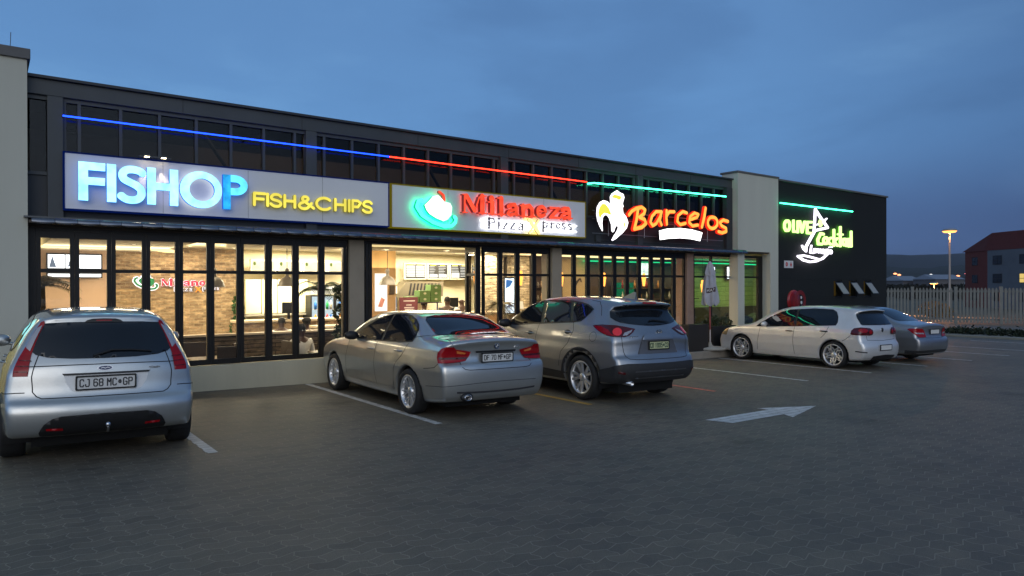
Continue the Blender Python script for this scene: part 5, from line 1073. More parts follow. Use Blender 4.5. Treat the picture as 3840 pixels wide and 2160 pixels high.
mb.build('sign_lines', mat('sign_pale', (0.8, 0.7, 0.65), 0.5), t)
t = thing('extractor_hood', 'dark ribbed extractor hood over the cooking range', 'hood', (10.3, 18.3, 1.45))
MB().prism([(-0.75, 0), (0.9, 0), (0.9, 0.45), (-0.35, 0.45)], 0, 0.5).build('hood_body', mat('hood_steel', (0.25, 0.22, 0.16), 0.35, 0.7), t)
mb = MB()
for k in range(9): mb.prism([(-0.30+0.12*k, 0.05), (-0.25+0.12*k, 0.05), (-0.18+0.12*k, 0.40), (-0.23+0.12*k, 0.40)], -0.012, 0)
mb.build('hood_ribs', TRIM, t)
bxg = mat('box_green', (0.10, 0.18, 0.05), 0.6, noise=0.15)
t0 = thing('takeaway_box', 'green takeaway carton at the left end of the bottom layer', 'box', (9.45, 17.15, 1.02), group='green takeaway cartons stacked on the middle counter')
MB().box(-0.17, 0.17, -0.15, 0.15, 0, 0.16).build('carton', bxg, t0, 0.004); mb = MB(); flat(mb, [ell(0, 0.08, 0.045, 0.03, 12)], -0.156, -0.151); mb.build('carton_mark', mat('carton_print', (0.5, 0.5, 0.35), 0.5), t0)
for (dx, r), lb in zip([(0.36, 0), (0.72, 0), (0.36, 1), (0.72, 1), (0.72, 2)], ['green takeaway carton at the foot of the stack, in the middle', 'green takeaway carton at the foot of the stack, right end', 'green takeaway carton on the second layer, left one', 'green takeaway carton on the second layer, right one', 'green takeaway carton on top of the stack']): copy_tree(t0, label=lb, loc=(9.45+dx, 17.15, 1.02+0.163*r+0.30))
t0.location.z = 1.32
for dz in (0.15,):
    t = thing('prep_stand', 'steel shelf under the green cartons', 'shelf', (9.8, 17.15, 1.02)); MB().box(-0.55, 0.55, -0.16, 0.16, 0.27, 0.295).build('shelf', CHROME, t)
    for dx in (-0.5, 0.5): MB().box(dx-0.02, dx+0.02, -0.02, 0.02, 0, 0.27).build('leg', CHROME, t)
for (x, y, lb) in ((5.95, 16.95, 'dark till screen on the left counter'), (10.6, 16.75, 'black till screen on an arm beside the green cartons')):
    t = thing('till_screen', lb, 'till', (x, y, 0.96 if x < 7 else 1.02)); MB().box(-0.16, 0.16, 0, 0.04, 0.15, 0.42).build('screen', TRIM, t); MB().box(-0.03, 0.03, 0.0, 0.04, 0, 0.15).build('leg', TRIM, t); MB().box(-0.12, 0.12, -0.06, 0.10, 0, 0.02).build('base', TRIM, t)

# lamps hanging from the ceiling
SHD = mat('shade_grey', (0.22, 0.20, 0.17), 0.5, 0.2)
def pendant(label, x, y, zb):
    t = thing('pendant_lamp', label, 'lamp', (x, y, zb), group='grey dome pendant lamps')
    MB().lathe([(0.205, 0.0), (0.20, 0.03), (0.17, 0.12), (0.11, 0.19), (0.04, 0.22), (0.035, 0.30), (0.055, 0.33), (0.03, 0.40), (0.001, 0.41)], 24).build('lamp_shade', SHD, t)
    MB().tube([(0, 0, 0.40), (0, 0, 2.73-zb)], 0.007, 6).build('cord', TRIM, t)
    MB().lathe([(0.045, 0.10), (0.05, 0.06), (0.03, 0.02), (0.001, 0.01)], 14).build('bulb', emis('bulb_warm', (1, 0.85, 0.6), 5.0), t)
pendant('grey dome pendant lamp in front of the brick wall lettering', 3.86, 15.5, 1.76); pendant('grey dome pendant lamp before the cream cupboards', 5.40, 15.5, 1.77); pendant('grey dome pendant lamp in the open doorway', 7.89, 15.5, 1.80)
ORG = emis('pendant_orange', (1.0, 0.36, 0.06), 3.2)
def opend(label, x, y, zt=2.15):
    t = thing('orange_pendant', label, 'lamp', (x, y, zt-0.42), group='slender orange glass pendant lamps')
    MB().lathe([(0.001, 0.0), (0.035, 0.0), (0.055, 0.14), (0.070, 0.27), (0.066, 0.285), (0.045, 0.30), (0.052, 0.33), (0.045, 0.40), (0.02, 0.42)], 18).build('glass_shade', ORG, t); MB().tube([(0, 0, 0.42), (0, 0, 2.73-zt+0.42)], 0.005, 5).build('cord', TRIM, t)
for lb, px, zt in (('orange glass pendant beside the open doorway', 10.51, 2.2), ('orange glass pendant before the split stone wall', 12.04, 2.2), ('orange glass pendant just right of the beige column', 13.56, 2.17), ('orange glass pendant in the middle of the right folding doors', 15.31, 2.17), ('orange glass pendant below the small television', 17.13, 2.17)): opend(lb, px, 15.5, zt)
opend('small orange lamp at the left of the green lounge', 19.9, 15.3, 1.95)
# table lamps, television, lit poster, shelves, wall figure in the right-hand room
for lb, x, y in (('white-shaded table lamp against the stone wall', 12.85, 16.6), ('white-shaded table lamp near the dark bookcase', 13.9, 16.5)):
    t = thing('table_lamp', lb, 'lamp', (x, y, 0.80)); MB().lathe([(0.13, 0.28), (0.10, 0.50)], 20).build('lamp_shade', emis('shade_cream', (1.0, 0.82, 0.52), 1.1), t); MB().lathe([(0.08, 0), (0.07, 0.02), (0.015, 0.04), (0.03, 0.14), (0.012, 0.28)], 14).build('base', CHROME, t)
    s2 = thing('side_table', lb.replace('white-shaded table lamp', 'small dark side table under the lamp'), 'table', (x, y, FL)); MB().box(-0.22, 0.22, -0.2, 0.2, 1.02, 1.05).build('table_top', WOODD, s2)
    for dx in (-0.18, 0.18): MB().box(dx-0.02, dx+0.02, -0.16, 0.16, 0, 1.02).build('leg', WOODD, s2)
t = thing('menu_poster', 'tall bright blue and white lit poster between the stone pillars', 'poster', (12.92, 17.44, 0.88)); MB().box(-0.02, 0.40, 0, 0.06, 0, 1.16).build('casing', FRAME, t); MB().box(0.01, 0.37, -0.006, 0, 0.04, 1.12).build('lit_panel', emis('poster_bluewhite', (0.75, 0.88, 1.0), 2.2, 0.35, 4), t)
mb = MB(); flat(mb, [[(0.03, 0.80), (0.2, 0.88), (0.32, 1.05), (0.05, 1.08)], [(0.05, 0.2), (0.3, 0.25), (0.2, 0.34)]], -0.010, -0.006); mb.build('poster_picture', emis('poster_blue', (0.10, 0.30, 0.75), 0.8), t)
t = thing('bookcase', 'dark wooden bookcase with small ornaments behind the table lamps', 'bookcase', (14.6, 17.35, FL))
MB().box(-0.62, 0.62, 0.18, 0.22, 0, 2.4).build('back_panel', WOODD, t)
for z in (0.5, 1.0, 1.5, 1.95, 2.38): MB().box(-0.62, 0.62, 0, 0.18, z, z+0.03).build('shelf', WOODD, t)
for dx in (-0.63, 0.0, 0.60): MB().box(dx, dx+0.03, 0, 0.18, 0, 2.4).build('side_panel', WOODD, t)
rnd = random.Random(5); kk = 0
for z in (1.03, 1.53, 1.98):
    for dx in (-0.5, -0.36, -0.2, 0.15, 0.30, 0.45):
        kk += 1; o = thing('ornament', 'small pale jar or book standing on the dark bookcase', 'ornament', (14.6+dx, 17.42, FL+z), group='small ornaments on the dark bookcase'); h = rnd.uniform(0.12, 0.26)
        MB().lathe([(0.001, 0), (0.04, 0), (0.05, h*0.5), (0.025, h*0.8), (0.03, h), (0.001, h)], 10).build('jar', mat('jar_%d' % (kk % 3), [(0.4, 0.25, 0.12), (0.55, 0.5, 0.4), (0.12, 0.10, 0.08)][kk % 3], 0.4), o)
t = thing('wall_figure', 'dark swirling painted figure on the cream wall behind the right folding doors', 'wall art', (15.9, 17.58, 1.0))
mb = MB(); flat(mb, stroke(spline([(0.1, 0.35), (0.05, 0.6), (0.15, 0.85), (0.32, 1.0), (0.38, 0.9)], 5), [0.12-0.004*k for k in range(21)])+stroke(spline([(-0.15, 0.30), (0.05, 0.36), (0.3, 0.30), (0.55, 0.36)], 4), 0.05)+stroke([(-0.15, 0.2), (0.6, 0.24)], 0.05), -0.012, 0.0); mb.build('figure', WOODD, t)
t = thing('television', 'small bright television hanging over the bar behind the right folding doors', 'television', (18.9, 17.3, 2.0)); MB().box(-0.05, 0.62, 0, 0.06, 0, 0.62).build('casing', FRAME, t); MB().box(-0.01, 0.58, -0.006, 0, 0.05, 0.58).build('screen', emis('tv_green_white', (0.75, 1.0, 0.85), 1.6, 0.3, 6), t)
t = thing('bar_sign', 'green lit rectangular bar panel behind the right folding doors', 'sign', (17.6, 17.3, 1.25)); MB().box(0, 1.0, 0, 0.06, 0, 0.62).build('lit_panel', emis('panel_green', (0.02, 0.5, 0.2), 0.8), t)
t = thing('bar_shelving', 'dark bar back wall of shelves and small bright bottles', 'bar', (19.5, 17.0, FL)); MB().box(-1.9, 2.4, 0.3, 0.36, 0, 2.3).build('back_panel', WOODD, t)
for z in (1.1, 1.5, 1.9): MB().box(-1.9, 2.4, 0.0, 0.29, z, z+0.03).build('shelf', WOODD, t)
kk = 0
for z in (1.13, 1.53, 1.93):
    for k in range(13):
        kk += 1
        if (kk*7) % 5 == 0: continue
        o = thing('bottle', 'small bottle standing on the dark bar shelves', 'bottle', (17.8+0.31*k, 17.1, FL+z), group='bottles on the bar shelves')
        MB().lathe([(0.001, 0), (0.04, 0), (0.042, 0.15), (0.015, 0.20), (0.015, 0.27), (0.001, 0.27)], 8).build('glass', mat('barbottle_%d' % (kk % 4), [(0.02, 0.15, 0.05), (0.4, 0.2, 0.05), (0.5, 0.5, 0.45), (0.25, 0.03, 0.02)][kk % 4], 0.15), o)
t = thing('television', 'bright television on the green lounge wall beside the portal column', 'television', (24.3, 17.45, 2.0)); MB().box(-0.05, 0.70, 0, 0.06, 0, 0.56).build('casing', FRAME, t); MB().box(-0.01, 0.66, -0.006, 0, 0.04, 0.52).build('screen', emis('tv_white', (0.85, 0.95, 1.0), 2.2, 0.3, 6), t)
t = thing('television', 'tilted white screen high behind the parasol in the lounge', 'television', (22.9, 17.4, 2.12)); MB().box(0, 0.55, 0, 0.06, 0, 0.42).build('casing', FRAME, t); MB().box(0.04, 0.51, -0.006, 0, 0.04, 0.38).build('screen', emis('tv_white', (1, 1, 1), 1), t)
for lb, z in (('round dark wall speaker above on the green lounge wall', 1.75), ('round dark wall speaker below on the green lounge wall', 1.2)):
    t = thing('wall_speaker', lb, 'speaker', (26.2, 16.6, z)); MB().lathe([(0.001, 0.12), (0.24, 0.12), (0.26, 0.0), (0.001, 0.0)], 20, Matrix.Rotation(-PI/2, 4, 'Y')).build('speaker_body', TRIM, t)

# plants
LEAF = mat('palm_leaf', (0.035, 0.06, 0.02), 0.55, noise=0.4, nscale=5); HEDGE = mat('hedge_leaf', (0.03, 0.05, 0.018), 0.6, noise=0.4, nscale=6); BARK = mat('palm_trunk', (0.10, 0.07, 0.04), 0.9, noise=0.3, nscale=8)
def palm(label, x, y, zb, h, n=13, ln=0.75, seed=1, leafm=None):
    t = thing('potted_palm', label, 'plant', (x, y, zb)); r = random.Random(seed)
    MB().lathe([(0.001, 0), (0.15, 0), (0.19, 0.34), (0.17, 0.34), (0.16, 0.30), (0.001, 0.30)], 18).build('pot', mat('pot_dark', (0.05, 0.04, 0.035), 0.5), t)
    mb = MB(); mb.tube([(0, 0, 0.28), (0.02, 0.01, h*0.5), (0.0, 0.0, h)], [0.05, 0.04, 0.035], 8); mb.build('trunk', BARK, t)
    lf = MB()
    for k in range(n):
        a = 2*PI*k/n+r.uniform(-0.2, 0.2); e = r.uniform(0.15, 0.95); l_ = ln*r.uniform(0.8, 1.15); P = []
        for j in range(9):
            u = j/8; rr_ = l_*u*math.cos(e)*1.0+0.0; P.append(Vector((math.cos(a)*rr_, math.sin(a)*rr_, h+l_*(math.sin(e)*u-0.62*u*u))))
        lf.tube(P, [0.008*(1-0.7*j/8) for j in range(9)], 4)
        for j in range(1, 9):
            for s in (-1, 1):
                for q_ in (0, 0.5):
                    p = P[j-1].lerp(P[j], q_); d = (P[j]-P[j-1]).normalized(); sd_ = d.cross(Vector((0, 0, 1))).normalized()*s; L_ = 0.20*(1-0.5*abs(j/8-0.45))
                    tip = p+sd_*L_+d*L_*0.6-Vector((0, 0, 0.05)); w = d*0.015
                    lf.add([p-w, p+w, tip], [(0, 1, 2)])
    lf.build('fronds', leafm or LEAF, t)
palm('feathery potted palm between the last two left folding doors', 5.68, 14.2, FL, 1.95, 12, 0.75, 2); palm('tall potted palm just inside the left pillar', 0.78, 14.3, FL, 2.05, 13, 0.70, 3, mat('palm_leaf_warm', (0.16, 0.12, 0.04), 0.6, noise=0.3)); palm('potted palm behind the folding door right of the open doorway', 9.95, 13.7, FL, 1.55, 14, 0.55, 4, mat('palm_leaf_warm', (0.16, 0.12, 0.04), 0.6))
palm('small dark potted palm on the right of the green lounge', 20.6, 13.6, FL, 1.0, 11, 0.5, 6)
def topiary(label, x, y, zb, blobs, m, cat='plant', name='topiary', dens=260, seed=1, leaf=0.05):
    t = thing(name, label, cat, (x, y, zb)); r = random.Random(seed); mb = MB()
    for cx, cy, cz, rx, ry, rz_ in blobs:
        for k in range(int(dens*rx*rz_*22)):
            u = Vector((r.gauss(0, 1), r.gauss(0, 1), r.gauss(0, 1))).normalized()*r.uniform(0.72, 1.08)
            p = Vector((cx+u.x*rx, cy+u.y*ry, cz+u.z*rz_)); a = Vector((r.uniform(-1, 1), r.uniform(-1, 1), r.uniform(-1, 1))).normalized()*leaf; b = a.cross(Vector((r.uniform(-1, 1), r.uniform(-1, 1), r.uniform(-1, 1)))).normalized()*leaf*0.5
            mb.add([p-a, p+b, p+a, p-b], [(0, 1, 2, 3)])
    mb.build('foliage', m, t); s_m = MB(); s_m.tube([(0, 0, 0), (0, 0, max(b[2] for b in blobs))], 0.03, 8); s_m.build('stem', BARK, t)
    return t
topiary('dark topiary of stacked leaf balls against the beige column', 5.62, 13.0, FL, [(0, 0, 1.9, 0.17, 0.17, 0.17), (0, 0, 1.5, 0.18, 0.18, 0.18), (0, 0, 1.1, 0.19, 0.19, 0.19), (0, 0, 0.7, 0.18, 0.18, 0.18)], HEDGE, seed=2)
topiary('leafy green plant at the end of the brick wall', 5.15, 18.4, FL, [(0, 0, 1.5, 0.14, 0.14, 0.32), (0.0, 0, 1.0, 0.2, 0.2, 0.3)], mat('leaf_green', (0.04, 0.12, 0.03), 0.6, noise=0.3), seed=3)
# dark planters and shrubs along the terrace
for lb, x, y, w_, h_ in (('dark square planter box at the foot of the red-brown column', 15.30, 12.05, 0.42, 0.72), ('long dark planter box behind the parasol foot', 16.75, 12.28, 0.55, 0.62)):
    t = thing('planter_box', lb, 'planter', (x, y, 0.0)); MB().box(-w_, w_, -0.16, 0.14, 0, h_).build('box', mat('planter_dark', (0.018, 0.015, 0.014), 0.6, noise=0.2), t, 0.01)
topiary('dark shrub growing in the long planter behind the parasol', 16.75, 12.26, 0.6, [(-0.25, 0, 0.12, 0.22, 0.12, 0.18), (0.25, 0, 0.10, 0.24, 0.12, 0.16)], HEDGE, name='shrub', seed=5, leaf=0.04)
topiary('low dark hedge inside the lounge glass', 18.2, 13.0, FL, [(-0.9, 0, 0.55, 0.5, 0.2, 0.5), (0.0, 0, 0.6, 0.5, 0.2, 0.55), (0.8, 0, 0.55, 0.5, 0.2, 0.5)], HEDGE, name='hedge', seed=6, leaf=0.06)

bz = thing('booth_bench', 'dark high-backed booth bench along the green lounge wall', 'bench', (23.8, 17.2, FL)); MB().box(-1.9, 2.4, 0, 0.25, 0, 1.15).build('backrest', WOODD, bz); MB().box(-1.9, 2.4, -0.45, -0.001, 0, 0.48).build('seat', WOODD, bz)
# tables and chairs
def table(label, x, y, w=0.72, d=0.6, rz=0.0):
    t = thing('dining_table', label, 'table', (x, y, FL), rz); MB().box(-w/2, w/2, -d/2, d/2, 0.71, 0.75).build('table_top', mat('table_top_wood', (0.22, 0.15, 0.09), 0.3, noise=0.2), t, 0.006); MB().box(-0.03, 0.03, -0.03, 0.03, 0.03, 0.71).build('leg', TRIM, t); MB().box(-0.22, 0.22, -0.22, 0.22, 0, 0.03).build('base', TRIM, t)
    return t
table('dark dining table in front of the man in the white shirt', 5.42, 13.08); table('small dark table before the left brick wall section', 3.15, 13.2, 0.6); table('square dark table near the dim restaurant folding doors', 11.6, 13.9); table('square table deep in the dim restaurant', 14.2, 14.2)
ch = thing('dining_chair', 'dark high-backed chair left of the seated man', 'chair', (4.38, 13.2, FL), math.radians(-80), 'dark high-backed dining chairs')
MB().box(-0.21, 0.21, -0.21, 0.21, 0.42, 0.48).build('seat', WOODD, ch, 0.01); MB().bbox((0, 0.215, 0.72), (0.42, 0.035, 0.52), rx=math.radians(-8)).build('backrest', WOODD, ch, 0.01)
for sx in (-1, 1):
    for sy in (-1, 1): MB().box(sx*0.18-0.018, sx*0.18+0.018, sy*0.18-0.018, sy*0.18+0.018, 0, 0.42).build('leg', WOODD, ch)
for (x, y, a, lb) in ((3.12, 13.75, 0, 'dark high-backed chair behind the small left table'), (3.45, 12.92, 170, 'dark high-backed chair in front of the small left table'), (3.95, 13.35, 60, 'dark high-backed chair in the middle of the left dining area'), (5.02, 13.72, 0, 'dark high-backed chair the man in white sits on'), (5.98, 13.2, -90, 'dark high-backed chair at the right end of the dining table'), (11.0, 13.9, 90, 'dark high-backed chair left of the dim restaurant table'), (12.2, 13.9, -90, 'dark high-backed chair right of the dim restaurant table'), (13.6, 14.2, 90, 'dark high-backed chair deep in the dim restaurant')):
    copy_tree(ch, label=lb, loc=(x, y, FL), rz=math.radians(a))

# people
SKN = mat('skin_dark', (0.075, 0.035, 0.02), 0.5, noise=0.1); HAIR = mat('hair_black', (0.006, 0.005, 0.005), 0.7)
def skinned(name, verts, edges, radii, m, parent, sub=1):
    me = bpy.data.meshes.new(name); me.from_pydata(verts, edges, []); me.materials.append(m); o = bpy.data.objects.new(name, me); C.objects.link(o); o.parent = parent
    md = o.modifiers.new('skin', 'SKIN'); md.use_smooth_shade = True; me.skin_vertices.new() if not me.skin_vertices else None
    for i, r in enumerate(radii): me.skin_vertices[0].data[i].radius = (r, r) if not isinstance(r, tuple) else r
    me.skin_vertices[0].data[0].use_root = True
    s = o.modifiers.new('sub', 'SUBSURF'); s.levels = sub; s.render_levels = sub; return o
def person(label, loc, rz, sit=True, shirt=None, trousers=None, hat=None, hair=True, reach=0.35):
    t = thing('person', label, 'person', loc, rz)
    hip = 0.50 if sit else 0.93; sh = hip+0.48
    V = [(0, 0, hip), (0, 0.01, hip+0.22), (0, 0.0, sh-0.04), (0, -0.01, sh+0.07), (0, -0.02, sh+0.16), (0, -0.02, sh+0.25)]
    R = [0.13, 0.125, 0.13, 0.055, (0.078, 0.088), 0.066]; E_ = [(0, 1), (1, 2), (2, 3), (3, 4), (4, 5)]
    def add(par, p, r): V.append(p); R.append(r); E_.append((par, len(V)-1)); return len(V)-1
    arms = []; legs = []
    for s in (-1, 1):
        a = add(2, (s*0.19, 0, sh-0.03), 0.055); b = add(a, (s*0.25, -0.02, sh-0.28), 0.042)
        c = add(b, (s*0.20, -reach*0.75, sh-0.34 if sit else sh-0.30), 0.030); d = add(c, (s*0.17, -reach, sh-0.34 if sit else sh-0.28), 0.030); arms.append((a, b, c))
        e = add(d, (s*0.165, -reach-0.045, sh-0.345), 0.028)
        for k in range(4): f = add(e, (s*0.165+(k-1.5)*0.018, -reach-0.085+abs(k-1.4)*0.006, sh-0.350), 0.009); add(f, (s*0.165+(k-1.5)*0.019, -reach-0.115+abs(k-1.4)*0.008, sh-0.365), 0.008)
        f = add(d, (s*0.135, -reach-0.02, sh-0.345), 0.010); add(f, (s*0.120, -reach-0.055, sh-0.352), 0.009)
        if sit: h = add(0, (s*0.10, -0.04, hip-0.01), 0.09); k_ = add(h, (s*0.13, -0.42, hip-0.01), 0.065); an = add(k_, (s*0.13, -0.44, 0.09), 0.042); add(an, (s*0.13, -0.56, 0.035), 0.035)
        else: h = add(0, (s*0.09, 0, hip-0.08), 0.09); k_ = add(h, (s*0.11, -0.01, 0.50), 0.062); an = add(k_, (s*0.12, 0.01, 0.09), 0.042); add(an, (s*0.13, -0.12, 0.035), 0.035)
        legs.append((h, k_, an))
    skinned('body', V, E_, R, SKN, t)
    sv = [V[0], V[1], V[2]]; sr = [0.155, 0.145, 0.15]; se = [(0, 1), (1, 2)]
    n_ = len(sv); sv.append((0, -0.005, sh+0.015)); sr.append(0.075); se.append((2, n_))
    for a, b, c in arms:
        i = len(sv); sv += [V[a], V[b], tuple(V[b][k]+(V[c][k]-V[b][k])*(0.15 if hat else 0.85) for k in range(3))]; sr += [0.075, 0.060, 0.048]; se += [(2, i), (i, i+1), (i+1, i+2)]
    skinned('shirt', sv, se, sr, shirt, t)
    tv = [(0, 0, hip-0.01)]; trr = [0.150]; te = []
    for h, k_, an in legs: i = len(tv); tv += [V[h], V[k_], V[an]]; trr += [0.105, 0.082, 0.062]; te += [(0, i), (i, i+1), (i+1, i+2)]
    skinned('trousers', tv, te, trr, trousers or mat('trousers_dark', (0.02, 0.02, 0.025), 0.8), t)
    hz = sh+0.20
    if hair:
        MB().lathe([(0.001, 0.125), (0.05, 0.118), (0.085, 0.085), (0.098, 0.03), (0.096, -0.01)], 18, Matrix.Translation((0, -0.008, hz)) @ Matrix.Diagonal((0.88, 1, 1, 1))).build('hair', HAIR, t)
    if hat:
        mb = MB(); mb.lathe([(0.001, 0.14), (0.06, 0.135), (0.10, 0.09), (0.105, 0.045)], 18, Matrix.Translation((0, -0.01, hz))); flat(mb, [ell(0, 0.0, 0.08, 0.10, 16)], 0, 0.012, m=Matrix.Translation((0, -0.11, hz+0.05)) @ Matrix.Rotation(-PI/2, 4, 'X')); mb.build('cap', hat, t)
    f = MB()
    for s in (-1, 1): f.lathe([(0.001, 0.010), (0.010, 0.006), (0.012, 0.0)], 8, Matrix.Translation((s*0.032, -0.098, hz-0.01)) @ Matrix.Rotation(PI/2, 4, 'X'))
    f.build('eyes', PLATEW, t)
    f = MB(); f.add([(0, -0.104, hz-0.005), (-0.018, -0.098, hz-0.045), (0.018, -0.098, hz-0.045), (0, -0.128, hz-0.04)], [(0, 1, 3), (0, 3, 2), (1, 2, 3)]); f.build('nose', SKN, t)
    f = MB(); f.tube([(-0.028, -0.092, hz-0.075), (0, -0.102, hz-0.073), (0.028, -0.092, hz-0.075)], 0.007, 6); f.build('mouth', mat('lips', (0.09, 0.03, 0.025), 0.5), t)
    for s in (-1, 1): MB().lathe([(0.001, 0.012), (0.026, 0.006), (0.028, -0.006)], 10, Matrix.Translation((s*0.083, -0.015, hz-0.02)) @ Matrix.Rotation(s*PI/2, 4, 'Y')).build('ear', SKN, t)
    return t
SHW = mat('shirt_white', (0.62, 0.60, 0.56), 0.8, noise=0.08, nscale=8); SHB = mat('shirt_black', (0.02, 0.02, 0.022), 0.8); SHG = mat('shirt_grey_mauve', (0.16, 0.13, 0.15), 0.8); SHR = mat('shirt_red', (0.35, 0.05, 0.03), 0.8); SHL = mat('shirt_light_blue', (0.35, 0.42, 0.48), 0.8)
person('man in a white long-sleeved shirt sitting at the window table, hands on the table', (5.02, 13.60, FL-0.02), math.radians(12), True, SHW)
person('seated person in a mauve-grey top at the right end of the window table', (5.98, 13.15, FL-0.02), math.radians(-75), True, SHG)
person('woman in a white top seated at the left counter by the till', (5.55, 16.3, FL), math.radians(170), True, SHW)
person('customer in a pale blue shirt and dark cap at the left counter', (5.85, 15.5, FL), math.radians(175), True, SHL, hat=SHB)
person('broad man in a white T-shirt seen from behind at the middle counter', (10.46, 16.1, FL), math.radians(180), False, SHW, hair=False)
person('woman in a black top with tied hair beside the man in the white T-shirt', (10.17, 16.4, FL), math.radians(150), False, SHB)
person('cook in a red top bending over the range behind the maroon sign', (9.95, 17.3, FL-0.12), math.radians(20), False, SHR)
person('shorter person in a dark red cap in front of the white T-shirt man', (9.95, 15.5, FL-0.35), math.radians(185), False, SHR, hat=mat('cap_dark', (0.04, 0.02, 0.02), 0.7))
person('seated diner in a pale top behind the folding doors right of the doorway', (11.35, 14.6, FL), math.radians(0), True, SHW)
# ------------------------------------------------------------------ closed parasol on the terrace
PX, PY = 15.93, 12.0
t = thing('parasol', 'closed pale grey parasol with dark red HAV lettering on a red and white pole', 'parasol', (PX, PY, 0.0))
MB().lathe([(0.001, 0.0), (0.42, 0.0), (0.45, 0.03), (0.44, 0.07), (0.10, 0.10), (0.05, 0.14), (0.04, 0.20), (0.001, 0.20)], 28).build('base', mat('parasol_base', (0.40, 0.38, 0.34), 0.8, noise=0.2, bump=0.1), t)
mb = MB(); mb.tube([(0, 0, 0.10), (0, 0, 0.55)], 0.024, 12); mb.build('pole_lower', mat('pole_white', (0.55, 0.5, 0.5), 0.4), t)
mb = MB(); mb.tube([(0, 0, 0.551), (0, 0, 2.40)], 0.022, 12); mb.build('pole', mat('pole_red', (0.30, 0.06, 0.06), 0.4), t)
CLO = mat('parasol_cloth', (0.42, 0.42, 0.47), 0.85, noise=0.12, nscale=5, bump=0.1)
prof = [(1.22, 0.20), (1.30, 0.215), (1.45, 0.205), (1.62, 0.185), (1.80, 0.165), (1.98, 0.145), (2.06, 0.125), (2.12, 0.140), (2.20, 0.125), (2.32, 0.095), (2.40, 0.05), (2.44, 0.012)]
n = 64; vs = []; rr2 = random.Random(4)
for j, (z, r) in enumerate(prof):
    for k in range(n):
        a = 2*PI*k/n; fold = 1+0.22*math.sin(a*6+0.4*j)*(1 if j < 8 else 0.4)+0.10*math.sin(a*11-0.7*j); fold *= (1.0 if j else 0.96+0.05*math.sin(a*8))
        vs.append((r*fold*math.cos(a)*1.02, r*fold*math.sin(a)*0.85, z+(0.03*math.sin(a*6) if j == 0 else 0)))
fs = [(j*n+k, j*n+(k+1) % n, (j+1)*n+(k+1) % n, (j+1)*n+k) for j in range(len(prof)-1) for k in range(n)]
mb = MB(); mb.add(vs, fs, True); cl_ = mb.build('canopy', CLO, t)
tie = MB(); tie.lathe([(0.142, 2.03), (0.150, 2.05), (0.142, 2.07)], 24, Matrix.Diagonal((1, 0.85, 1, 1))); tie.build('tie', CLO, t)
# lettering band wrapped on the folds
bv = BVHTree.FromPolygons([Vector(v) for v in vs], fs)
def wrap(ps, off, m, nm):
    V, T = cdt(ps, (), [(a*0.02, b*0.02) for a in range(-12, 13) for b in range(60, 95) if any(inpoly((a*0.02, b*0.02), q) for q in ps)]); P = []; d = Vector((0.62, 0.78, 0)); rt = Vector((0.78, -0.62, 0))
    ok = []
    for a, z in V:
        o = rt*a-d*2; o.z = z; h = bv.ray_cast(o, d)[0]; ok.append(h is not None); P.append((h or Vector((0, 0, 0)))-d*off)
    MB().add(P, [q for q in T if all(ok[i] for i in q)]).build(nm, m, t)
wrap([[(-0.14, 1.56), (0.13, 1.60), (0.13, 1.73), (-0.14, 1.69)]], 0.006, mat('label_maroon', (0.05, 0.012, 0.02), 0.6), 'label_band')
lt = []
for ps_ in ([[(-0.115, 1.59), (-0.115, 1.66)], [(-0.065, 1.60), (-0.065, 1.67)], [(-0.115, 1.63), (-0.065, 1.637)]], [[(-0.040, 1.60), (-0.013, 1.675), (0.014, 1.607)], [(-0.03, 1.625), (0.004, 1.63)]], [[(0.035, 1.68), (0.062, 1.615), (0.09, 1.69)]]):
    for l in ps_: lt += stroke(l, 0.014)
wrap(lt, 0.010, PLATEW, 'label_letters')

# ------------------------------------------------------------------ palisade fence, kerb, far scene
FZ = -0.72; GY = mat('concrete_pale', (0.26, 0.25, 0.21), 0.85, noise=0.15, nscale=3)
fa = Vector((47.0, 22.5)); fb = Vector((52.6, 12.0)); fd = (fb-fa); fl_ = fd.length; fdn = fd.normalized(); ang = math.atan2(fdn.y, fdn.x)
FEN = mat('fence_concrete', (0.20, 0.20, 0.18), 0.85, noise=0.2, nscale=2)
t = thing('palisade_fence', 'long pale palisade fence of close upright slats behind the car park', 'fence', (fa.x, fa.y, FZ), ang)
bay = 2.4; nb = int(fl_/bay)+3
for b in range(-2, nb):
    x0 = b*bay
    MB().box(x0-0.09, x0+0.09, -0.09, 0.09, 0, 2.36).build('post', FEN, t)
    mb = MB(); ns = 11
    for k in range(ns):
        xc = x0+0.15+(bay-0.3)*(k+0.5)/ns; w = 0.062
        mb.prism([(xc-w, 0.08), (xc+w, 0.08), (xc+w, 2.20), (xc, 2.30), (xc-w, 2.20)], -0.02, 0.02)
    mb.build('pale_panel', FEN, t)
    for z in (0.22, 2.0): MB().box(x0+0.091, x0+bay-0.091, 0.021, 0.07, z, z+0.12).build('rail', FEN, t)
tag(MB().box(42.0, 46.0, -6, 40, -0.78, -0.62).build('pavement', GY, None), kind='structure')
k = MB()
for i in range(1): k.box(33.0, 36.0, -10, 13.5, -0.60, -0.36)
tag(k.build('kerb', GY, None, 0.03), kind='structure')
HG = mat('groundcover', (0.02, 0.03, 0.014), 0.9, noise=0.4, nscale=3)
r = random.Random(8); mb = MB()
for i in range(5200):
    p = Vector((r.uniform(33.3, 35.7), r.uniform(-4, 13.2), -0.36+abs(r.gauss(0, 0.10)))); a = Vector((r.uniform(-1, 1), r.uniform(-1, 1), r.uniform(0, 1))).normalized()*0.10; b2 = a.cross(Vector((0.3, r.uniform(-1, 1), 0.5))).normalized()*0.05
    mb.add([p-a, p+b2, p+a, p-b2], [(0, 1, 2, 3)])
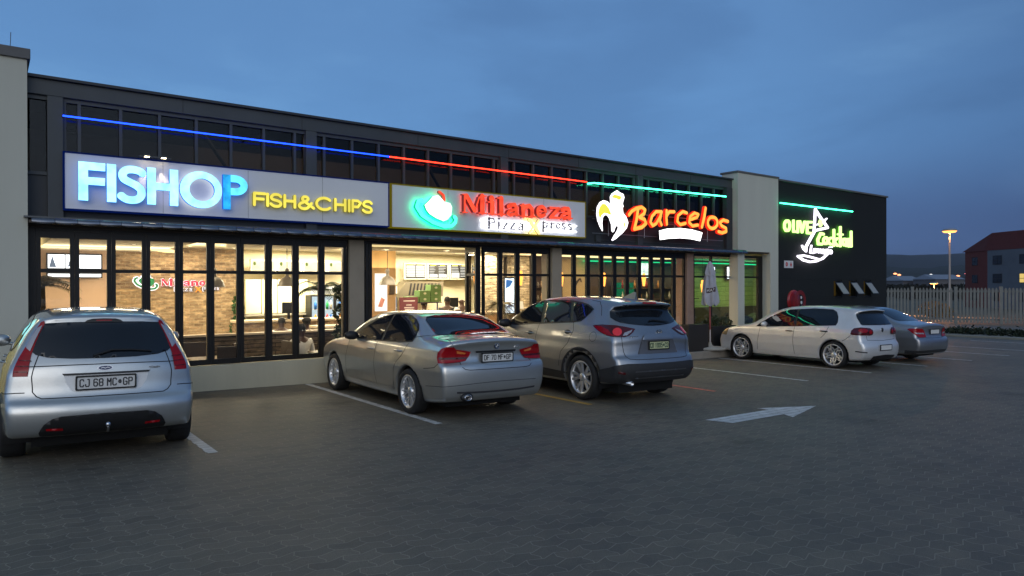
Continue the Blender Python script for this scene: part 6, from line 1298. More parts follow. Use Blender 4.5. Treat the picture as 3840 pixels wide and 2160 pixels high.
tag(mb.build('ground_cover', HG), kind='stuff')
tag(MB().box(45.99, 60, -20, 45, -0.78, -0.72).build('verge', mat('verge_tan', (0.17, 0.14, 0.10), 0.9, noise=0.2, nscale=1)), kind='structure')
mb = MB(); mb.add([(36.2, -10, -0.60), (42, -10, -0.60), (42, 40, -0.60), (36.2, 40, -0.60)], [(0, 1, 2, 3)]); tag(mb.build('road', mat('asphalt_dusk', (0.09, 0.085, 0.08), 0.8, noise=0.2)), kind='structure')
for xk in (37.3, 40.2): line_mark(xk, xk+0.12, -8, 30, WMARK, 'road_line')
bpy.data.objects['road_line'].location.z = 0.02
for o in bpy.data.objects:
    if o.name.startswith('road_line'): o.location.z = -0.60-gz(37.3)+0.01
# street lamps
def lamp(label, x, y, z0, h, head, m, pole_r=0.07, light=None):
    t = thing('street_lamp', label, 'street lamp', (x, y, z0)); PM = mat('lamp_pole', (0.35, 0.33, 0.30), 0.5, 0.3)
    mb = MB(); mb.tube([(0, 0, 0), (0, 0, h)], [pole_r, pole_r*0.6], 10); mb.build('pole', PM, t)
    hd = MB(); hd.lathe([(0.001, h+0.22*head), (head*0.45, h+0.18*head), (head*0.55, h+0.05*head), (head*0.5, h)], 20); hd.build('lamp_head', PM, t)
    ln = MB(); ln.lathe([(head*0.52, h+0.02), (head*0.40, h-0.10*head), (0.001, h-0.14*head)], 20); ln.build('lamp_lens', m, t)
    if light:
        d = bpy.data.lights.new('lamp_glow', 'POINT'); d.energy = light; d.color = (1.0, 0.42, 0.14); d.shadow_soft_size = 0.25; o = bpy.data.objects.new('lamp_glow', d); C.objects.link(o); o.parent = t; o.location = (0, 0, h-0.5)
SOD = emis('sodium_lamp', (1.0, 0.36, 0.08), 3.6)
ux, uy = 84*1.1068, 84*0.4184
lamp('tall street lamp glowing orange against the sky behind the fence', ux, uy, -2.0, 10.2, 1.5, SOD, 0.15, 3500)
lamp('short orange post lamp just behind the fence', 61.0, 24.2, -0.9, 2.75, 0.55, SOD, 0.05, 2200)
topiary('rounded ochre bush lit orange behind the fence', 58.5, 23.2, -0.9, [(0, 0, 0.75, 1.15, 1.0, 0.60), (-0.5, -0.8, 0.55, 0.7, 0.7, 0.45)], mat('bush_ochre', (0.24, 0.15, 0.04), 0.7, noise=0.3), name='bush', dens=60, seed=9, leaf=0.11)
# red apartment house
AX, AY = 0, 0
def at(px, t_): # position on the plan at a bearing (picture column) and depth
    u = (px-1288)/1750.; return Vector((t_*(math.cos(HEAD)+u*math.sin(HEAD)), t_*(math.sin(HEAD)-u*math.cos(HEAD)), 0))
AZ0 = -3.5; p0 = at(2428, 122); p1 = at(2484, 116); p2 = at(2700, 100)
t = thing('apartment_block', 'three-storey red and grey apartment house with a red tiled roof beyond the fence', 'building', (p1.x, p1.y, AZ0))
REDB = brick_mat('apartment_red_brick', (0.19, 0.035, 0.028), (0.15, 0.028, 0.022), (0.12, 0.05, 0.04), 0.23, 0.08, 0.01); GRB = mat('apartment_grey', (0.11, 0.135, 0.155), 0.85, noise=0.12, nscale=0.7); TILER = brick_mat('roof_tile_red', (0.15, 0.032, 0.028), (0.11, 0.025, 0.022), (0.08, 0.02, 0.02), 0.3, 0.34, 0.03)
H_ = 10.9; a = p0-p1; b = p2-p1; dn = (a+b)
mb = MB(); mb.add([(0, 0, 0), tuple(a), tuple(a+b), tuple(b), (0, 0, H_), (a.x, a.y, H_), (a.x+b.x, a.y+b.y, H_), (b.x, b.y, H_)], [(0, 1, 5, 4), (1, 2, 6, 5), (2, 3, 7, 6)]); mb.build('wall', REDB, t)
mb = MB(); mb.add([(0, 0, 0), tuple(b), (b.x, b.y, H_), (0, 0, H_)], [(0, 1, 2, 3)]); mb.build('wall', GRB, t)
cu = Vector((a.x+b.x, a.y+b.y, 0))/2; rg0 = a*0.5+b*0.22; rg1 = a*0.5+b*0.8; e = 0.8
out_ = lambda p: p+(p-cu).normalized()*e
c4 = [out_(Vector((0, 0, 0))), out_(a), out_(a+b), out_(b)]
mb = MB(); mb.add([(p.x, p.y, H_) for p in c4]+[(rg0.x, rg0.y, H_+2.9), (rg1.x, rg1.y, H_+2.9)], [(0, 1, 4), (1, 2, 5, 4), (2, 3, 5), (3, 0, 4, 5)]); mb.build('roof', TILER, t)
WDK = mat('window_dark', (0.02, 0.025, 0.03), 0.1); WLT = emis('window_lit', (1.0, 0.72, 0.22), 0.8)
bd = b.normalized(); nrm = Vector((bd.y, -bd.x, 0)); 
if nrm.dot(p1) > 0: nrm = -nrm
def win(base, d, s_, z, w, h, lit):
    nr = Vector((d.y, -d.x, 0)); nr = -nr if nr.dot(p1) > 0 else nr
    c_ = base+d*s_+nr*0.03; q = [c_, c_+d*w]
    f = MB(); f.add([(q[0].x, q[0].y, z), (q[1].x, q[1].y, z), (q[1].x, q[1].y, z+h), (q[0].x, q[0].y, z+h)], [(0, 1, 2, 3)]); o = f.build('window', WLT if lit else WDK, t)
    g_ = MB(); 
    for u in (0, 0.5, 0.95):
        a_ = c_+d*w*u+nr*0.04; b_ = c_+d*(w*u+0.07)+nr*0.04; g_.add([(a_.x, a_.y, z), (b_.x, b_.y, z), (b_.x, b_.y, z+h), (a_.x, a_.y, z+h)], [(0, 1, 2, 3)])
    for v in (0, 0.45, 0.95):
        a_ = c_+nr*0.05; b_ = c_+d*w+nr*0.05; g_.add([(a_.x, a_.y, z+h*v), (b_.x, b_.y, z+h*v), (b_.x, b_.y, z+h*v+0.07), (a_.x, a_.y, z+h*v+0.07)], [(0, 1, 2, 3)])
    g_.build('window_frame', FRAME, o)
for fl2 in range(3):
    z = 1.6+3.0*fl2+0.9
    for k in range(5): win(Vector((0, 0, 0)), bd, 1.2+5.4*k, z, 1.9, 1.5, (k == 1 and fl2 == 1))
    win(Vector((0, 0, 0)), a.normalized(), a.length*0.42, z, 1.5, 1.4, False)
# hills and the town on them
def hill(name, d0, prof_, m, depth, zbase=-3):
    mb = MB(); n = len(prof_); vs = []
    for px, h_ in prof_:
        for j, (dd, hh) in enumerate(((0, 0), (0.35, 0.55), (0.7, 0.9), (1.0, 1.0), (1.5, 0.7))):
            p = at(px, d0+depth*dd); vs.append((p.x, p.y, zbase+(h_-zbase)*hh))
    fs = [(i*5+j, (i+1)*5+j, (i+1)*5+j+1, i*5+j+1) for i in range(n-1) for j in range(4)]
    mb.add(vs, fs, True); return tag(mb.build(name, m, None, 0), kind='structure')
HM = mat('hill_far', (0.020, 0.028, 0.036), 0.95, noise=0.3, nscale=0.004); HM2 = mat('hill_mid', (0.022, 0.028, 0.026), 0.95, noise=0.35, nscale=0.02)
r = random.Random(3)
hill('hill', 1500, [(1900+26*i, 101+r.uniform(-1.5, 1.5)+(6*math.sin(i*0.3))) for i in range(60)], HM, 700)
hill('hill', 380, [(1950+26*i, 18+r.uniform(-0.8, 0.8)+1.5*math.sin(i*0.8)) for i in range(60)], HM2, 260)
TN = mat('roof_pale', (0.20, 0.23, 0.28), 0.6, noise=0.1); WW = mat('house_wall', (0.10, 0.10, 0.11), 0.8)
r = random.Random(12); lights = [(2252, 688, 'o'), (2262, 691, 'o'), (2255, 712, 'w'), (2280, 704, 'w'), (2325, 721, 'y'), (2342, 691, 'g'), (2367, 694, 'r'), (2372, 716, 'w'), (2410, 694, 'o'), (2432, 688, 'r'), (2298, 706, 'r'), (2385, 700, 'o')]
LC = {'o': (1, 0.35, 0.15), 'w': (0.95, 0.95, 0.8), 'y': (1, 0.55, 0.1), 'g': (0.5, 0.5, 0.5), 'r': (1, 0.2, 0.25)}
for i, (px, py, c_) in enumerate(lights):
    d_ = 330; p = at(px, d_); z = 1.785+(716-py-1.0)*d_/1750
    lo = thing('distant_light', {'o': 'tiny orange light on the dark hillside', 'w': 'tiny white light on the dark hillside', 'y': 'tiny yellow light above the pale sheds', 'g': 'tiny dim light high on the hillside', 'r': 'tiny red light on the dark hillside'}[c_], 'light', (p.x, p.y, z), group='town lights on the dark hillside')
    MB().lathe([(0.001, 0.45), (0.65, 0.22), (0.85, 0), (0.65, -0.22), (0.001, -0.45)], 10).build('lamp', emis('town_'+c_, LC[c_], 3.0), lo); mb = MB(); mb.tube([(0, 0, -3.0), (0, 0, -0.3)], 0.08, 5); mb.build('pole', WW, lo)
def shed(label, px0, px1, d_, z, h, rh=1.4, group=None):
    a_ = at(px0, d_); b_ = at(px1, d_*1.02); dd = b_-a_; w_ = dd.length; an = math.atan2(dd.y, dd.x); t = thing('far_house', label, 'house', (a_.x, a_.y, z), an, group)
    MB().box(0, w_, 0, 9, -3, h).build('wall', WW, t); mb = MB(); mb.add([(-0.4, -0.5, h), (w_+0.4, -0.5, h), (w_+0.4, 9.5, h), (-0.4, 9.5, h), (0, 4.5, h+rh), (w_, 4.5, h+rh)], [(0, 1, 5, 4), (2, 3, 4, 5), (0, 4, 3), (1, 2, 5)]); mb.build('roof', TN, t)
shed('long pale-roofed shed low on the left of the hillside', 2236, 2262, 270, 1.2, 1.6); shed('long pale-roofed shed left of the tall street lamp', 2272, 2322, 260, 1.2, 2.0, 1.8); shed('long pale-roofed shed behind the tall street lamp', 2353, 2426, 250, 1.6, 2.0, 1.8)
gp = 'small dark houses across the hillside'
for i in range(16):
    px = 2240+r.uniform(0, 190); d_ = r.uniform(400, 600); z = -3+(d_-380)/260*14*0.9; w_ = r.uniform(16, 34)*300/d_
    shed('small dim house among the dark slopes', px, px+w_, d_, z+0.5, 3.2, 1.4, gp)
# dark trees below the hills
DT = mat('tree_dark', (0.012, 0.016, 0.012), 0.9)
for i in range(9):
    px = 2238+23*i; p = at(px, 175+r.uniform(-15, 30))
    topiary('dark bushy tree in the hollow beyond the fence', p.x, p.y, -3.2, [(0, 0, 3.2, 2.6, 2.4, 1.7), (1.4, 0.5, 2.6, 1.7, 1.6, 1.3)], DT, 'tree', 'tree', 4.5, 20+i, 0.42)['group'] = 'dark trees in the hollow beyond the fence'
# thin dusk haze
hz = MB(); hz.box(-3000, 5600, -2000, 5600, -4.2, 160); ho = hz.build('haze', bpy.data.materials.new('haze'))
hm = ho.data.materials[0]; hm.use_nodes = True; ht = hm.node_tree; ht.nodes.clear(); o_ = N(ht, 'ShaderNodeOutputMaterial'); pv = N(ht, 'ShaderNodeVolumePrincipled'); pv.inputs['Color'].default_value = (0.7, 0.8, 0.95, 1); pv.inputs['Density'].default_value = 0.00006; L(ht, pv.outputs[0], o_.inputs['Volume']); tag(ho, kind='stuff')
def sym(half):
    """mirror a half outline (x >= 0, listed top centre to bottom centre)"""
    return half + [(-a, z) for a, z in reversed(half) if abs(a) > 1e-6]
def deco(t, sk, z0, pts, h):        # tiny block lettering
    pass
def liners(t, S):
    for ay in S['ax']:
        for sd_ in (-1, 1):
            mb = MB(); r = S['wr']+0.043; vs = []; n = 20
            for k in range(n+1):
                a = PI*(-0.12+1.24*k/n)
                vs += [(sd_*0.55, ay+r*math.cos(a), S['wr']+r*math.sin(a)), (sd_*0.835, ay+(r-0.004)*math.cos(a), S['wr']+(r-0.004)*math.sin(a))]
            mb.add(vs, [(2*k, 2*k+1, 2*k+3, 2*k+2) for k in range(n)], True)
            mb.add([(sd_*0.55, ay+r*math.cos(PI*(-0.12+1.24*k/n)), S['wr']+r*math.sin(PI*(-0.12+1.24*k/n))) for k in range(n+1)], [tuple(range(n+1))])
            mb.build('wheel_arch_liner', TRIM, t)
def arch_ring(t, sk, S, w, m, name='arch_trim', zlo=0.30):
    for ay in S['ax']:
        for sd_ in (-1, 1):
            r0 = S['wr']+0.040; r1 = r0+w; a0 = math.asin(max(-0.98, (zlo-S['wr'])/r1)); a1 = math.asin(max(-0.98, (zlo-S['wr'])/r0))
            P = [(ay+r1*math.cos(a0+(PI-2*a0)*k/30), S['wr']+r1*math.sin(a0+(PI-2*a0)*k/30)) for k in range(31)]
            P += [(ay+r0*math.cos(PI-a1-(PI-2*a1)*k/30), S['wr']+r0*math.sin(PI-a1-(PI-2*a1)*k/30)) for k in range(31)]
            mb = MB(); V, T = sk.patch(P, 'side', 0.008, 0.05, sd_); mb.add(V, T, True); mb.build(name, m, t)
def seams(t, sk, items, name='panel_seam', w=0.009):
    for pts, proj, both in items:
        for sg in ((-1, 1) if both else (-1,)):
            mb = MB(); pp = pts if proj == 'side' else [(a*sg*-1, z) for a, z in pts]
            lines_on(mb, sk, pp, proj, w, 0.002, sg)
            if mb.f: mb.build(name, SEAM, t)
def badge(t, sk, x, z, shapes, tilt=0.0, name='badge'):
    """shapes: list of (polys, holes, material); local coordinates about (x, z)"""
    y = sk.cast(x, z, 'rear')[0].y-0.012; e = None
    for k, (ps, hs, m) in enumerate(shapes):
        b = MB(); flat(b, ps, -0.004*k, 0.014-0.001*k, holes=hs)
        o = b.build(name if e is None else 'badge_mark', m, t if e is None else e)
        if e is None: o.location = (x, y, z); o.rotation_euler = (tilt, 0, 0); e = o
    return e
AZ = 1.0
# ---- silver hatchback, nearest
t, sk, S = base_car('hatch', 'hatchback_car', 'silver hatchback with tall red tail lamps and dark rear bumper insert, nearest the left pillar', 'car', (0.925, 7.83, 0), math.radians(-3), SILVER2, 'ten', 'cars parked nose-in before the shops')
liners(t, S)
add_patch('rear_window', sk, sym([(0, 1.374), (0.35, 1.370), (0.515, 1.358), (0.545, 1.285), (0.578, 1.165), (0.60, 1.090), (0.575, 1.066), (0.48, 1.038), (0.28, 1.022), (0, 1.018)]), 'rear', GLASS, t, 0.005)
add_patch('brake_lamp', sk, sym([(0, 1.408), (0.10, 1.405), (0.145, 1.392), (0.175, 1.362), (0, 1.364)]), 'rear', TRIM, t, 0.014)
add_patch('brake_lamp_lens', sk, rrect(-0.07, 0.07, 1.376, 1.394, 0.005), 'rear', REDL, t, 0.020)
lampo = [(40.2, 1.385), (42.2, 1.37), (43.4, 1.30), (43.4, 1.15), (43.8, 1.03), (43.4, 0.93), (43.0, 0.868), (37.2, 0.868), (37.3, 0.935), (38.8, 1.06), (39.2, 1.14), (39.9, 1.26), (39.6, 1.36)]
add_patch('tail_lamp', sk, lampo, AZ, REDL, t, 0.007, 0.02, both=True)
for zb in (0.905, 0.955, 1.005): add_patch('tail_lamp_band', sk, [(37.6, zb), (43.0, zb+0.004), (43.0, zb+0.012), (37.6, zb+0.008)], AZ, REDD, t, 0.010, 0.02, both=True)
add_patch('tail_lamp_clear', sk, [(40.4, 1.34), (42.9, 1.31), (43.1, 1.21), (43.1, 1.135), (40.0, 1.095), (40.3, 1.20)], AZ, CLEARL, t, 0.012, 0.02, both=True)
add_patch('bumper_insert', sk, [(-31.5, 0.27), (-30.5, 0.34), (-27.5, 0.42), (-24, 0.47), (-20, 0.49), (0, 0.496), (20, 0.49), (24, 0.47), (27.5, 0.42), (30.5, 0.34), (31.5, 0.27)], AZ, TRIM, t, 0.008)
add_patch('reflector', sk, [(20.0, 0.355), (27.0, 0.362), (27.0, 0.384), (20.0, 0.377)], AZ, REDL, t, 0.014, both=True)
rc = MB(); P, T = sk.patch([(-0.345, 0.865), (0.385, 0.865), (0.365, 0.79), (0.325, 0.72), (0.29, 0.705), (-0.25, 0.705), (-0.285, 0.72), (-0.325, 0.79)], 'rear', 0.004); rc.add(P, T, True)
rc.build('plate_recess', mat('recess_silver', (0.80, 0.80, 0.79), 0.35, 0.1), t)
gm = MB(); P, T = sk.patch([(-0.36, 0.882), (0.40, 0.882), (0.385, 0.864), (-0.345, 0.864)], 'rear', 0.016); gm.add(P, T, True); gm.build('tailgate_grip', TRIM, t)
plate(t, sk, 0.01, 0.787, 'CJ 68 MC*GP', PLATEW, INK, w=0.50, h=0.118)
badge(t, sk, 0.0, 0.925, [([ell(0, 0, 0.066, 0.027)], [], CHROME), ([ell(0, 0, 0.058, 0.021)], [], mat('oval_blue', (0.012, 0.03, 0.12), 0.2, coat=1)), ([q for q in stroke([(-0.035, -0.002), (-0.02, 0.006), (0.0, -0.004), (0.02, 0.006), (0.035, 0.0)], 0.005)], [], CHROME)], tilt=-0.1)
badge(t, sk, 0.44, 0.912, [(stroke([(-0.05, 0.0), (-0.02, 0.006), (0.0, 0.0), (0.03, 0.005), (0.05, 0.0)], 0.008)+stroke([(-0.04, -0.010), (0.03, -0.008)], 0.004), [], CHROME)], name='model_badge')
w_ = MB()
hp = [sk.cast(a, z, 'rear') for a, z in [(-0.10, 1.035), (0.06, 1.085), (0.24, 1.082), (0.42, 1.062)]]
w_.tube([h[0]+Vector((0, -0.018, 0.012)) for h in hp], [0.013, 0.011, 0.009, 0.007], 8); w_.build('rear_wiper', TRIM, t)
hp = [sk.cast(a, z, 'rear')[0]+Vector((0, -0.012, 0.008)) for a, z in [(-0.02, 1.072), (0.2, 1.104), (0.44, 1.058)]]
seams(t, sk, [([(35.6, 1.10), (35.4, 0.95), (35.6, 0.86), (34.5, 0.72), (32.4, 0.678), (30, 0.658), (10, 0.656), (0, 0.656)], AZ, True), ([(37.5, 0.716), (41, 0.716), (55, 0.70)], AZ, True),
  ([(38, 0.957), (20, 0.962), (0, 0.963)], AZ, True), ([(2.20, 1.0), (2.24, 0.6), (2.16, 0.30)], 'side', True), ([(1.22, 1.0), (1.22, 0.72)], 'side', True), ([(3.15, 0.95), (3.22, 0.5)], 'side', True)])
for sg in (-1, 1):
    w1 = MB(); P, T = sk.patch([(2.10, 1.035), (2.12, 1.395), (2.42, 1.365), (2.72, 1.24), (3.05, 1.06), (3.02, 1.0)], 'side', 0.005, 0.05, sg); w1.add(P, T, True); w1.build('side_window', GLASS, t)
    w1 = MB(); P, T = sk.patch([(2.04, 1.035), (2.06, 1.40), (1.5, 1.42), (0.95, 1.395), (0.70, 1.33), (0.60, 1.20), (0.66, 1.10), (0.85, 1.06)], 'side', 0.005, 0.05, sg); w1.add(P, T, True); w1.build('side_window', GLASS, t)
    add_handle(t, sk, 2.33, 0.90, sg, SILVER2); add_handle(t, sk, 1.36, 0.92, sg, SILVER2)
    add_mirror(t, sg*0.86, 2.86, 1.05, SILVER2, sg)
add_patch('windscreen', sk, sym([(0, 1.40), (0.50, 1.37), (0.66, 1.12), (0, 1.10)]), 'front', GLASS, t, 0.005)
add_patch('headlamp', sk, [(0.50, 0.66), (0.74, 0.70), (0.78, 0.82), (0.52, 0.76)], 'front', CHROME, t, 0.006, both=True)
b = MB(); b.tube([(0.02, 0.10, 0.30), (0.02, -0.03, 0.33), (0.02, -0.05, 0.37)], 0.014, 8); b.lathe([(0.001, 0.025), (0.02, 0.018), (0.025, 0), (0.018, -0.02), (0.001, -0.025)], 14, Matrix.Translation((0.02, -0.05, 0.39))); b.build('tow_hitch', CHROME, t)
b = MB(); b.tube([(0.3, 1.25, 1.45), (0.3, 1.15, 1.62)], 0.004, 6)

# ---- silver sedan
t, sk, S = base_car('sedan', 'sedan_car', 'silver four-door sedan with red wrap-around tail lamps beside the low white wall', 'car', (5.55, 7.63, 0), math.radians(-1.5), SILVER, 'multi', 'cars parked nose-in before the shops')
liners(t, S)
add_patch('rear_window', sk, sym([(0, 1.376), (0.30, 1.368), (0.47, 1.345), (0.545, 1.30), (0.575, 1.22), (0.60, 1.13), (0.575, 1.112), (0.40, 1.118), (0, 1.122)]), 'rear', GLASS, t, 0.005)
lam = [(24.0, 0.918), (30.1, 0.938), (35.2, 0.955), (36.6, 0.988), (41.2, 0.990), (44.5, 0.962), (47.2, 0.908), (47.5, 0.85), (46.5, 0.775), (39.9, 0.772), (33.2, 0.783), (28.4, 0.798), (25.6, 0.862)]
add_patch('tail_lamp', sk, lam, AZ, REDL, t, 0.008, 0.02, both=True)
add_patch('tail_lamp_amber', sk, [(28.2, 0.905), (35.0, 0.938), (34.8, 0.900), (29.3, 0.886)], AZ, ORANGEL, t, 0.013, 0.02, both=True)
add_patch('tail_lamp_band', sk, [(26.5, 0.845), (34.0, 0.85), (46.0, 0.85), (46.0, 0.825), (34.0, 0.822), (27.6, 0.822)], AZ, REDD, t, 0.012, 0.02, both=True)
seams(t, sk, [([(35.3, 0.955), (34.2, 0.86), (32.4, 0.785), (31.8, 0.760), (30.4, 0.722), (28.4, 0.693), (25, 0.683), (10, 0.682), (0, 0.682)], AZ, True),
  ([(36.8, 0.984), (37.4, 1.02), (39.7, 1.06), (43.5, 1.075)], AZ, True), ([(46.5, 0.768), (50, 0.712), (57, 0.690), (62, 0.68)], AZ, True),
  ([(1.04, 0.99), (1.11, 0.86), (1.18, 0.79), (1.32, 0.70), (1.40, 0.60), (1.45, 0.35), (1.45, 0.29)], 'side', True), ([(2.02, 0.96), (2.08, 0.6), (2.04, 0.29)], 'side', True), ([(3.05, 0.93), (3.18, 0.6), (3.20, 0.35)], 'side', True), ([(0.62, 1.12), (1.45, 1.0)], 'side', False)])
plate(t, sk, 0.0, 0.833, 'DF 70 MF*GP', PLATEW, INK, w=0.50, h=0.108)
rc = MB(); P, T = sk.patch([(-0.325, 0.918), (0.325, 0.918), (0.305, 0.84), (0.24, 0.755), (0.18, 0.738), (-0.18, 0.738), (-0.24, 0.755), (-0.305, 0.84)], 'rear', 0.003); rc.add(P, T, True); rc.build('plate_recess', SILVER, t)
gm = MB(); P, T = sk.patch([(-0.33, 0.925), (0.33, 0.925), (0.325, 0.900), (-0.325, 0.900)], 'rear', 0.010); gm.add(P, T, True); gm.build('tailgate_grip', TRIM, t)
badge(t, sk, 0.0, 0.985, [([ell(0, 0, 0.040, 0.040)], [], TRIM), ([ell(0, 0, 0.036, 0.036)], [ell(0, 0, 0.030, 0.030)], CHROME), ([[(0, 0), (0.021, 0), (0.015, 0.015), (0, 0.021)], [(0, 0), (-0.021, 0), (-0.015, -0.015), (0, -0.021)]], [], PLATEW)], tilt=-0.1)
badge(t, sk, 0.36, 0.965, [(stroke([(-0.05, -0.012), (-0.035, 0.012)], 0.004)+stroke([(-0.02, 0.012), (0.0, 0.012), (0.0, -0.012), (-0.02, -0.012)], 0.004)+stroke([(0.015, 0.012), (0.035, 0.012), (0.035, -0.012), (0.015, -0.012), (0.015, 0.012)], 0.004), [], CHROME)], name='model_badge')
for sg in (-1, 1):
    # frame of black rubber, then two panes with a slanting pillar between
    full = [(2.60, 0.966), (2.575, 1.05), (2.50, 1.18), (2.387, 1.272), (2.20, 1.325), (1.96, 1.360), (1.68, 1.366), (1.46, 1.348), (1.24, 1.30), (1.08, 1.235), (0.985, 1.172), (0.958, 1.10), (0.975, 1.015), (1.34, 0.985), (1.915, 0.970), (2.315, 0.955)]
    full = [(y+0.0 if y < 2.3 else y+0.42*(y-2.3)/0.3, z) for y, z in full]
    w1 = MB(); P, T = sk.patch([(1.79+(y-1.79)*1.015, 1.16+(z-1.16)*1.06) for y, z in full], 'side', 0.003, 0.05, sg); w1.add(P, T, True); w1.build('window_surround', TRIM, t)
    fr_ = [(1.935, 0.974), (2.01, 1.352), (2.20, 1.320), (2.42, 1.262), (2.62, 1.165), (2.86, 1.04), (2.93, 0.975), (2.40, 0.966)]
    rr_ = [(1.865, 0.976), (1.955, 1.354), (1.68, 1.360), (1.46, 1.342), (1.245, 1.294), (1.09, 1.228), (0.998, 1.166), (0.972, 1.10), (0.99, 1.022), (1.34, 0.992)]
    for pl in (fr_, rr_):
        w1 = MB(); P, T = sk.patch(pl, 'side', 0.007, 0.05, sg); w1.add(P, T, True); w1.build('side_window', GLASS, t)
    add_handle(t, sk, 2.20, 0.835, sg, SILVER); add_handle(t, sk, 1.27, 0.865, sg, SILVER)
    add_mirror(t, sg*0.86, 2.80, 1.0, TRIM, sg, 0.95)
    b = MB(); lines_on(b, sk, [(1.48, 0.30), (2.2, 0.285), (3.30, 0.275)], 'side', 0.05, 0.006, sg); b.build('sill_strip', SILVER, t)
add_patch('windscreen', sk, sym([(0, 1.33), (0.46, 1.30), (0.66, 1.05), (0, 1.03)]), 'front', GLASS, t, 0.005)
add_patch('headlamp', sk, [(0.42, 0.62), (0.72, 0.62), (0.76, 0.74), (0.44, 0.70)], 'front', CHROME, t, 0.006, both=True)
add_patch('groove_shade', sk, [(-34, 0.405), (-20, 0.395), (0, 0.390), (20, 0.395), (34, 0.405), (34, 0.380), (20, 0.368), (0, 0.364), (-20, 0.368), (-34, 0.380)], AZ, mat('shade_silver', (0.10, 0.10, 0.11), 0.4, 0.5), t, 0.003)  # flat strip; the groove's shade is put into a darker silver
b = MB(); mm = Matrix.Translation((-0.50, 0.035, 0.325)) @ Matrix.Rotation(PI/2, 4, 'X') @ Matrix.Diagonal((1.45, 1, 1, 1)); b.lathe([(0.036, -0.15), (0.040, 0.05), (0.036, 0.055), (0.031, 0.045), (0.031, -0.15)], 20, mm); b.build('exhaust_tip', CHROME, t)
b = MB(); b.lathe([(0.033, -0.02), (0.001, -0.02)], 20, mm); b.lathe([(0.058, -0.02), (0.058, 0.030), (0.04, 0.030)], 20, mm); b.build('exhaust_surround', TRIM, t)
b = MB(); lines_on(b, sk, [(-60, 0.448), (-40, 0.480), (-20, 0.503), (0, 0.512), (20, 0.510), (34, 0.503)], AZ, 0.008, 0.002); b.build('crease_shade', mat('shade_silver', (0.1, 0.1, 0.11)), t)  # shade along the crease drawn as a thin darker line

# ---- grey sport utility car
t, sk, S = base_car('suv', 'suv_car', 'tall grey sport utility car with black lower cladding and roof fin behind the sedan', 'car', (8.46, 7.28, 0), math.radians(-3), GREYP, 'twin', 'cars parked nose-in before the shops')
liners(t, S)
add_patch('rear_window', sk, sym([(0, 1.560), (0.35, 1.555), (0.53, 1.535), (0.60, 1.50), (0.655, 1.43), (0.69, 1.335), (0.66, 1.29), (0.60, 1.262), (0.45, 1.238), (0.20, 1.215), (0, 1.208)]), 'rear', GLASS, t, 0.005)
add_patch('spoiler_shade_strip', sk, sym([(0, 1.545), (0.50, 1.535), (0.60, 1.50), (0.62, 1.468), (0, 1.462)]), 'rear', TRIM, t, 0.009)  # dark patch laid on the glass as the spoiler's shade
add_patch('brake_lamp_lens', sk, rrect(-0.15, 0.15, 1.560, 1.575, 0.006), 'rear', REDL, t, 0.012)
lam = [(71, 1.197), (69, 1.211), (58.8, 1.224), (46.6, 1.220), (35.5, 1.190), (27, 1.163), (30, 1.113), (34, 1.066), (38, 1.046), (46, 1.049), (53, 1.060), (58.2, 1.092), (64.5, 1.136)]
add_patch('tail_lamp', sk, lam, AZ, REDD, t, 0.010, 0.02, both=True)
add_patch('tail_lamp_core', sk, ell(44.4, 1.120, 3.7, 0.058), AZ, mat('tail_core', (0.55, 0.02, 0.03), 0.25, coat=1, emit=(0.9, 0.03, 0.04), strength=0.15), t, 0.016, 0.02, both=True)
add_patch('tail_lamp_red', sk, [(69, 1.196), (60, 1.196), (52, 1.150), (49, 1.085), (45, 1.058), (52, 1.066), (58, 1.098), (64, 1.138)], AZ, REDL, t, 0.014, 0.02, both=True)
add_patch('tail_lamp_clear', sk, [(38.5, 1.105), (30.5, 1.150), (32.5, 1.105), (36.5, 1.065), (40, 1.06)], AZ, CLEARL, t, 0.015, 0.02, both=True)
cl = [(-60, 0.34), (-60, 0.525), (-55, 0.555), (-50, 0.578), (-44.3, 0.625), (-36.5, 0.645), (-13, 0.640), (13, 0.640), (36.5, 0.645), (44.3, 0.625), (50, 0.578), (55, 0.555), (60, 0.525), (60, 0.34)]
add_patch('bumper_cladding', sk, cl, AZ, CLAD, t, 0.008, 0.04)
for z1, z2 in ((0.513, 0.530), (0.415, 0.432)): add_patch('bumper_strip', sk, [(-30, z1), (0, z1), (30, z1), (30, z2), (0, z2+0.006), (-30, z2)], AZ, mat('strip_grey', (0.12, 0.12, 0.125), 0.35, 0.6), t, 0.016)
add_patch('reflector', sk, [(38.0, 0.485), (43.0, 0.505), (43.0, 0.535), (38.0, 0.52)], AZ, REDD, t, 0.018, both=True)
arch_ring(t, sk, S, 0.085, CLAD, zlo=0.34)
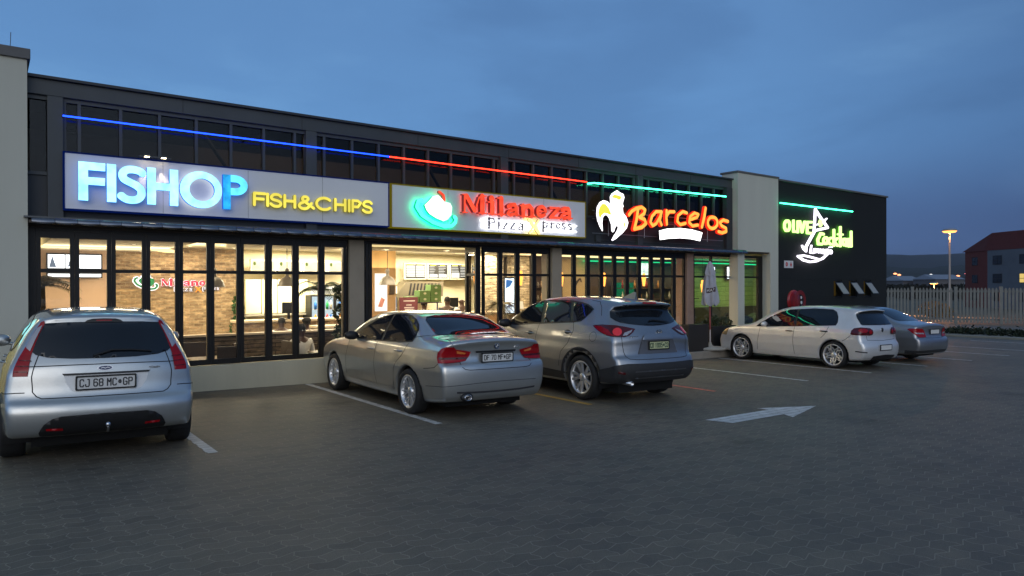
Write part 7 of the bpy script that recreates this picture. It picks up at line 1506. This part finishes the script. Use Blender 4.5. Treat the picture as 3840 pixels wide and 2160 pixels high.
for sg in (-1, 1):
    w1 = MB(); P, T = sk.patch([(1.34, 0.235), (1.36, 0.42), (2.3, 0.44), (3.2, 0.42), (3.22, 0.235)], 'side', 0.008, 0.06, sg); w1.add(P, T, True); w1.build('sill_cladding', CLAD, t)
    fullw = [(0.86, 1.455), (0.90, 1.395), (0.985, 1.305), (1.04, 1.262), (1.22, 1.235), (1.95, 1.188), (2.75, 1.128), (3.12, 1.13), (3.20, 1.16), (3.0, 1.30), (2.78, 1.42), (2.50, 1.525), (2.2, 1.575), (1.75, 1.585), (1.45, 1.577), (1.21, 1.557), (1.04, 1.528), (0.93, 1.492)]
    w1 = MB(); P, T = sk.patch([(2.0+(y-2.0)*1.012, 1.36+(z-1.36)*1.05) for y, z in fullw], 'side', 0.003, 0.05, sg); w1.add(P, T, True); w1.build('window_surround', TRIM, t)
    for pl in ([(2.08, 1.195), (2.75, 1.145), (3.05, 1.145), (2.98, 1.26), (2.76, 1.405), (2.48, 1.512), (2.24, 1.556)], [(2.00, 1.20), (2.14, 1.565), (1.75, 1.573), (1.48, 1.566), (1.30, 1.244)], [(1.22, 1.25), (1.40, 1.563), (1.21, 1.546), (1.04, 1.517), (0.94, 1.482), (0.88, 1.450), (0.91, 1.400), (0.99, 1.315), (1.045, 1.272)]):
        w1 = MB(); P, T = sk.patch(pl, 'side', 0.007, 0.05, sg); w1.add(P, T, True); w1.build('side_window', GLASS, t)
    for hy, hz in ((2.32, 1.005), (1.281, 1.075)):
        add_handle(t, sk, hy, hz, sg, GREYP, 0.22)
        w1 = MB(); P, T = sk.patch(ell(hy, hz, 0.075, 0.035, 16), 'side', 0.003, 0.05, sg); w1.add(P, T, True); w1.build('handle_recess', TRIM, t)
    add_mirror(t, sg*0.88, 3.0, 1.15, TRIM, sg, 1.05)
sm = MB(); lines_on(sm, sk, [(0.66+0.075*math.cos(a*PI/10), 1.03+0.075*math.sin(a*PI/10)) for a in range(21)], 'side', 0.006, 0.002, -1); sm.build('fuel_cap_seam', SEAM, t)
seams(t, sk, [([(43, 1.20), (40.8, 1.043), (40.1, 0.932), (39.1, 0.821), (37.5, 0.754), (34.4, 0.715), (28, 0.703), (0, 0.700)], AZ, True),
  ([(1.20, 1.235), (1.14, 1.10), (1.24, 0.9), (1.42, 0.74), (1.48, 0.5)], 'side', True), ([(2.10, 1.19), (2.16, 0.8), (2.10, 0.44)], 'side', True), ([(3.15, 1.1), (3.25, 0.7)], 'side', True), ([(1.0, 1.60), (0.80, 1.58), (0.70, 1.50), (0.63, 1.36)], 'side', True)])
rc = MB(); P, T = sk.patch([(-0.345, 1.006), (0.345, 1.006), (0.435, 0.78), (-0.435, 0.78)], 'rear', 0.003); rc.add(P, T, True); rc.build('plate_recess', mat('recess_grey', (0.16, 0.16, 0.17), 0.4, 0.5), t)
rc = MB(); P, T = sk.patch([(-0.345, 1.0), (-0.30, 1.060), (-0.25, 1.085), (0.25, 1.085), (0.30, 1.060), (0.345, 1.0)], 'rear', 0.018); rc.add(P, T, True); rc.build('tailgate_bar', GREYP, t)
plate(t, sk, 0.005, 0.910, 'CD 1005*CD', PLATEY, INKG, w=0.43, h=0.115)
badge(t, sk, 0.05, 1.102, [([ell(0, 0, 0.064, 0.050)], [ell(0, 0, 0.052, 0.040)], CHROME), (stroke([(-0.05, 0.022), (-0.02, 0.018), (0, -0.012), (0.02, 0.018), (0.05, 0.022)], 0.010), [], CHROME)])
badge(t, sk, -0.50, 1.045, [([r_ for q in range(4) for r_ in stroke([(-0.07+q*0.045, -0.010), (-0.07+q*0.045, 0.010), (-0.045+q*0.045, 0.010)], 0.006)], [], CHROME)], name='model_badge')
b = MB(); mm = Matrix.Translation((-0.60, 0.10, 0.34)) @ Matrix.Rotation(PI/2, 4, 'X'); b.lathe([(0.036, -0.15), (0.036, 0.05), (0.030, 0.05), (0.030, -0.05), (0.001, -0.05)], 20, mm); b.build('exhaust_tip', CHROME, t)
b = MB(); hp = [sk.cast(a, z, 'rear')[0]+Vector((0, -0.02, 0.012)) for a, z in [(0.0, 1.225), (-0.05, 1.275), (0.05, 1.285), (0.28, 1.262), (0.38, 1.245)]]
b.tube(hp[1:], [0.012, 0.012, 0.010, 0.007], 8); b.build('rear_wiper', TRIM, t)
b = MB(); b.add([(0.0, 0.62, 1.64), (-0.03, 0.60, 1.60), (0.03, 0.60, 1.60), (0.0, 0.66, 1.745), (0.0, 0.60, 1.738), (-0.025, 0.92, 1.64), (0.025, 0.92, 1.64)], [(1, 4, 3, 5), (2, 6, 3, 4), (1, 2, 4), (5, 3, 6)]); b.build('roof_fin', GREYP, t)
add_patch('windscreen', sk, sym([(0, 1.53), (0.52, 1.49), (0.70, 1.19), (0, 1.17)]), 'front', GLASS, t, 0.005)
add_patch('headlamp', sk, [(0.48, 0.80), (0.78, 0.84), (0.82, 0.95), (0.55, 0.90)], 'front', CHROME, t, 0.006, both=True)

# ---- pale hatchback further right
t, sk, S = base_car('golf', 'hatchback_car', 'pale silver hatchback on lattice alloy wheels in front of the black wall, seen side-on', 'car', (16.83, 7.72, 0), math.radians(-2), WHITEG, 'lattice', 'cars parked nose-in before the shops')
liners(t, S)
add_patch('rear_window', sk, sym([(0, 1.375), (0.48, 1.355), (0.60, 1.31), (0.655, 1.20), (0.69, 1.06), (0.66, 1.04), (0, 1.036)]), 'rear', GLASS, t, 0.005)
add_patch('spoiler_shade_strip', sk, sym([(0, 1.366), (0.48, 1.345), (0.60, 1.295), (0, 1.295)]), 'rear', TRIM, t, 0.009)  # shade beneath the roof spoiler, done as a black strip
add_patch('tail_lamp', sk, [(54, 0.83), (53, 0.909), (49.7, 0.968), (42.7, 0.990), (29.5, 0.972), (24.5, 0.93), (23.5, 0.86), (25.5, 0.815), (30, 0.806), (43.6, 0.811), (52, 0.815)], AZ, REDD, t, 0.010, 0.02, both=True)
add_patch('tail_lamp_red', sk, ell(40, 0.915, 6.0, 0.045), AZ, REDL, t, 0.015, 0.02, both=True)
add_patch('tail_lamp_red', sk, ell(29, 0.885, 3.0, 0.045), AZ, REDL, t, 0.015, 0.02, both=True)
add_patch('bumper_slot', sk, [(37, 0.405), (49, 0.425), (49, 0.45), (37, 0.43)], AZ, TRIM, t, 0.004, both=True)
add_patch('diffuser', sk, [(-30, 0.20), (-27, 0.33), (0, 0.35), (27, 0.33), (30, 0.20)], AZ, TRIM, t, 0.005)
badge(t, sk, 0.0, 0.925, [([ell(0, 0, 0.05, 0.05)], [], CHROME), ([ell(0, 0, 0.042, 0.042)], [], TRIM), (stroke([(-0.025, 0.03), (0, -0.03), (0.025, 0.03)], 0.008), [], CHROME)])
plate(t, sk, 0.0, 0.52, '', PLATEW, INK, w=0.50, h=0.115)
for sg in (-1, 1):
    fr_ = [(1.80, 0.955), (1.86, 1.368), (2.05, 1.348), (2.28, 1.285), (2.50, 1.180), (2.76, 1.02), (2.90, 0.905), (2.55, 0.915)]
    rr_ = [(1.76, 0.957), (1.80, 1.372), (1.45, 1.388), (1.18, 1.386), (0.95, 1.377), (0.84, 1.325), (0.77, 1.217), (0.745, 1.09), (0.775, 1.02), (1.28, 0.988)]
    full = rr_[2:]+[(1.78, 0.957)]+fr_[7:8]+[fr_[6], fr_[5], fr_[4], fr_[3], fr_[2]]
    w1 = MB(); P, T = sk.patch([(1.80+(y-1.80)*1.015, 1.16+(z-1.16)*1.05) for y, z in full], 'side', 0.003, 0.05, sg); w1.add(P, T, True); w1.build('window_surround', TRIM, t)
    for pl in (fr_, rr_):
        w1 = MB(); P, T = sk.patch(pl, 'side', 0.007, 0.05, sg); w1.add(P, T, True); w1.build('side_window', GLASS, t)
    add_handle(t, sk, 1.94, 0.83, sg, TRIM); add_handle(t, sk, 1.03, 0.865, sg, TRIM)
    add_mirror(t, sg*0.84, 2.62, 0.97, WHITEG, sg, 0.9)
    b = MB(); lines_on(b, sk, [(1.20, 0.235), (2.0, 0.225), (2.95, 0.225)], 'side', 0.05, 0.010, sg); b.build('sill_strip', WHITEG, t)
seams(t, sk, [([(1.80, 0.95), (1.84, 0.6), (1.80, 0.27)], 'side', True), ([(0.92, 0.98), (1.0, 0.80), (1.10, 0.70)], 'side', True), ([(2.78, 0.88), (2.86, 0.5), (2.86, 0.3)], 'side', True), ([(36, 0.80), (35, 0.70), (0, 0.68)], AZ, True), ([(2.9, 0.90), (3.5, 0.86)], 'side', True), ([(54, 0.80), (60, 0.70), (64, 0.66)], AZ, True)])
add_patch('windscreen', sk, sym([(0, 1.35), (0.50, 1.32), (0.68, 1.03), (0, 1.01)]), 'front', GLASS, t, 0.005)
add_patch('headlamp', sk, [(0.46, 0.60), (0.74, 0.62), (0.79, 0.76), (0.52, 0.70)], 'front', CHROME, t, 0.006, both=True)
w1 = MB(); P, T = sk.patch([(3.86, 0.62), (4.02, 0.64), (4.00, 0.76), (3.78, 0.80)], 'side', 0.006, 0.03, -1); w1.add(P, T, True); w1.build('headlamp', mat('headlamp_glass', (0.6, 0.45, 0.25), 0.1, 0.4, coat=1), t)

# ---- far saloon
t, sk, S = base_car('saloon', 'sedan_car', 'grey-blue sedan mostly hidden behind the pale hatchback, last car on the right', 'car', (19.75, 7.76, 0), math.radians(-2), BLUEG, 'multi', 'cars parked nose-in before the shops')
liners(t, S)
add_patch('rear_window', sk, sym([(0, 1.380), (0.34, 1.370), (0.47, 1.345), (0.54, 1.28), (0.59, 1.17), (0.61, 1.10), (0.56, 1.075), (0, 1.085)]), 'rear', GLASS, t, 0.005)
lam = [(52.4, 0.871), (50, 0.898), (40, 0.902), (32.8, 0.894), (29, 0.83), (25.5, 0.70), (27, 0.670), (40, 0.672), (45, 0.749)]
add_patch('tail_lamp', sk, lam, AZ, REDL, t, 0.010, 0.02, both=True)
add_patch('tail_lamp_clear', sk, [(46, 0.800), (30, 0.785), (29, 0.750), (43, 0.760)], AZ, CLEARL, t, 0.015, 0.02, both=True)
plate(t, sk, 0.03, 0.81, '', PLATEW, INK, w=0.48, h=0.108)
gm = MB(); P, T = sk.patch([(-0.30, 0.885), (0.36, 0.885), (0.36, 0.868), (-0.30, 0.868)], 'rear', 0.014); gm.add(P, T, True); gm.build('tailgate_grip', CHROME, t)
seams(t, sk, [([(31, 0.90), (26, 0.68), (24, 0.655), (0, 0.650)], AZ, True), ([(2.0, 0.96), (2.05, 0.3)], 'side', True)])
add_patch('bumper_shade', sk, [(-55, 0.24), (-55, 0.33), (0, 0.35), (55, 0.33), (55, 0.24)], AZ, CLAD, t, 0.004)
for sg in (-1, 1):
    for pl in ([(1.95, 0.98), (2.03, 1.36), (2.25, 1.33), (2.55, 1.25), (2.9, 1.07), (3.0, 0.98)], [(1.88, 0.98), (1.97, 1.365), (1.6, 1.36), (1.3, 1.30), (1.1, 1.20), (1.03, 1.05)]):
        w1 = MB(); P, T = sk.patch(pl, 'side', 0.007, 0.06, sg); w1.add(P, T, True); w1.build('side_window', GLASS, t)
    add_mirror(t, sg*0.84, 2.85, 1.0, BLUEG, sg, 0.9)
add_patch('windscreen', sk, sym([(0, 1.35), (0.48, 1.32), (0.68, 1.05), (0, 1.03)]), 'front', GLASS, t, 0.005)
